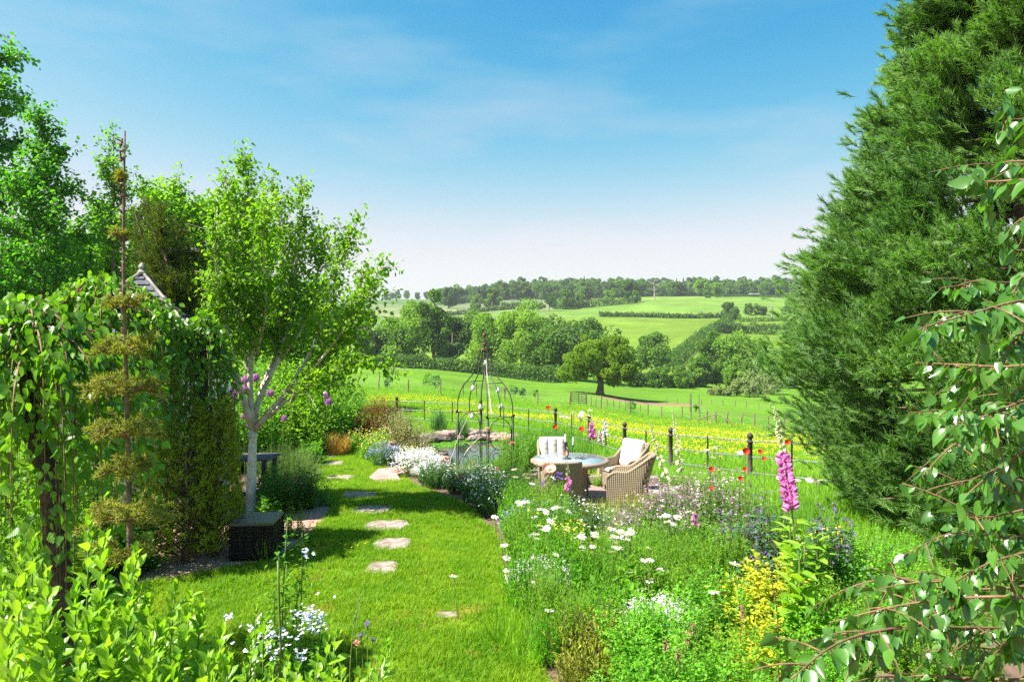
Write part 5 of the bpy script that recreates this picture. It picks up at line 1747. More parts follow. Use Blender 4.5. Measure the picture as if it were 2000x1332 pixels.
cp1, cp2 = chair_parts(.92, True), chair_parts(.90, False)
CH = 'wicker chairs round the garden table'
for (x, y, rz, pp, lab) in (
    (.90, 14.75, math.pi + .03, cp1, 'wicker tub chair facing us across the table with a cream channelled back cushion'),
    (.86, 12.05, .02, cp2, 'wicker tub chair nearest us with its back turned and the table behind it'),
    (2.36, 14.3, math.pi / 2 + .7, cp1, 'wicker armchair with a sunlit cream cushion at the back right of the table'),
    (2.12, 12.55, math.pi / 2 - .22, cp2, 'wicker tub chair at the front right of the table seen from its side'),
):
    q = ground0(x, y)
    c = thing('wicker_chair', lab, 'chair', q, rz, CH)
    for (nm, mb, mm, sm) in pp:
        link(nm, mb.mesh(nm, mm, sm), c)

# candelabrum
q = tp + (-.06, -.05, .752)
t = thing('candelabrum', 'dark twisted metal candle holder with two white candles on the table', 'candle holder', q)
MB().lathe([(0, .0), (.09, 0), (.09, .012), (.02, .03), (0, .03)], q, 12).obj('base', 'iron', t, True)
MB().tubes(smoothline([q + (0, 0, .02), q + (.03, 0, .12), q + (-.02, 0, .2), q + (0, 0, .26)], 12), .013, 6).obj('stem', 'iron', t, True)
for (dx, dz) in ((-.03, .30), (.12, .24)):
    MB().tubes(smoothline([q + (0, 0, .2), q + (dx * .8, 0, dz - .10), q + (dx, 0, dz)], 8), .009, 6).obj('arm', 'iron', t, True)
    MB().lathe([(0, dz), (.028, dz + .005), (.034, dz + .03), (0, dz + .03)], q + (dx, 0, 0), 10).obj('cup', 'iron', t, True)
    MB().lathe([(.014, dz + .03), (.013, dz + .17), (.004, dz + .178), (0, dz + .178)], q + (dx, 0, 0), 10).obj('candle', 'candle', t, True)
q = tp + (.12, -.1, .756)
MB().tubes(np.array([q + (.13 * f + .05 * math.cos(f * 14), .05 * math.sin(f * 14), .02 + .015 * math.sin(f * 20)) for f in np.linspace(0, 1.4, 40)]), .006, 5).obj('coiled_wire', 'iron', loc=tuple(q), label='small coiled dark wire trinket lying on the glass table', category='ornament')

# edging stones of the gravel patio
for k, (px, Y, sx, sy, sz, m, lab) in enumerate(((1290, 13.2, .7, .35, .16, 'grey_stone', 'pale grey kerb stone behind the front right wicker chair'), (1318, 13.6, .6, .3, .16, 'stone', 'kerb stone below the tall railing post'), (1262, 15.3, .6, .35, .2, 'stone', 'flat stone step right of the sunlit armchair'),
                                                (1180, 15.9, .3, .28, .42, 'pink_stone', 'upright rounded pinkish stone behind the table'), (1040, 16.3, .9, .5, .16, 'pink_stone', 'pink stone slab at the back left of the patio'),
                                                (1030, 17.2, .5, .4, .35, 'pink_stone', 'jagged pink rock behind the patio beside the rose'), (1060, 16.9, .5, .35, .3, 'stone', 'sandy rock behind the back chair'), (1165, 15.2, .5, .3, .22, 'stone', 'rough stone behind the table leg'))):
    q = on(px, Y)
    MB().box(q + (0, 0, sz * .45), (sx, sy, sz), RNG.normal() * .3, taper=.9).obj('edging_stone', m, loc=tuple(q), label=lab, category='stone', group='stones round the patio')
for k, (px, Y, lab) in enumerate(((1140, 9.35, 'tilted terracotta tile edging the path in front of the gravel'), (1128, 9.0, 'darker terracotta tile leaning beside the daisies'), (1165, 9.2, 'small flat terracotta tile by the white daisy clump'))):
    q = on(px, Y)
    MB().box(q + (0, 0, .12), (.36, .24, .05), .4 + k, tilt=.6).obj('terracotta_tile', 'terracotta', loc=tuple(q), label=lab, category='tile')

# black wicker box beside the birch
q = on(503, 9.55)
t = thing('storage_box', 'black wicker storage box with a flat lid on the mulch', 'storage box', q, .09)
bw, bd, bh = .57, .62, .50
b0 = MB().box((0, 0, bh / 2), (bw - .03, bd - .03, bh)).mesh('body', 'black_wicker')
link('body', b0, t)
link('lid', MB().box((0, 0, bh + .018), (bw, bd, .036)).mesh('lid', 'box_lid'), t)
for k in range(13):
    z = .03 + k * .036
    link('slat', MB().box((0, -(bd - .03) / 2 - .004, z), (bw - .034, .012, .028)).mesh('slat', 'black_wicker'), t)
    link('slat', MB().box(((bw - .03) / 2 + .004, 0, z), (.012, bd - .03, .026)).mesh('slat', 'black_wicker'), t)
for (sx, sy) in ((1, -1), (-1, -1), (1, 1)):
    link('corner_post', MB().box((sx * (bw / 2 - .012), sy * (bd / 2 - .012), bh / 2), (.035, .035, bh)).mesh('corner_post', 'black_wicker'), t)

# grey timber swing seat behind the birch trunk, slate slab
q = on(452, 13.4)
t = thing('garden_bench', 'grey timber bench frame with dark slanting poles behind the birch trunk', 'bench', q)
for (dx, dy) in ((-.25, -.3), (.75, -.3), (-.25, .3), (.75, .3)):
    MB().box(q + (dx, dy, .36), (.08, .08, .78)).obj('leg', 'grey_wood', t)
for k in range(5):
    MB().box(q + (.25, -.30 + k * .15, .77), (1.2, .12, .04)).obj('seat_slat', 'grey_wood', t)
MB().box(q + (.25, -.3, .12), (.92, .05, .07)).obj('rail', 'grey_wood', t)
for (a_, b_) in (((-.12, -.36, 1.38), (.34, -.36, .12)), ((.22, -.36, 1.25), (-.05, -.36, .5))):
    MB().tubes(np.array([q + a_, q + b_]), .035, 6).obj('pole', 'black_wood', t)
MB().tubes(np.array([q + (-.3, -.36, 1.30), q + (.2, -.36, 1.30)]), .03, 6).obj('top_bar', 'black_wood', t)
q = on(560, 13.6)
MB().prism([(q[0] - .55, q[1] - .5), (q[0] + .35, q[1] - .62), (q[0] + .55, q[1] + .1), (q[0] + .1, q[1] + .6), (q[0] - .5, q[1] + .4)], q[2] - .05, q[2] + .16, bevel=.03).obj('slate_slab', 'slate', loc=tuple(q), label='flat dark slate slab behind the birch foot', category='slab')
q = on(636, 21.2)
t = thing('bird_feeder', 'small glass globe on a thin stake above the shrubs left of the gate post', 'ornament', q)
MB().tubes(np.array([q, q + (0, 0, 1.72)]), .012, 5).obj('stake', 'iron', t)
MB().ball(q + (0, 0, 1.8), .09, 12, 8).obj('globe', 'clear_glass', t, True)

# ------------------------------------------------------------------ herbaceous plants: generators
def stems_of(n, R, Ht, spread=1.5, lean=.15, hv=.35):
    a, r = RNG.random(n) * 6.283, R * .55 * np.sqrt(RNG.random(n))
    B = np.column_stack((r * np.cos(a), r * np.sin(a), np.zeros(n)))
    hh = Ht * (1 - hv * RNG.random(n))
    T = B * spread + np.column_stack((RNG.normal(size=(n, 2)) * lean * Ht, hh))
    return B, T


def clump(n, R, Ht, nl, L, W, tpl='leaf', start=.12, el=(20, 60), spread=1.6, lean=.12, hv=.4, stem_r=.004, jit=.02, taper=.5, dome=True):
    sb, fb_ = MB(), MB()
    B, T = stems_of(n, R, Ht, spread, lean, hv)
    if dome:
        rr = np.hypot(T[:, 0], T[:, 1]) / (R * 1.1)
        T[:, 2] *= np.clip(1.05 - .45 * rr ** 2, .35, 1.1)
    mid = (B + T) / 2 - (T - B) * np.array((.18, .18, 0))
    t_ = np.linspace(0, 1, 5)[None, :, None]
    pts = (1 - t_) ** 2 * B[:, None] + 2 * t_ * (1 - t_) * mid[:, None] + t_ ** 2 * T[:, None]
    sb.tubes(pts, np.linspace(1, .4, 5)[None] * stem_r * np.ones((n, 1)), 3, cap=False)
    s = start + (1 - start) * RNG.random((n, nl))
    P = (1 - s[..., None]) ** 2 * B[:, None] + 2 * s[..., None] * (1 - s[..., None]) * mid[:, None] + s[..., None] ** 2 * T[:, None]
    P = P.reshape(-1, 3) + RNG.normal(size=(n * nl, 3)) * jit
    s = s.ravel()
    D, N = frames_from(RNG.random(n * nl) * 6.283, np.radians(RNG.uniform(el[0], el[1], n * nl)))
    N = N + RNG.normal(size=N.shape) * .3
    sz = (1 - taper * s) * (.7 + .6 * RNG.random(n * nl))
    fb_.leaves(P, D, N, L * sz, W * sz, tpl)
    return sb, fb_, T


PLANT = {}


def proto(key, sb, fb_, smat, fmat, extra=None):
    PLANT[key] = (sb.mesh('stems', smat), fb_.mesh('foliage', fmat), extra or [])


def plant(key, name, label, cat, loc, rz=None, scl=1.0, group=None):
    t = thing(name, label, cat, loc, RNG.random() * 6.28 if rz is None else rz, group)
    t.scale = (scl, scl, scl) if np.isscalar(scl) else scl
    s, f, ex = PLANT[key]
    link('stems', s, t)
    link('foliage', f, t)
    for (nm, me) in ex:
        link(nm, me, t, kind='stuff')
    return t


def flecks(T, n, r, L, mats, per=1, up=.3, tpl='card'):
    """small flowers spread round the stem tips."""
    k = RNG.integers(0, len(T), n)
    P = T[k] + RNG.normal(size=(n, 3)) * r
    mb = MB()
    for _ in range(per):
        D, N = frames_from(RNG.random(n) * 6.283, RNG.normal(size=n) * .5 + up)
        mb.leaves(P, D, N, L * (.7 + .6 * RNG.random(n)), L * .9, tpl)
    return mb.mesh('flowers', mats)


# species
sb, fb_, T = clump(70, .45, .72, 34, .050, .036, 'leaf', .1, (0, 55), 1.5, .09, .35, jit=.03); proto('feverfew', sb, fb_, 'stem', 'lime_small')
sb, fb_, T = clump(70, .45, .60, 34, .046, .033, 'leaf', .1, (0, 55), 1.5, .09, .35, jit=.03); proto('feverfew2', sb, fb_, 'stem', 'light_leaf')
sb, fb_, T = clump(80, .42, .85, 22, .085, .016, 'leaf', .05, (25, 75), 1.4, .10, .3, jit=.012); proto('daisyleaf', sb, fb_, 'stem', 'lime_small')
sb, fb_, T = clump(80, .42, .85, 24, .075, .020, 'leaf', .05, (25, 75), 1.4, .10, .3, jit=.012); proto('daisyleaf2', sb, fb_, 'stem', 'light_leaf')
sb, fb_, T = clump(60, .40, .80, 26, .05, .040, 'leaf', .05, (0, 50), 1.5, .12, .4, jit=.03)
proto('aquilegia', sb, fb_, 'dark_stem', 'mid_leaf', [('flowers', flecks(T + (0, 0, .08), 150, .06, .030, 'dusk', 2)), ('pale_flowers', flecks(T + (0, 0, .08), 36, .06, .030, 'pale_pink', 2))])
sb, fb_, T = clump(34, .34, .95, 16, .14, .055, 'leaf', .1, (-40, 25), 1.4, .08, .35, jit=.01)
proto('phlomis', sb, fb_, 'dark_stem', 'blue_leaf', [('flowers', flecks(np.concatenate((T, T - (0, 0, .13), T - (0, 0, .26))), 80, .017, .032, 'purple', 2))])
sb, fb_, T = clump(40, .36, .62, 22, .085, .055, 'leaf', .1, (-15, 45), 1.5, .10, .35, jit=.02); proto('goldleaf', sb, fb_, 'stem', 'yellow_leaf')
sb, fb_, T = clump(90, .30, .42, 20, .055, .012, 'card', .1, (20, 80), 1.8, .1, .3, jit=.012); proto('heath', sb, fb_, 'dark_stem', 'gold_needle', [])
sb, fb_, T = clump(90, .38, .50, 26, .045, .012, 'card', .05, (15, 75), 1.7, .1, .3, jit=.012); proto('bluemound', sb, fb_, 'stem', 'blue_leaf', [('flowers', flecks(T, 320, .04, .026, 'blue', 2))])
sb, fb_, T = clump(110, .46, .44, 22, .035, .014, 'card', .05, (15, 75), 1.7, .08, .3, jit=.012); proto('whitemound', sb, fb_, 'stem', 'grey_leaf', [('flowers', flecks(T, 1500, .05, .026, 'white', 2))])
sb, fb_, T = clump(120, .42, .5, 26, .075, .014, 'leaf', .05, (25, 80), 1.6, .08, .3, jit=.012); proto('darkmound', sb, fb_, 'stem', 'blue_leaf', [('flowers', flecks(T, 160, .05, .022, 'white', 2))])
sb, fb_, T = clump(80, .45, .62, 30, .050, .036, 'leaf', .05, (0, 55), 1.5, .1, .4, jit=.03); proto('yellowgreen', sb, fb_, 'stem', 'light_leaf', [('flowers', flecks(T, 50, .05, .034, 'yellow', 2)), ('white_flowers', flecks(T, 40, .05, .034, 'cream', 2))])
sb, fb_, T = clump(60, .55, 1.0, 46, .065, .040, 'leaf', .05, (0, 55), 1.6, .12, .35, jit=.05); proto('copper', sb, fb_, 'dark_stem', 'copper_leaf')
sb, fb_, T = clump(70, .62, 1.05, 52, .050, .034, 'leaf', .05, (0, 60), 1.6, .12, .35, jit=.05); proto('variegated', sb, fb_, 'dark_stem', 'variegated')
sb, fb_, T = clump(70, .55, 1.0, 52, .070, .046, 'leaf', .05, (0, 60), 1.6, .12, .35, jit=.05); proto('greenshrub', sb, fb_, 'dark_stem', 'mid_leaf')
sb, fb_, T = clump(70, .55, 1.0, 52, .070, .046, 'leaf', .05, (0, 60), 1.6, .12, .35, jit=.05); proto('lightshrub', sb, fb_, 'dark_stem', 'light_leaf')
sb, fb_, T = clump(60, .45, .7, 44, .065, .040, 'leaf', .05, (-10, 50), 1.6, .12, .35, jit=.04); proto('darkshrub', sb, fb_, 'dark_stem', 'dark_leaf', [('new_leaves', flecks(T, 90, .05, .05, 'copper_leaf', 1))])
sb, fb_, T = clump(150, .48, .62, 16, .055, .008, 'card', .2, (30, 85), 1.7, .1, .25, jit=.01); proto('lavender', sb, fb_, 'stem', 'grey_leaf')
sb, fb_, T = clump(30, .26, .5, 12, .13, .06, 'leaf', .05, (0, 55), 1.6, .15, .4, jit=.02); proto('broadleaf', sb, fb_, 'stem', 'mid_leaf')
sb, fb_, T = clump(36, .34, .8, 20, .075, .035, 'leaf', .05, (0, 55), 1.5, .12, .4, jit=.02)
proto('roseleaf', sb, fb_, 'stem', 'mid_leaf', [])
# straps: reeds, tall grass, straw tussock
for key, n, R, Ht, W, mt_, sp in (('reeds', 150, .16, .85, .018, 'blue_leaf', 22), ('tallgrass', 260, .36, .8, .012, 'tall_grass', 32), ('straw', 420, .20, .55, .010, 'straw', 30), ('yellowgrass', 220, .2, .34, .009, 'gold_needle', 45), ('greygrass', 320, .30, .55, .008, 'grey_leaf', 34), ('seedgrass', 70, .14, .6, .010, 'light_leaf', 45)):
    mb = MB()
    a, r = RNG.random(n) * 6.283, R * np.sqrt(RNG.random(n))
    out_el = np.radians(90 - sp * (.25 + r / R) * RNG.uniform(.4, 1.0, n))
    D, N = frames_from(a + RNG.normal(size=n) * .5, out_el)
    mb.leaves(np.column_stack((r * np.cos(a), r * np.sin(a), np.zeros(n))), D, -N, Ht * (.6 + .5 * RNG.random(n)), W, 'strap')
    s_ = MB().tubes(np.array([(0, 0, 0), (0, 0, .05)]), .02, 5)
    proto(key, s_, mb, 'stem', mt_)
# big foxglove leaf rosette
sb, fb_, T = clump(3, .05, .75, 26, .26, .10, 'leaf', .02, (-5, 45), 1.0, .04, .1, stem_r=.012, jit=.01, taper=.55, dome=False); proto('rosette', sb, fb_, 'stem', 'lime_leaf')


def gz(px, Y):
    return on(px, Y)


MARKS = [(1160, 1180, 'the dark heath'), (1460, 1130, 'the golden yellow plant'), (1530, 900, 'the pink foxglove'), (1190, 1050, 'the dense daisy patch'), (1040, 1320, 'the lawn corner'), (1560, 1110, 'the foxglove leaves'),
         (1310, 880, 'the tall railing post'), (1235, 910, 'the front right wicker chair'), (1073, 917, 'the salmon poppy'), (1435, 1100, 'the single daisy over the yellow leaves'), (1318, 1010, 'the small daisy patch'), (886, 1125, 'the lone daisy over the lawn'), (1600, 1000, 'the drooping violet plants'), (1750, 900, 'the giant conifer'), (1343, 1240, 'the brown seed spikes'), (1690, 1320, 'the overhanging twigs')]
USED = set()


def where(base, px, py):
    for m in sorted(MARKS, key=lambda q: math.hypot(q[0] - px, q[1] - py)):
        dx, dy = px - m[0], py - m[1]
        far = math.hypot(dx, dy)
        side = ('right of' if dx > 0 else 'left of') if abs(dx) > abs(dy) else ('in front of' if dy > 0 else 'behind')
        for w in (('just ' if far < 70 else '') + side, 'a little way ' + side, 'diagonally ' + side, 'further ' + side):
            s = base + ' ' + w + ' ' + m[2]
            if s not in USED:
                USED.add(s)
                return s
        if far > 400:
            break
    return base


def ptop(px, Y, hh):
    return 666 + (CZ - hh) / Y * F


# -- right hand border
BG = 'green filler plants of the daisy border'
rows = []
k = 0
for (px, Y, key, s) in (
    (1205, 5.2, 'feverfew', .75), (1260, 5.7, 'feverfew', 1.0), (1330, 5.3, 'feverfew', 1.0), (1400, 5.7, 'feverfew2', 1.0), (1420, 5.1, 'feverfew', .95), (1310, 6.1, 'feverfew', 1.05),
    (1230, 6.2, 'feverfew', .95), (1500, 5.6, 'feverfew2', .85), (1570, 5.4, 'feverfew', .75), (1390, 6.4, 'feverfew', 1.05), (1490, 4.9, 'feverfew', .75), (1620, 6.4, 'feverfew2', .9), (1700, 6.8, 'feverfew', 1.0), (1660, 7.3, 'feverfew2', 1.0),
    (1740, 6.2, 'feverfew', .8), (1790, 5.6, 'feverfew2', .7), (1650, 7.9, 'feverfew2', 1.1), (1720, 7.4, 'feverfew', 1.15), (1780, 6.9, 'feverfew2', 1.0), (1760, 7.9, 'feverfew', 1.0), (1830, 7.3, 'feverfew2', .95), (1600, 5.9, 'feverfew', .9), (1690, 5.9, 'feverfew2', .9), (1660, 5.2, 'feverfew', .7), (1850, 6.6, 'feverfew', .8), (1720, 5.0, 'feverfew2', .5), (1800, 4.8, 'feverfew', .5), (1900, 5.6, 'feverfew2', .6)):
    plant(key, 'feverfew', where('bright green feathery plant', px, ptop(px, Y, .7 * s)), 'plant', gz(px, Y), scl=s, group='bright green feathery plants at the border front')
for (px, Y, key, s) in (
    (1030, 7.6, 'daisyleaf', .95), (1060, 7.0, 'daisyleaf2', .85), (1075, 8.2, 'daisyleaf', 1.05), (1030, 8.9, 'daisyleaf2', 1.0), (1120, 7.4, 'daisyleaf', 1.0), (1095, 9.3, 'daisyleaf', 1.05), (1050, 9.9, 'daisyleaf2', 1.1), (1150, 8.2, 'daisyleaf2', .95),
    (1010, 10.6, 'daisyleaf', 1.0), (1075, 10.6, 'daisyleaf2', 1.05), (1190, 7.5, 'daisyleaf', .95), (1230, 8.0, 'daisyleaf', .95), (1260, 7.2, 'daisyleaf2', .95), (1300, 8.2, 'daisyleaf', .95), (1330, 7.4, 'daisyleaf2', 1.0), (1370, 8.0, 'daisyleaf', 1.0), (1420, 7.4, 'daisyleaf2', 1.0),
    (1120, 6.5, 'daisyleaf2', .8), (1070, 6.3, 'daisyleaf', .62), (1180, 6.6, 'daisyleaf', .8), (1015, 11.6, 'daisyleaf', .95), (1085, 11.4, 'daisyleaf2', .8), (1010, 9.6, 'daisyleaf', .9), (1460, 8.2, 'daisyleaf2', .9), (1540, 8.8, 'daisyleaf2', .8), (1600, 9.4, 'daisyleaf', .8), (1660, 8.4, 'daisyleaf2', .8), (1450, 9.6, 'daisyleaf', .7), (1560, 10.4, 'tallgrass', .8), (1610, 8.3, 'tallgrass', .7), (1690, 7.8, 'greygrass', .9), (1740, 8.4, 'greygrass', .9)):
    plant(key, 'daisy_foliage', where('narrow leaved green plant', px, ptop(px, Y, .8 * s)), 'plant', gz(px, Y), scl=s, group=BG)
for (px, Y, key, s, nm, lab) in (
    (1215, 8.6, 'lightshrub', .7, 'leafy_plant', 'leafy bright plant left of the aquilegias'), (1270, 8.4, 'lightshrub', .75, 'leafy_plant', 'broad bright leafy plant behind the small daisy patch'), (1360, 8.9, 'broadleaf', 1.5, 'broad_leaf_plant', 'broad leaved plant among the aquilegias below the railing'), (1400, 7.6, 'lightshrub', .8, 'leafy_plant', 'light leafy plant between the daisies and the golden leaves'),
    (1240, 7.0, 'broadleaf', 1.4, 'broad_leaf_plant', 'broad leaved clump below the loose daisies'), (1340, 6.9, 'lightshrub', .62, 'leafy_plant', 'leafy bright plant above the feathery plants'), (1160, 7.0, 'broadleaf', 1.2, 'broad_leaf_plant', 'broad leaved clump just above the heath'), (1095, 8.8, 'yellowgreen', 1.1, 'perennial', 'yellow green perennial below the foreground wicker chair'),
    (1040, 10.2, 'bluemound', 1.2, 'catmint', 'blue flecked plant left of the salmon poppy stem'), (1380, 6.8, 'greenshrub', .62, 'leafy_plant', 'darker leafy plant left of the golden leaves'), (1420, 6.2, 'broadleaf', 1.2, 'broad_leaf_plant', 'broad leaves poking out of the feathery plants near the golden leaves'), (1290, 6.5, 'whitemound', .9, 'white_flower_mound', 'tiny white flowers scattered over the feathery plants'),
    (1060, 8.0, 'whitemound', .9, 'white_flower_mound', 'small white flowers among the narrow leaves near the lawn'), (1120, 10.2, 'darkmound', 1.3, 'mound_plant', 'dark grey green mound in front of the wicker chair legs'), (1200, 10.3, 'greygrass', 1.1, 'grey_plant', 'grey spiky plant at the gravel edge below the side on chair'), (1480, 9.2, 'greygrass', 1.2, 'grey_plant', 'grey grass behind the violet whorls'), (1580, 8.0, 'yellowgreen', 1.1, 'perennial', 'yellow green perennial right of the pink spike')):
    plant(key, nm, lab, 'plant', gz(px, Y), scl=s)
for (px, Y, s) in ((1270, 9.2, .9), (1310, 9.9, .95), (1350, 9.3, 1.0), (1395, 10.2, 1.0), (1330, 11.0, .9), (1230, 9.0, .75), (1430, 9.0, .95), (1290, 10.6, .85), (1380, 11.3, .9), (1215, 9.7, .6), (1440, 10.6, .95), (1340, 8.6, .85), (1255, 10.1, .8)):
    plant('aquilegia', 'aquilegia', where('dusky purple aquilegia', px, ptop(px, Y, .85 * s)), 'plant', gz(px, Y), scl=s * 1.12, group='dusky aquilegias behind the daisies')
for (px, Y, s, lab) in ((1462, 7.6, 1.05, 'dark leaved plant with violet flower whorls left of the tall pink foxglove'), (1500, 8.0, 1.15, 'dark leaved whorled plant directly behind the pink foxglove'), (1430, 8.2, .95, 'dark leaved violet plant nearest the aquilegias'), (1480, 7.0, .8, 'low dark leaved whorled plant below the poppies'), (1610, 7.3, 1.1, 'drooping leaved violet plant right of the pink foxglove'), (1640, 7.0, .95, 'drooping leaved violet plant closest to the giant conifer')):
    plant('phlomis', 'whorl_flower', lab, 'plant', gz(px, Y), scl=s)
for (px, Y, s, lab) in ((1470, 6.0, .95, 'yellow leaved plant glowing in front of the foxglove leaves'), (1500, 6.5, 1.25, 'tallest yellow leaved plant just below the pink foxglove'), (1445, 6.5, 1.0, 'yellow leaved plant behind the single daisy'), (1480, 5.5, .8, 'low yellow leaved plant nearest the green feathery plants'), (1370, 7.9, .7, 'small yellowish plant among the daisies'), (1450, 9.0, 1.05, 'yellow leaved plant in front of the small poppies')):
    plant('goldleaf', 'golden_plant', lab, 'plant', gz(px, Y), scl=s)
plant('heath', 'heath_shrub', 'dark green heath tipped with brown at the front of the daisies', 'shrub', gz(1160, 6.1), scl=(1.7, 1.7, 1.5))
plant('heath', 'heath_shrub', 'small dark heath tucked under the larger heath', 'shrub', gz(1125, 5.8), scl=.8)
plant('rosette', 'foxglove_rosette', 'foxglove with big bright green pointed leaves below the pink spike', 'plant', gz(1560, 6.0), scl=1.35)
plant('rosette', 'foxglove_rosette', 'second leafy foxglove rosette close behind the first', 'plant', gz(1545, 6.9), scl=1.3)
plant('rosette', 'foxglove_rosette', 'broad leaved rosette right of the whorled violet plants', 'plant', gz(1600, 6.8), scl=1.1)
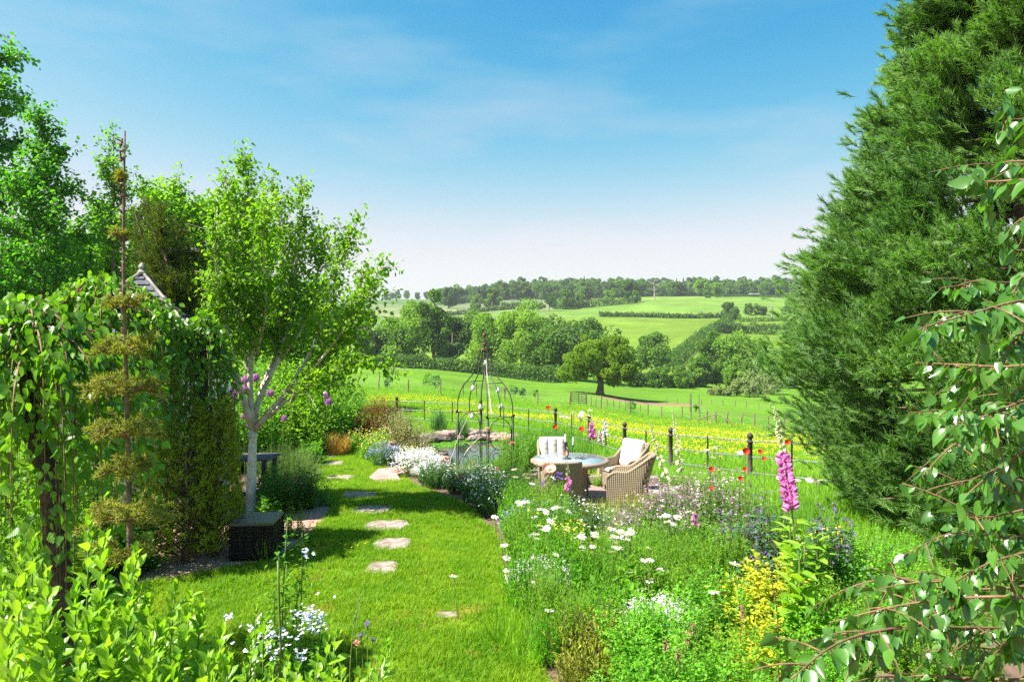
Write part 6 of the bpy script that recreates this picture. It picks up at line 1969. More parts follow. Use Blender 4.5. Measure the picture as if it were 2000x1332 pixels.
for (px, Y, key, s, lab, cat) in (
    (930, 12.9, 'darkmound', 1.05, 'grey leaved carnation mound under the pink roses at the border corner', 'plant'), (850, 14.6, 'darkmound', 1.2, 'dark green mound with a few white flowers beside the pink flag', 'plant'),
    (895, 13.9, 'darkmound', .95, 'smaller dark green mound right of the white speckled one', 'plant'), (965, 11.8, 'darkmound', 1.1, 'blue green foliage mound at the lawn edge below the roses', 'plant'),
    (955, 12.6, 'darkmound', 1.25, 'tall blue green foliage left of the front wicker chair', 'plant'), (1000, 12.3, 'greygrass', 1.3, 'grey green upright foliage in front of the front wicker chair', 'plant'), (1030, 11.9, 'greygrass', 1.15, 'grey green spiky foliage below the salmon poppy', 'plant'), (985, 13.4, 'greygrass', 1.2, 'grey upright foliage below the rose on the arbour', 'plant'),
    (815, 16.6, 'whitemound', 1.35, 'mound smothered in tiny white flowers beside the pottery sphere', 'plant'), (838, 15.6, 'whitemound', .85, 'low white flowered mound in front of the bigger white one', 'plant'),
    (750, 18.4, 'bluemound', 1.25, 'blue flowered catmint mound at the lawn edge', 'plant'), (770, 18.6, 'darkmound', 1.1, 'fresh green leafy plant right of the catmint', 'plant'), (727, 19.6, 'yellowgreen', 1.15, 'yellow green perennial left of the catmint', 'plant'),
    (700, 21.0, 'yellowgreen', 1.2, 'yellow green perennial just right of the straw coloured grass', 'plant'), (740, 21.5, 'yellowgreen', 1.2, 'yellow green plant in front of the copper shrub', 'plant'), (800, 18.6, 'yellowgreen', .9, 'yellow flowered plant behind the white mound', 'plant'), (835, 18.2, 'yellowgreen', .85, 'yellow daisies close to the pond edge', 'plant'),
    (657, 20.6, 'straw', 1.25, 'straw coloured ornamental grass tussock at the end of the lawn', 'ornamental grass'),
    (738, 24.0, 'copper', 1.75, 'copper and orange leaved shrub against the railing', 'shrub'), (715, 24.5, 'copper', 1.3, 'smaller copper shrub closest to the gate post', 'shrub'), (795, 23.0, 'variegated', 1.55, 'pale variegated shrub left of the pond', 'shrub'), (818, 22.3, 'variegated', 1.1, 'lower variegated shrub overhanging the pond', 'shrub'), (775, 23.4, 'variegated', 1.3, 'variegated shrub touching the copper one', 'shrub'),
    (857, 25.6, 'reeds', 1.15, 'clump of upright reeds on the far pond bank', 'reeds'), (905, 25.5, 'reeds', .8, 'small reed clump behind the arbour panel', 'reeds'),
    (1020, 19.5, 'tallgrass', 1.3, 'tall green grass behind the rose bush', 'grass clump'), (1060, 18.8, 'tallgrass', 1.3, 'tall green grass behind the back wicker chair', 'grass clump'), (1100, 18.4, 'tallgrass', 1.25, 'tall green grass between chair and railing', 'grass clump'), (1135, 17.8, 'tallgrass', 1.1, 'green grass round the purple foxglove foot', 'grass clump'), (1085, 20.5, 'tallgrass', 1.4, 'farthest tall grass against the railing', 'grass clump'), (1045, 21.0, 'tallgrass', 1.4, 'tall grass right of the arbour near the railing', 'grass clump'),
    (1130, 15.4, 'yellowgrass', 1.3, 'yellow tufted grass behind the table', 'ornamental grass'), (1115, 15.6, 'yellowgrass', 1.0, 'smaller yellow tufted grass beside the back chair', 'ornamental grass'),
    (1175, 16.4, 'broadleaf', 1.35, 'broad leaved green plant behind the table', 'plant'), (1200, 16.7, 'broadleaf', 1.5, 'broad leaved green plant against the railing near the sunlit chair', 'plant'), (1228, 16.8, 'greenshrub', .75, 'leafy shrub behind the sunlit armchair', 'shrub'), (1160, 17.0, 'broadleaf', 1.3, 'broad leaved plant at the white foxglove foot', 'plant'),
    (1170, 14.9, 'yellowgreen', .5, 'low yellow plant under the table edge', 'plant'), (1172, 11.3, 'yellowgrass', 1.2, 'small brown tipped tuft growing in the gravel', 'ornamental grass'), (1245, 11.8, 'yellowgrass', 1.3, 'tuft of dry grass before the front right chair', 'ornamental grass'),
    (560, 15.0, 'lavender', 1.5, 'grey green lavender bush right of the birch trunk', 'shrub'), (535, 15.8, 'lavender', 1.3, 'lavender bush close behind the birch trunk', 'shrub'), (585, 16.3, 'lavender', 1.2, 'lavender bush beside the sunny upper lawn', 'shrub'), (600, 15.4, 'greygrass', .8, 'grey foliage edging the upper lawn', 'plant'),
    (612, 18.8, 'broadleaf', 1.45, 'glossy broad leaved plant left of the straw coloured grass', 'plant'), (600, 19.4, 'broadleaf', 1.2, 'dark broad leaved plant behind the lavender', 'plant'),
    (570, 12.1, 'darkshrub', 1.15, 'dark leafy bush with reddish tips right of the birch foot', 'shrub'), (600, 12.4, 'darkshrub', .95, 'dark leafy bush at the shaded lawn edge', 'shrub'), (540, 12.0, 'greenshrub', .65, 'green leafy plant close to the birch foot', 'shrub'), (520, 11.3, 'broadleaf', 1.0, 'tall green leaves between birch foot and black box', 'plant'),
    (525, 12.9, 'broadleaf', 1.5, 'broad leaved plant in front of the timber bench', 'plant'), (545, 12.6, 'greenshrub', .7, 'leafy plant in front of the slate slab', 'shrub'), (575, 10.4, 'roseleaf', .75, 'little rose bush just right of the black wicker box', 'shrub'), (455, 12.4, 'greygrass', .7, 'grey foliage left of the birch foot', 'plant'), (465, 11.6, 'blue', 1, '', ''),
    (1000, 15.6, 'roseleaf', 1.3, 'rose bush with pink blooms at the arbour foot', 'rose bush'), (965, 15.3, 'roseleaf', 1.1, 'climbing rose leaves round the front panel of the arbour', 'rose bush'), (1012, 17.2, 'greenshrub', 1.15, 'leafy green shrub growing against the right arbour panel', 'shrub'), (1005, 16.4, 'roseleaf', 1.5, 'tall rose shoots against the arbour', 'rose bush'),
    (905, 15.2, 'greygrass', 1.0, 'grey green foliage in front of the left arbour panel', 'plant'), (940, 14.6, 'darkmound', 1.0, 'blue green mound below the middle of the arbour', 'plant'), (930, 16.6, 'roseleaf', .9, 'rose shoots inside the arbour', 'rose bush'), (880, 19.0, 'reeds', .5, 'short reeds at the near pond edge', 'reeds'), (520, 9.35, 'seedgrass', .6, 'tuft of wild grass sprouting before the black box', 'grass clump'), (985, 6.7, 'seedgrass', .9, 'grass tuft leaning out over the lawn edge', 'grass clump'), (1020, 6.25, 'seedgrass', .8, 'grass tuft at the lawn corner of the border', 'grass clump'), (1045, 6.6, 'seedgrass', .8, 'grass tuft beside the bare soil', 'grass clump')):
    if key in PLANT:
        plant(key, {'darkmound': 'mound_plant', 'whitemound': 'white_flower_mound', 'bluemound': 'catmint', 'straw': 'straw_grass', 'copper': 'copper_shrub', 'variegated': 'variegated_shrub', 'reeds': 'reed_clump', 'tallgrass': 'tall_grass', 'yellowgrass': 'yellow_grass', 'lavender': 'lavender', 'seedgrass': 'wild_grass', 'roseleaf': 'rose_bush', 'darkshrub': 'dark_shrub', 'greenshrub': 'leafy_shrub', 'yellowgreen': 'perennial', 'greygrass': 'grey_plant', 'broadleaf': 'broad_leaf_plant'}[key], lab, cat, gz(px, Y), scl=s)

# -- shrub mass behind the birch
for k, (px, Y, key, s, lab) in enumerate((
    (470, 17.5, 'greenshrub', 2.3, 'leafy shrub behind the birch forks beside the alliums'), (520, 20.5, 'lightshrub', 2.6, 'light green shrub between the birch forks'), (560, 21.5, 'greenshrub', 2.5, 'green shrub behind the lone tall allium'),
    (605, 22.0, 'lightshrub', 2.5, 'light leafy shrub under the low birch limb'), (640, 23.2, 'greenshrub', 2.3, 'dark green shrub below the glass globe'), (668, 24.5, 'greenshrub', 1.9, 'green shrub touching the gate post'), (590, 20.4, 'lightshrub', 1.7, 'low light shrub behind the lavender'), (632, 21.8, 'lightshrub', 1.4, 'low bright shrub left of the straw grass'),
    (680, 26.0, 'greenshrub', 1.9, 'hazel bush rising beside the gate post'), (640, 27.0, 'lightshrub', 3.0, 'tall light hedge plant under the birch tips'), (590, 26.0, 'greenshrub', 3.2, 'tall hedge plant behind the allium shrubs'), (540, 25.0, 'lightshrub', 3.2, 'tall leafy hedge plant seen between the birch limbs'), (480, 24.0, 'greenshrub', 3.3, 'tall leafy hedge plant behind the left birch limb'), (425, 20.0, 'greenshrub', 3.0, 'tall leafy shrub left of the birch trunk'),
    (380, 17.0, 'greenshrub', 2.4, 'leafy shrub behind the golden conifers'), (300, 15.0, 'greenshrub', 2.0, 'leafy shrub behind the weeping trees'))):
    plant(key, 'garden_shrub', lab, 'shrub', gz(px, Y), scl=s)

# undergrowth leaves at the far left, under the weeping trees
for (px, Y, key, s, lab) in ((60, 7.6, 'greenshrub', 1.3, 'leafy shrub under the nearer weeping tree'), (160, 8.6, 'greenshrub', 1.2, 'leafy shrub behind the thick dark trunk'), (-30, 8.5, 'lightshrub', 1.7, 'leafy shrub at the left edge under the weeping leaves'), (240, 8.8, 'darkshrub', 1.3, 'dark leafy shrub behind the fir trunk'), (100, 10.0, 'lightshrub', 1.5, 'yellow green shrub in front of the summerhouse'), (20, 10.5, 'greenshrub', 2.0, 'leafy shrub beside the summerhouse')):
    plant(key, 'garden_shrub', lab, 'shrub', gz(px, Y), scl=s)

# ------------------------------------------------------------------ individual flowers
def stem_to(q, bend=.06, r=.0035):
    q = np.asarray(q, float)
    b = np.array((q[0] + RNG.normal() * bend, q[1] + RNG.normal() * bend, h(q[0], q[1])))
    return bez(b, (b + q) / 2 + RNG.normal(size=3) * .02, q, 6), r


def daisy_meshes():
    out = []
    for _ in range(3):
        n = 20
        a = np.arange(n) / n * 6.283 + RNG.normal(size=n) * .06
        D, N = frames_from(a, RNG.normal(size=n) * .10 + .02)
        mb = MB().leaves(D * .009, D, N, .036 * (.9 + .2 * RNG.random(n)), .012, 'petal')
        disc = MB().lathe([(.013, -.002), (.0135, .004), (.009, .008), (0, .009)], (0, 0, 0), 10)
        out.append((mb.mesh('petals', 'white'), disc.mesh('disc', 'yellow', True)))
    return out


DM = daisy_meshes()
DG = 'white daisies flowering in the border'


def daisy(px, py, Y, s=1.0, lab=None, tilt=None):
    q = at(px, py, Y)
    t = thing('daisy', lab or 'white daisy with a yellow centre standing among many in the border', 'flower', q, 0, DG)
    pts, r = stem_to(q - (0, 0, .005))
    MB().tubes(pts, r, 4).obj('stem', 'stem', t)
    k = RNG.integers(0, 3)
    ta, tb_ = (RNG.normal() * .22 + .22, RNG.normal() * .22) if tilt is None else tilt
    pt = link('petals', DM[k][0], t, (0, 0, 0), (ta, tb_, RNG.random() * 6), s)
    link('disc', DM[k][1], t, (0, 0, 0), (ta, tb_, 0), s)


def cluster(n, cx, cy, sx, sy, Y, dY, s=1.0, lab=None):
    for _ in range(n):
        px, py = cx + RNG.normal() * sx, cy + RNG.normal() * sy
        daisy(px, py, Y + RNG.normal() * dY, s * RNG.uniform(.85, 1.15), lab)


cluster(30, 1190, 1050, 32, 15, 7.6, .12, 1.05, 'white daisy in the dense patch right of the terracotta tiles')
cluster(15, 1060, 990, 42, 11, 9.3, .3, 1.2, 'white daisy in the band below the salmon poppy')
cluster(16, 1080, 1070, 40, 26, 7.9, .3, 1.0, 'white daisy on a tall thin stem near the lawn side of the border')
cluster(9, 1318, 1010, 20, 12, 8.2, .15, 1.0, 'white daisy in the small patch before the aquilegias')
cluster(8, 1265, 1108, 14, 22, 7.0, .15, .95, 'white daisy in the loose patch above the bright green plants')
cluster(9, 1570, 938, 24, 8, 8.9, .2, 1.1, 'white daisy in the patch right of the pink foxglove foot')
cluster(7, 1395, 893, 18, 14, 11.2, .3, 1.2, 'white daisy before the railing right of the cream spikes')
cluster(6, 1010, 950, 22, 16, 10.6, .3, 1.1, 'white daisy near the grey foliage left of the poppy')
cluster(10, 1130, 807, 18, 5, 17.6, .2, 1.5, 'small white flower before the railing above the table')
for (px, py, Y, lab) in ((886, 1125, 7.3, 'lone white daisy leaning over the lawn'), (1435, 1101, 6.1, 'single white daisy above the yellow leaves'), (1395, 1157, 5.8, 'single white daisy low among the bright green leaves'), (1081, 933, 10.2, 'large white daisy under the salmon poppy'),
                         (1073, 1192, 6.6, 'single drooping white daisy above the lawn corner'), (985, 1065, 8.2, 'white daisy at the lawn edge, one of the outermost'), (990, 1115, 7.7, 'white daisy bud at the lawn edge below the outermost bloom'), (1404, 873, 9.6, 'white daisy in front of the middle rail'), (1446, 884, 9.2, 'white daisy left of the coral poppy')):
    daisy(px, py, Y, 1.1, lab)


def poppy(px, py, Y, r, m, lab, side=.9, tall=True):
    r = r * (.8 if m == 'red' else 1)
    q = at(px, py, Y)
    t = thing('poppy', lab, 'flower', q)
    pts, rr = stem_to(q - (0, 0, .01))
    MB().tubes(pts, .004, 5).obj('stem', 'stem', t)
    n = 6
    tip = RNG.uniform(.5, 1.05)
    for k in range(n):
        a = k * 6.283 / n + RNG.normal() * .15
        kk = 7
        u, v = np.meshgrid(np.linspace(-1, 1, kk), np.linspace(0, 1, kk))
        ang = a + u * .62
        cup = side * (v ** 1.4)
        rad = r * np.sin(v * 1.5) * (1 + .05 * np.sin(u * 7 + k))
        zz = r * .75 * cup * v + .06 * r * np.sin(u * 9 + k) * v
        vv = np.stack((rad * np.cos(ang), rad * np.sin(ang), zz), -1).reshape(-1, 3)
        vv = rot_pts(vv, tip, q)
        jj, ii = np.meshgrid(np.arange(kk - 1), np.arange(kk - 1), indexing='ij')
        qq = (jj * kk + ii).ravel()
        MB().add(vv, np.concatenate((np.stack((qq, qq + 1, qq + kk), -1), np.stack((qq + 1, qq + kk + 1, qq + kk), -1))), var=np.full(len(vv), .2 + .6 * RNG.random())).obj('petal', m, t, True)
    MB().ball(q + (0, 0, .015), r * .2, 8, 5).obj('seed_head', 'cream' if m == 'coral' else 'dark_stem', t, True)


poppy(1073, 917, 10.3, .10, 'coral', 'big salmon pink poppy in front of the nearest wicker chair', .55)
poppy(1104, 888, 10.8, .035, 'coral', 'salmon poppy bud rising against the table edge', 1.2)
for (px, py, Y, r, lab) in ((1433, 865, 9.3, 1, ''), (1456, 882, 8.9, .058, 'orange red poppy crossing the left side of the last railing post'), (1485, 883, 8.6, .042, 'red poppy right of the last railing post'), (1492, 897, 8.3, .036, 'small orange red poppy left of the pink foxglove'), (1537, 864, 7.2, .036, 'bright red poppy right of the foxglove buds'),
                            (1389, 917, 10.2, .052, 'red poppy against the thin railing upright'), (1454, 917, 8.8, .038, 'red poppy above the violet whorls'), (1389, 954, 9.6, .04, 'orange poppy low among the aquilegias'), (1446, 935, 9.0, .04, 'rusty poppy behind the violet whorls'), 
                            (1136, 840, 16.0, .085, 'red poppy behind the back chair and candles'), (1071, 798, 21.5, .10, 'red poppy by the railing right of the arbour'), (1084, 835, 18.5, .08, 'red poppy in the tall grass behind the back chair')):
    if lab:
        poppy(px, py, Y, r, 'red', lab, .8)
# purple iris by the salmon poppy
q = at(1092, 930, 10.2)
t = thing('iris', 'deep violet iris beside the salmon poppy', 'flower', q)
pts, r_ = stem_to(q); MB().tubes(pts, .005, 5).obj('stem', 'stem', t)
for (nm, el_, n) in (('standard', .9, 3), ('fall', -.35, 3)):
    for k in range(n):
        D, N = frames_from(np.array([k * 2.094 + (1 if nm == 'fall' else 0)]), np.array([el_]))
        MB().leaves(q[None], D, N, .085, .075, 'leaf').obj(nm, 'violet', t, True)
q = at(1060, 945, 10.4)
t = thing('iris', 'smaller violet iris left of the large daisy', 'flower', q)
pts, r_ = stem_to(q); MB().tubes(pts, .005, 5).obj('stem', 'stem', t)
for k in range(6):
    D, N = frames_from(np.array([k * 1.05]), np.array([.9 if k % 2 else -.3]))
    MB().leaves(q[None], D, N, .06, .05, 'leaf').obj('petal', 'violet', t, True)


# -- roses
def rose_mesh(m):
    mb = MB()
    for ring, (n, r, el_) in enumerate(((5, .030, .25), (5, .024, .7), (4, .016, 1.15))):
        a = np.arange(n) * 6.283 / n + ring * .6
        D, N = frames_from(a, np.full(n, el_))
        mb.leaves(np.zeros((n, 3)), D, N, r * 1.25, r * 1.3, 'petal')
    return mb.mesh('bloom', m)


RM = rose_mesh('rose_pink')
for (px, py, Y, s, lab) in ((992, 857, 15.3, 2.1, 'pink rose highest beside the arbour panel'), (1000, 867, 15.2, 2.2, 'pink rose bloom just below the highest one'), (951, 837, 15.6, 1.3, 'small pink rose bud against the arbour post'), (903, 935, 13.6, 2.0, 'pink bloom on the low mound left of the arbour'), (975, 915, 14.6, 1.4, 'pale pink rose low at the arbour foot'), (925, 905, 15, 1.3, 'pale rose at the foot of the left panel')):
    q = at(px, py, Y)
    t = thing('rose', lab, 'flower', q, group='pink roses by the arbour')
    pts, r_ = stem_to(q, .1); MB().tubes(pts, .004, 4).obj('stem', 'stem', t)
    link('bloom', RM, t, (0, 0, 0), (.5, .2, RNG.random() * 6), s)


# -- alliums
def allium_mesh():
    mb = MB()
    n = 260
    d = rdir(n)
    mb.leaves(d * .030, d + .5 * rdir(n), rdir(n), .026, .013, 'card')
    mb.leaves(d * .048, rdir(n), d, .018, .012, 'card')
    return mb.mesh('flower_head', 'allium')


AM = allium_mesh()
for (px, py, Y, s, lab) in ((436, 745, 15.0, 1.35, 'allium highest at the left of the allium group'), (450, 762, 15, 1.4, 'allium second from the top left of the group'), (437, 776, 15, 1.5, 'round allium at the left of the group, above the dense cluster'), (457, 769, 15, 1.4, 'allium right of the left round one'), (456, 781, 15, 1.4, 'allium below the second one in the group'),
                            (445, 788, 14.8, 1.5, 'allium at the top of the dense cluster'), (435, 797, 14.8, 1.5, 'allium at the left of the dense cluster'), (446, 803, 14.7, 1.5, 'allium in the middle of the dense cluster'), (453, 799, 14.8, 1.4, 'allium at the right of the dense cluster'), (430, 805, 14.8, 1.3, 'pale fading allium lowest in the cluster'),
                            (480, 742, 15.4, 1.7, 'allium peeping out between the left birch stems'), (482, 757, 15.4, 1.6, 'allium below that between the left birch stems'), (500, 738, 15.6, 1.7, 'allium behind the middle birch stem'), (463, 750, 15.4, 1.4, 'allium tucked behind the leftmost birch stem'),
                            (528, 768, 15.0, 1.5, 'lone bright allium right of the birch stems'), (560, 767, 17, 1.5, 'allium behind the low birch limb'), (569, 765, 17, 1.5, 'allium just right of the one behind the low limb'), (476, 813, 14.6, 1.0, 'small allium low beside the birch trunk'), (555, 817, 15.4, 1.2, 'small allium above the lavender'), (552, 776, 16.6, 1.2, 'pale allium left of the low birch limb'), (638, 772, 20.5, 1.9, 'upper purple allium below the glass globe'), (641, 785, 20.4, 1.9, 'lower purple allium below the glass globe'), (486, 829, 14.6, .9, 'tiny allium at the birch fork')):
    q = at(px, py, Y)
    t = thing('allium', lab, 'flower', q, group='purple alliums behind the birch')
    pts, r_ = stem_to(q, .05); MB().tubes(pts, .006, 5).obj('stem', 'stem', t)
    link('flower_head', AM, t, (0, 0, 0), (RNG.random(), RNG.random(), RNG.random() * 6), s)


# -- foxgloves
def bell_mesh(m_out, m_in):
    mb = MB().lathe([(.004, 0), (.012, -.006), (.017, -.022), (.019, -.036), (.026, -.046)], (0, 0, 0), 9)
    mb.lathe([(.026, -.0462), (.0185, -.036), (.015, -.022), (.0, -.012)], (0, 0, 0), 9, 1)
    return mb.mesh('bell', [m_out, m_in], True)


BELL = {'magenta': bell_mesh('magenta', 'throat'), 'cream': bell_mesh('cream', 'cream'), 'white': bell_mesh('white', 'white'), 'dusk': bell_mesh('pale_pink', 'dusk')}
budm = MB().lathe([(0, 0), (.006, -.004), (.007, -.014), (0, -.024)], (0, 0, 0), 6).mesh('bud', 'cream', True)


def foxglove(top, low, base, lab, kind, nbell, nbud, s, fbud=.4, sides=4.2, leaf=True):
    """top, low: ends of the flower spike (world); base: foot."""
    top, low, base = (np.asarray(q, float) for q in (top, low, base))
    t = thing('foxglove', lab, 'flower', base)
    line = smoothline([base, (base + low) / 2 + (.01, 0, 0), low, (low + top) / 2 + (RNG.normal() * .01, 0, 0), top], 16)
    MB().tubes(line, np.linspace(.009, .003, 16), 6).obj('stem', 'stem', t, True)
    org = base
    for k in range(nbell):
        f = k / max(1, nbell - 1) * (1 - fbud)
        p = low + (top - low) * f
        a = -math.pi / 2 + RNG.uniform(-1, 1) * sides / 2
        sz = s * (1.12 - .55 * f) * RNG.uniform(.9, 1.1)
        o = np.array((math.cos(a), math.sin(a), 0)) * .014 * s
        link('bell', BELL[kind], t, tuple(p + o - org), (1.05 * math.sin(-a) * -1 if False else RNG.uniform(.55, .95) * -math.sin(a), RNG.uniform(.55, .95) * -math.cos(a) * 1.0, 0), sz)
    for k in range(nbud):
        f = (1 - fbud) + fbud * k / max(1, nbud)
        p = low + (top - low) * f
        a = RNG.random() * 6.283
        o = np.array((math.cos(a), math.sin(a), 0)) * .012 * s
        link('bud', budm, t, tuple(p + o - org), (-math.sin(a), -math.cos(a), 0), s * (1.5 - 1.0 * (f - 1 + fbud) / fbud))


foxglove(at(1513, 792, 6.6), at(1546, 986, 6.45), gz(1556, 6.5), 'tall pink foxglove spike crowded with bells in front of the giant conifer', 'magenta', 105, 60, 1.28, .46)
foxglove(at(1268, 822, 8.6), at(1300, 930, 8.5), gz(1330, 8.4), 'slender cream foxglove leaning left in front of the railing', 'cream', 18, 26, .85, .34)
foxglove(at(1314, 795, 8.9), at(1330, 915, 8.8), gz(1345, 8.7), 'slender cream foxglove with upright tip right of the railing post', 'cream', 20, 30, .85, .36)
foxglove(at(1155, 818, 15.6), at(1158, 852, 15.6), gz(1158, 15.7), 'small purple foxglove against the railing post behind the table', 'magenta', 26, 10, 1.5, .2)
foxglove(at(1181, 815, 15.9), at(1182, 850, 15.9), gz(1183, 16.0), 'white foxglove behind the table', 'white', 20, 8, 1.3, .2)
foxglove(at(1172, 838, 15.8), at(1174, 860, 15.8), gz(1174, 15.9), 'short dusky pink foxglove between the purple and white ones', 'dusk', 14, 6, 1.3, .2)
foxglove(at(1101, 835, 14.0), at(1103, 880, 14.0), gz(1104, 14.1), 'thin pale spire rising behind the candles', 'white', 10, 12, .9, .4) if False else None
foxglove(at(1108, 895, 10.0), at(1110, 955, 9.9), gz(1110, 9.9), 'short foxglove with a few pink bells before the nearest wicker chair', 'magenta', 12, 16, .95, .6)
foxglove(at(1357, 998, 8.0), at(1359, 1022, 8.0), gz(1358, 8.0), 'little pink foxglove among the daisies and aquilegias', 'magenta', 14, 2, .9, .1)

# tall brown stem plant before the yellow leaves
q0 = gz(1520, 4.6)
t = thing('tall_seed_plant', 'single tall dark stem with a few leaves rising before the yellow plants', 'plant', q0)
MB().tubes(smoothline([q0, at(1520, 1290, 4.6), at(1515, 1170, 4.55), at(1500, 1110, 4.5)], 12), np.linspace(.008, .003, 12), 6).obj('stem', 'red_stem', t, True)
nl = 34
f = RNG.random(nl)
D, N = frames_from(RNG.random(nl) * 6.28, RNG.uniform(-.2, .8, nl))
P = at(1520, 1290, 4.6) + (at(1500, 1110, 4.5) - at(1520, 1290, 4.6)) * f[:, None]
MB().leaves(P, D, N, .10 * (1.2 - f), .035 * (1.2 - f), 'leaf').obj('foliage', 'mid_leaf', t, True)
for (px, py, Y, lab) in ((1300, 1255, 5.2, 'brown seed spike standing left among the bright green plants'), (1343, 1240, 5.3, 'brown seed spike in the middle of the bright green plants'), (1352, 1222, 5.5, 'tallest brown seed spike in the bright green plants'), (1325, 1275, 5.1, 'short brown seed spike low in the bright green plants'), (1450, 1190, 5.4, 'thin brown seed spike near the yellow leaves')):
    q = at(px, py, Y)
    t = thing('seed_spike', lab, 'plant', q)
    pts, r_ = stem_to(q, .03); MB().tubes(pts, .004, 4).obj('stem', 'red_stem', t)
    n = 60
    P = q + np.column_stack((RNG.normal(size=(n, 2)) * .012, -.10 * RNG.random(n) + .03))
    MB().leaves(P, rdir(n), rdir(n), .02, .014, 'card').obj('seeds', 'seed', t)

# ------------------------------------------------------------------ lawn weeds and rose stem in front
P = []
for (px, py, n) in ((632, 1075, 9), (615, 1090, 6), (660, 1072, 5), (590, 1085, 5), (700, 1078, 4)):
    for _ in range(n):
        g = G(px + RNG.normal() * 9, py + RNG.normal() * 4)
        P.append(g + (0, 0, .085))
P = np.array(P)
mb = MB()
for _ in range(3):
    D, N = frames_from(RNG.random(len(P)) * 6.28, RNG.random(len(P)) * .4)
    mb.leaves(P, D, N, .018, .018, 'card')
mb.obj('lawn_dandelions', 'yellow', kind='stuff')

q0 = np.array((-1.55, 4.75, 0.0))
t = thing('tall_rose', 'tall thin rose bush with white and pale blue flowers standing before the lawn', 'rose bush', q0)
sb, fb_ = MB(), MB()
tops = [(562, 1010, 4.7), (590, 1040, 4.8), (545, 1080, 4.7), (600, 1090, 4.75), (535, 1150, 4.6), (612, 1200, 4.7), (560, 1100, 4.6), (580, 1150, 4.9), (520, 1250, 4.5), (625, 1215, 4.6)]
for (px, py, Y) in tops:
    e = at(px, py, Y)
    c_ = bez(q0 + RNG.normal(size=3) * (.04, .04, 0), (q0 + e) / 2 + (RNG.normal() * .08, 0, .1), e, 8)
    sb.tubes(c_, np.linspace(.007, .003, 8), 4)
    n = 70
    f = .3 + .7 * RNG.random(n) ** .7
    i = np.minimum((f * 7).astype(int), 6)
    P = c_[i] + (c_[i + 1] - c_[i]) * (f * 7 - i)[:, None] + RNG.normal(size=(n, 3)) * .035
    D, N = frames_from(RNG.random(n) * 6.28, RNG.uniform(-.9, .6, n))
    fb_.leaves(P, D, N, .042 * (.7 + .6 * RNG.random(n)), .022, 'leaf')
sb.obj('stems', 'stem', t, True); fb_.obj('foliage', 'mid_leaf', t)
fl = MB()
for (px, py, Y, n, sc) in ((598, 1080, 4.7, 10, .02), (605, 1207, 4.6, 40, .05), (618, 1214, 4.6, 30, .04), (520, 1250, 4.4, 40, .06), (530, 1262, 4.4, 30, .05), (500, 1232, 4.4, 14, .05), (450, 1205, 4.2, 4, .02), (590, 1282, 4.4, 10, .03), (585, 1215, 4.6, 12, .05)):
    P = at(px, py, Y) + RNG.normal(size=(n, 3)) * sc
    for _ in range(4):
        D, N = frames_from(RNG.random(n) * 6.28, RNG.random(n) * .9)
        fl.leaves(P, D, N, .020, .017, 'petal')
fl.obj('flowers', 'lilac_white', t, kind='stuff')
q0 = np.array((-1.78, 4.4, 0.0))
t = thing('flower_spire', 'bare pale upright stalk in front of the tall rose bush', 'plant', q0)
MB().tubes(smoothline([q0, at(548, 1290, 4.4), at(545, 1180, 4.4), at(543, 1095, 4.4)], 10), np.linspace(.012, .007, 10), 6).obj('stem', 'stem', t, True)
q0 = np.array((-1.0, 4.5, 0.0))
t = thing('flower_spire', 'thin arching seed stalk with buds standing over the lawn', 'plant', q0)
c_ = smoothline([q0, at(684, 1300, 4.5), at(692, 1220, 4.5), at(703, 1168, 4.5)], 12)
MB().tubes(c_, np.linspace(.006, .003, 12), 5).obj('stem', 'stem', t, True)
n = 60
f = RNG.random(n)
P = at(692, 1220, 4.5) + (at(703, 1168, 4.5) - at(692, 1220, 4.5)) * f[:, None] + RNG.normal(size=(n, 3)) * .008
MB().leaves(P, rdir(n), rdir(n), .016, .010, 'card').obj('buds', 'grey_leaf', t)
for (px, py, lab) in ((718, 1218, 'small purple flower on a thin stem over the lawn, the upper one'), (728, 1247, 'small purple flower on a thin stem over the lawn, the lower right one'), (705, 1240, 'small dusky flower left of the purple ones over the lawn'), (696, 1255, 'pale pink flower lowest of those over the lawn')):
    q = at(px, py, 4.55)
    t = thing('wild_flower', lab, 'flower', q)
    pts, r_ = stem_to(q, .03); MB().tubes(pts, .003, 4).obj('stem', 'stem', t)
    n = 14
    D, N = frames_from(RNG.random(n) * 6.28, RNG.normal(size=n) * .6)
    MB().leaves(np.repeat(q[None], n, 0) + RNG.normal(size=(n, 3)) * .006, D, N, .02, .012, 'petal').obj('bloom', 'rose_pink' if 'pink' in lab else 'purple', t)

# ------------------------------------------------------------------ foreground shrubs, bottom left
lime_me = leaf_meshes('obovate', 'lime_leaf', (.40, .46, .52, .44))


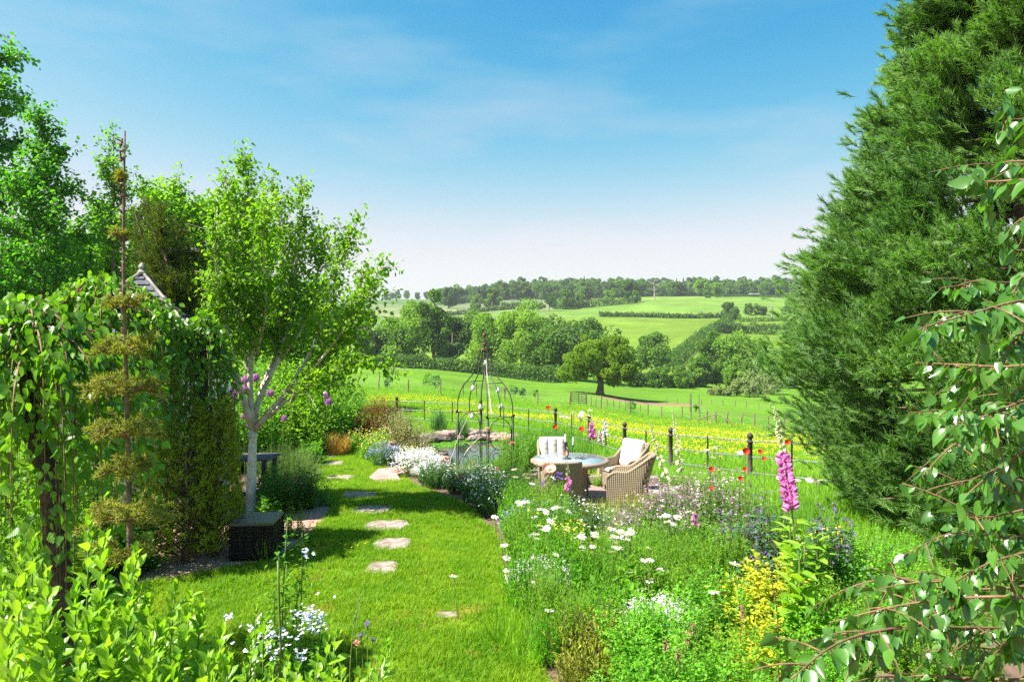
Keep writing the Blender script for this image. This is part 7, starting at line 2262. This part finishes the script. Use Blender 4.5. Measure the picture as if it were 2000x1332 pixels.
def shrub(name, label, base, tips, L, nlv, spread_el=(15, 70), rows=5):
    base = np.asarray(base, float)
    t = thing(name, label, 'shrub', base)
    sb = MB()
    P, D, Ls = [], [], []
    for (tip, lf) in tips:
        tip = np.asarray(tip, float)
        b = base + np.array(((tip[0] - base[0]) * .45, (tip[1] - base[1]) * .45, 0))
        c_ = bez(b, np.array((tip[0] * .8 + b[0] * .2, tip[1] * .8 + b[1] * .2, tip[2] * .45)), tip, 9)
        sb.tubes(c_, np.linspace(.010, .0035, 9), 5)
        n = int(nlv * lf)
        f = 1 - .42 * (np.arange(n) / n) ** 1.3
        x = f * 8
        i = np.minimum(x.astype(int), 7)
        p = c_[i] + (c_[i + 1] - c_[i]) * (x - i)[:, None]
        tg = nrm(c_[-1] - c_[-2])
        a = np.arange(n) * 2.399 + RNG.random() * 6
        el = np.radians(spread_el[1] - (spread_el[1] - spread_el[0]) * np.minimum(1, np.arange(n) / n * 1.9)) + RNG.normal(size=n) * .16
        d, _ = frames_from(a, el)
        d = nrm(d + tg * .35)
        P.append(p); D.append(d); Ls.append(L * (.62 + .5 * np.minimum(1, np.arange(n) / n * 3)) * (.85 + .3 * RNG.random(n)))
    P, D, Ls = np.concatenate(P), np.concatenate(D), np.concatenate(Ls)
    sb.obj('stems', 'stem', t, True)
    order = np.argsort(P[:, 1] - P[:, 2] * .8)
    leaf_parts(t, P, D, RNG.normal(size=len(P)) * .3, Ls, lime_me, order, 'lime_leaf', tpl='obovate', wr=.46)
    return t


tips = []
for (px, py, Y) in ((40, 1075, 2.9), (60, 1060, 3.0), (180, 1030, 3.2), (195, 1045, 3.1), (95, 1120, 2.8), (245, 1110, 3.2), (262, 1080, 3.3), (300, 1170, 3.2), (330, 1160, 3.4), (25, 1160, 2.7), (140, 1150, 2.9), (200, 1140, 3.0), (375, 1160, 3.5), (390, 1185, 3.4), (250, 1180, 2.9),
                    (60, 1220, 2.6), (120, 1230, 2.6), (180, 1220, 2.7), (320, 1230, 3.0), (360, 1250, 3.0), (10, 1240, 2.5), (230, 1250, 2.7), (290, 1270, 2.8), (430, 1240, 3.3), (90, 1290, 2.5), (160, 1300, 2.5), (220, 1310, 2.6), (340, 1310, 2.8), (400, 1300, 3.0), (30, 1310, 2.4), (280, 1330, 2.6), (450, 1300, 3.1)):
    tips.append((at(px + RNG.normal() * 6, py + RNG.normal() * 6, Y), 1.0))
for _ in range(40):
    px = RNG.uniform(-60, 460); lim = np.interp(px, [-60, 60, 180, 300, 460], [1110, 1110, 1110, 1220, 1290])
    tips.append((at(px, RNG.uniform(lim, 1420), RNG.uniform(2.5, 3.7)), 1.0))
shrub('evergreen_shrub', 'large lime green leafed shrub filling the bottom left corner', (-2.05, 3.0, 0), tips, .094, 34)
tips = []
for (px, py, Y) in ((500, 1190, 3.7), (515, 1210, 3.6), (490, 1250, 3.5), (640, 1250, 3.6), (655, 1240, 3.7), (560, 1290, 3.4), (620, 1290, 3.4), (580, 1310, 3.3), (530, 1320, 3.2), (745, 1275, 3.5), (755, 1260, 3.6), (700, 1320, 3.3), (650, 1320, 3.2), (480, 1310, 3.2), (600, 1330, 3.2), (720, 1310, 3.4)):
    tips.append((at(px, py, Y), .8))
for _ in range(14):
    tips.append((at(RNG.uniform(450, 700), RNG.uniform(1310, 1420), RNG.uniform(3.0, 3.6)), .8))
shrub('evergreen_shrub', 'lower lime green shrub right of the big one with rosettes over the lawn', (-1.3, 3.3, 0), tips, .085, 28)

# ------------------------------------------------------------------ overhanging birch on the right
gl_me = leaf_meshes('ovate', 'gloss_leaf', (.58, .66, .62, .54))
rb0 = np.array((4.6, 2.9, 0.0))
t = thing('overhanging_tree', 'near tree with thin drooping twigs and glossy leaves hanging in from the right edge', 'tree', rb0)
MB().tubes(smoothline([rb0 - (0, 0, .2), rb0 + (.05, 0, 1.5), rb0 + (-.05, 0, 3.2), rb0 + (0, 0, 5.0)], 10), np.linspace(.16, .07, 10), 10).obj('trunk', 'birch_bark', t, True)
BR = [
    [(2080, 215), (2000, 232), (1962, 240), (1958, 262)], [(2080, 320), (1985, 315), (1940, 322), (1912, 345)], [(2080, 345), (1990, 352), (1930, 355), (1895, 352)], [(2080, 420), (2000, 425), (1975, 445), (1965, 480)],
    [(2100, 560), (1960, 552), (1900, 556), (1838, 562)], [(2100, 575), (1980, 590), (1900, 612), (1800, 640)], [(2100, 620), (1990, 605), (1930, 620), (1880, 640)],
    [(2100, 650), (2000, 690), (1920, 728), (1830, 768)], [(2100, 690), (1980, 715), (1880, 712), (1788, 708)], [(2100, 730), (1990, 760), (1950, 800), (1940, 850)],
    [(2100, 740), (1980, 790), (1900, 820), (1850, 830)], [(2100, 790), (1960, 815), (1880, 800), (1776, 806)], [(2100, 770), (1950, 830), (1860, 870), (1800, 930)], [(2100, 840), (2000, 880), (1950, 930), (1930, 990)],
    [(2100, 860), (1980, 900), (1900, 935), (1830, 960)], [(2100, 900), (1990, 960), (1960, 1010), (1950, 1060)], [(2100, 960), (1980, 1000), (1920, 1010), (1880, 1000)],
    [(2100, 1000), (1980, 1050), (1860, 1040), (1762, 1085)], [(2100, 1060), (1960, 1090), (1890, 1120), (1840, 1160)], [(2100, 1130), (1930, 1150), (1820, 1145), (1700, 1108)], [(1830, 1148), (1760, 1128), (1680, 1140), (1580, 1188)],
    [(2100, 1170), (1920, 1165), (1780, 1178), (1620, 1215)], [(1900, 1168), (1800, 1215), (1720, 1270), (1690, 1310)], [(2100, 1230), (1900, 1225), (1750, 1225), (1620, 1250)], [(1760, 1225), (1680, 1240), (1620, 1265), (1545, 1325)],
    [(2100, 1280), (1960, 1270), (1880, 1262), (1800, 1270)], [(2100, 1325), (1900, 1325), (1800, 1318), (1690, 1340)], [(2100, 1200), (2000, 1230), (1950, 1270), (1920, 1310)], [(2100, 1110), (2000, 1120), (1960, 1160), (1900, 1190)],
    [(2100, 650), (2020, 640), (1985, 660), (1960, 690)], [(2100, 520), (2020, 525), (1995, 545), (1980, 570)],
]
bb, P, D, Ls = MB(), [], [], []
LIMBS = []
for k, z in enumerate((.95, 1.4, 1.85, 2.3, 2.8, 3.3, 3.8)):
    LIMBS.append(smoothline([rb0 + (-.05, 0, z + .1), rb0 + (-.8, -.15 + .1 * math.sin(k * 2), z + .42), rb0 + (-1.75, -.35 + .2 * math.sin(k * 3), z + .2)], 12))
    bb.tubes(LIMBS[-1], np.linspace(.030, .008, 12), 6)


def leafy(c_, n, L):
    f = np.sort(RNG.random(n)) * (len(c_) - 1.01)
    i = f.astype(int)
    p = c_[i] + (c_[i + 1] - c_[i]) * (f - i)[:, None] + RNG.normal(size=(n, 3)) * .03
    d = nrm(nrm(c_[i + 1] - c_[i]) * .4 + rdir(n) * .6 + np.column_stack((np.zeros((n, 2)), -.35 - .6 * RNG.random(n))))
    P.append(p); D.append(d); Ls.append(L * (.6 + .5 * RNG.random(n)))


for lm_ in LIMBS:
    for _ in range(26):
        j = RNG.integers(2, 12)
        e = lm_[j] + np.array((RNG.uniform(-.5, .35), RNG.normal() * .35, RNG.uniform(-.55, .2)))
        tw_ = bez(lm_[j], (lm_[j] + e) / 2 + (0, 0, .08), e, 6)
        bb.tubes(tw_, np.linspace(.005, .0015, 6), 4)
        leafy(tw_, 16, .06)
for k, pl in enumerate(BR):
    Y = 2.35 + .45 * math.sin(k * 2.3)
    pts = [at(x, y, Y + .12 * (j - 1) * math.sin(k)) for j, (x, y) in enumerate(pl)]
    if pl[0][0] >= 2080:
        lm_ = LIMBS[int(np.argmin([abs(q[8][2] - pts[0][2] - .1) for q in LIMBS]))]
        s0 = lm_[6 + k % 6]
        cn = smoothline([s0, (s0 + pts[0]) / 2 + (0, 0, .05), pts[0]], 8)
        bb.tubes(cn, np.linspace(.009, .0055, 8), 6)
        leafy(cn, 34, .06)
    c_ = smoothline(pts, 16)
    bb.tubes(c_, np.linspace(.0055, .0014, 16), 5)
    ln = np.linalg.norm(np.diff(c_, axis=0), axis=1).sum()
    n = max(9, int(ln * 92))
    f = np.sort(RNG.random(n)) * 15
    f[-1] = 14.9
    i = f.astype(int)
    p = c_[i] + (c_[i + 1] - c_[i]) * (f - i)[:, None]
    tg = nrm(c_[i + 1] - c_[i])
    side = np.where(np.arange(n) % 2 == 0, 1, -1)[:, None] * np.cross(tg, (0, 0, 1.0))
    d = nrm(tg * .45 + side * .45 + np.column_stack((np.zeros((n, 2)), -.35 - .75 * RNG.random(n))) + .35 * rdir(n))
    pet = p + d * .014
    bb.tubes(np.stack((p, (p + pet) / 2, pet), 1), .0012, 3, cap=False)
    P.append(pet); D.append(d); Ls.append(  .060 * (.6 + .5 * RNG.random(n)))
    # short side twigs
    for _ in range(int(ln * 9)):
        j = RNG.integers(3, 14)
        d2 = nrm((c_[j + 1] - c_[j]) * 8 + rdir(1)[0] * .8 + (0, 0, -.5))
        l2 = RNG.uniform(.10, .24)
        tw_ = bez(c_[j], c_[j] + d2 * l2 * .5 + (0, 0, .02), c_[j] + d2 * l2, 5)
        bb.tubes(tw_, np.linspace(.003, .0012, 5), 4)
        m = 5
        ff = np.linspace(.3, 1, m) * 3.99
        ii = ff.astype(int)
        pp = tw_[ii] + (tw_[ii + 1] - tw_[ii]) * (ff - ii)[:, None]
        dd = nrm(d2 * .4 + rdir(m) * .6 + (0, 0, -.7))
        P.append(pp); D.append(dd); Ls.append(.056 * (.6 + .5 * RNG.random(m)))
bb.obj('twigs', 'red_stem', t, True)
P, D, Ls = np.concatenate(P), np.concatenate(D), np.concatenate(Ls)
px_ = 1000 + F * P[:, 0] / P[:, 1]
order = np.argsort(np.where(px_ > 2010, 5, 0) + P[:, 1])
leaf_parts(t, P, D, RNG.normal(size=len(P)) * .9, Ls, gl_me, order, 'gloss_leaf', wr=.63)

# ------------------------------------------------------------------ haze
m_h, nt, p_, out_ = new_mat('haze')
nt.nodes.remove(p_)
vol = nt.nodes.new('ShaderNodeVolumePrincipled')
vol.inputs['Color'].default_value = (.90, .94, 1.0, 1)
vol.inputs['Density'].default_value = HAZE
vol.inputs['Anisotropy'].default_value = .2
nt.links.new(vol.outputs[0], out_.inputs['Volume'])
hz = MB().box((0, 560, 33), (2460, 1270, 104)).obj('haze', m_h, kind='stuff')
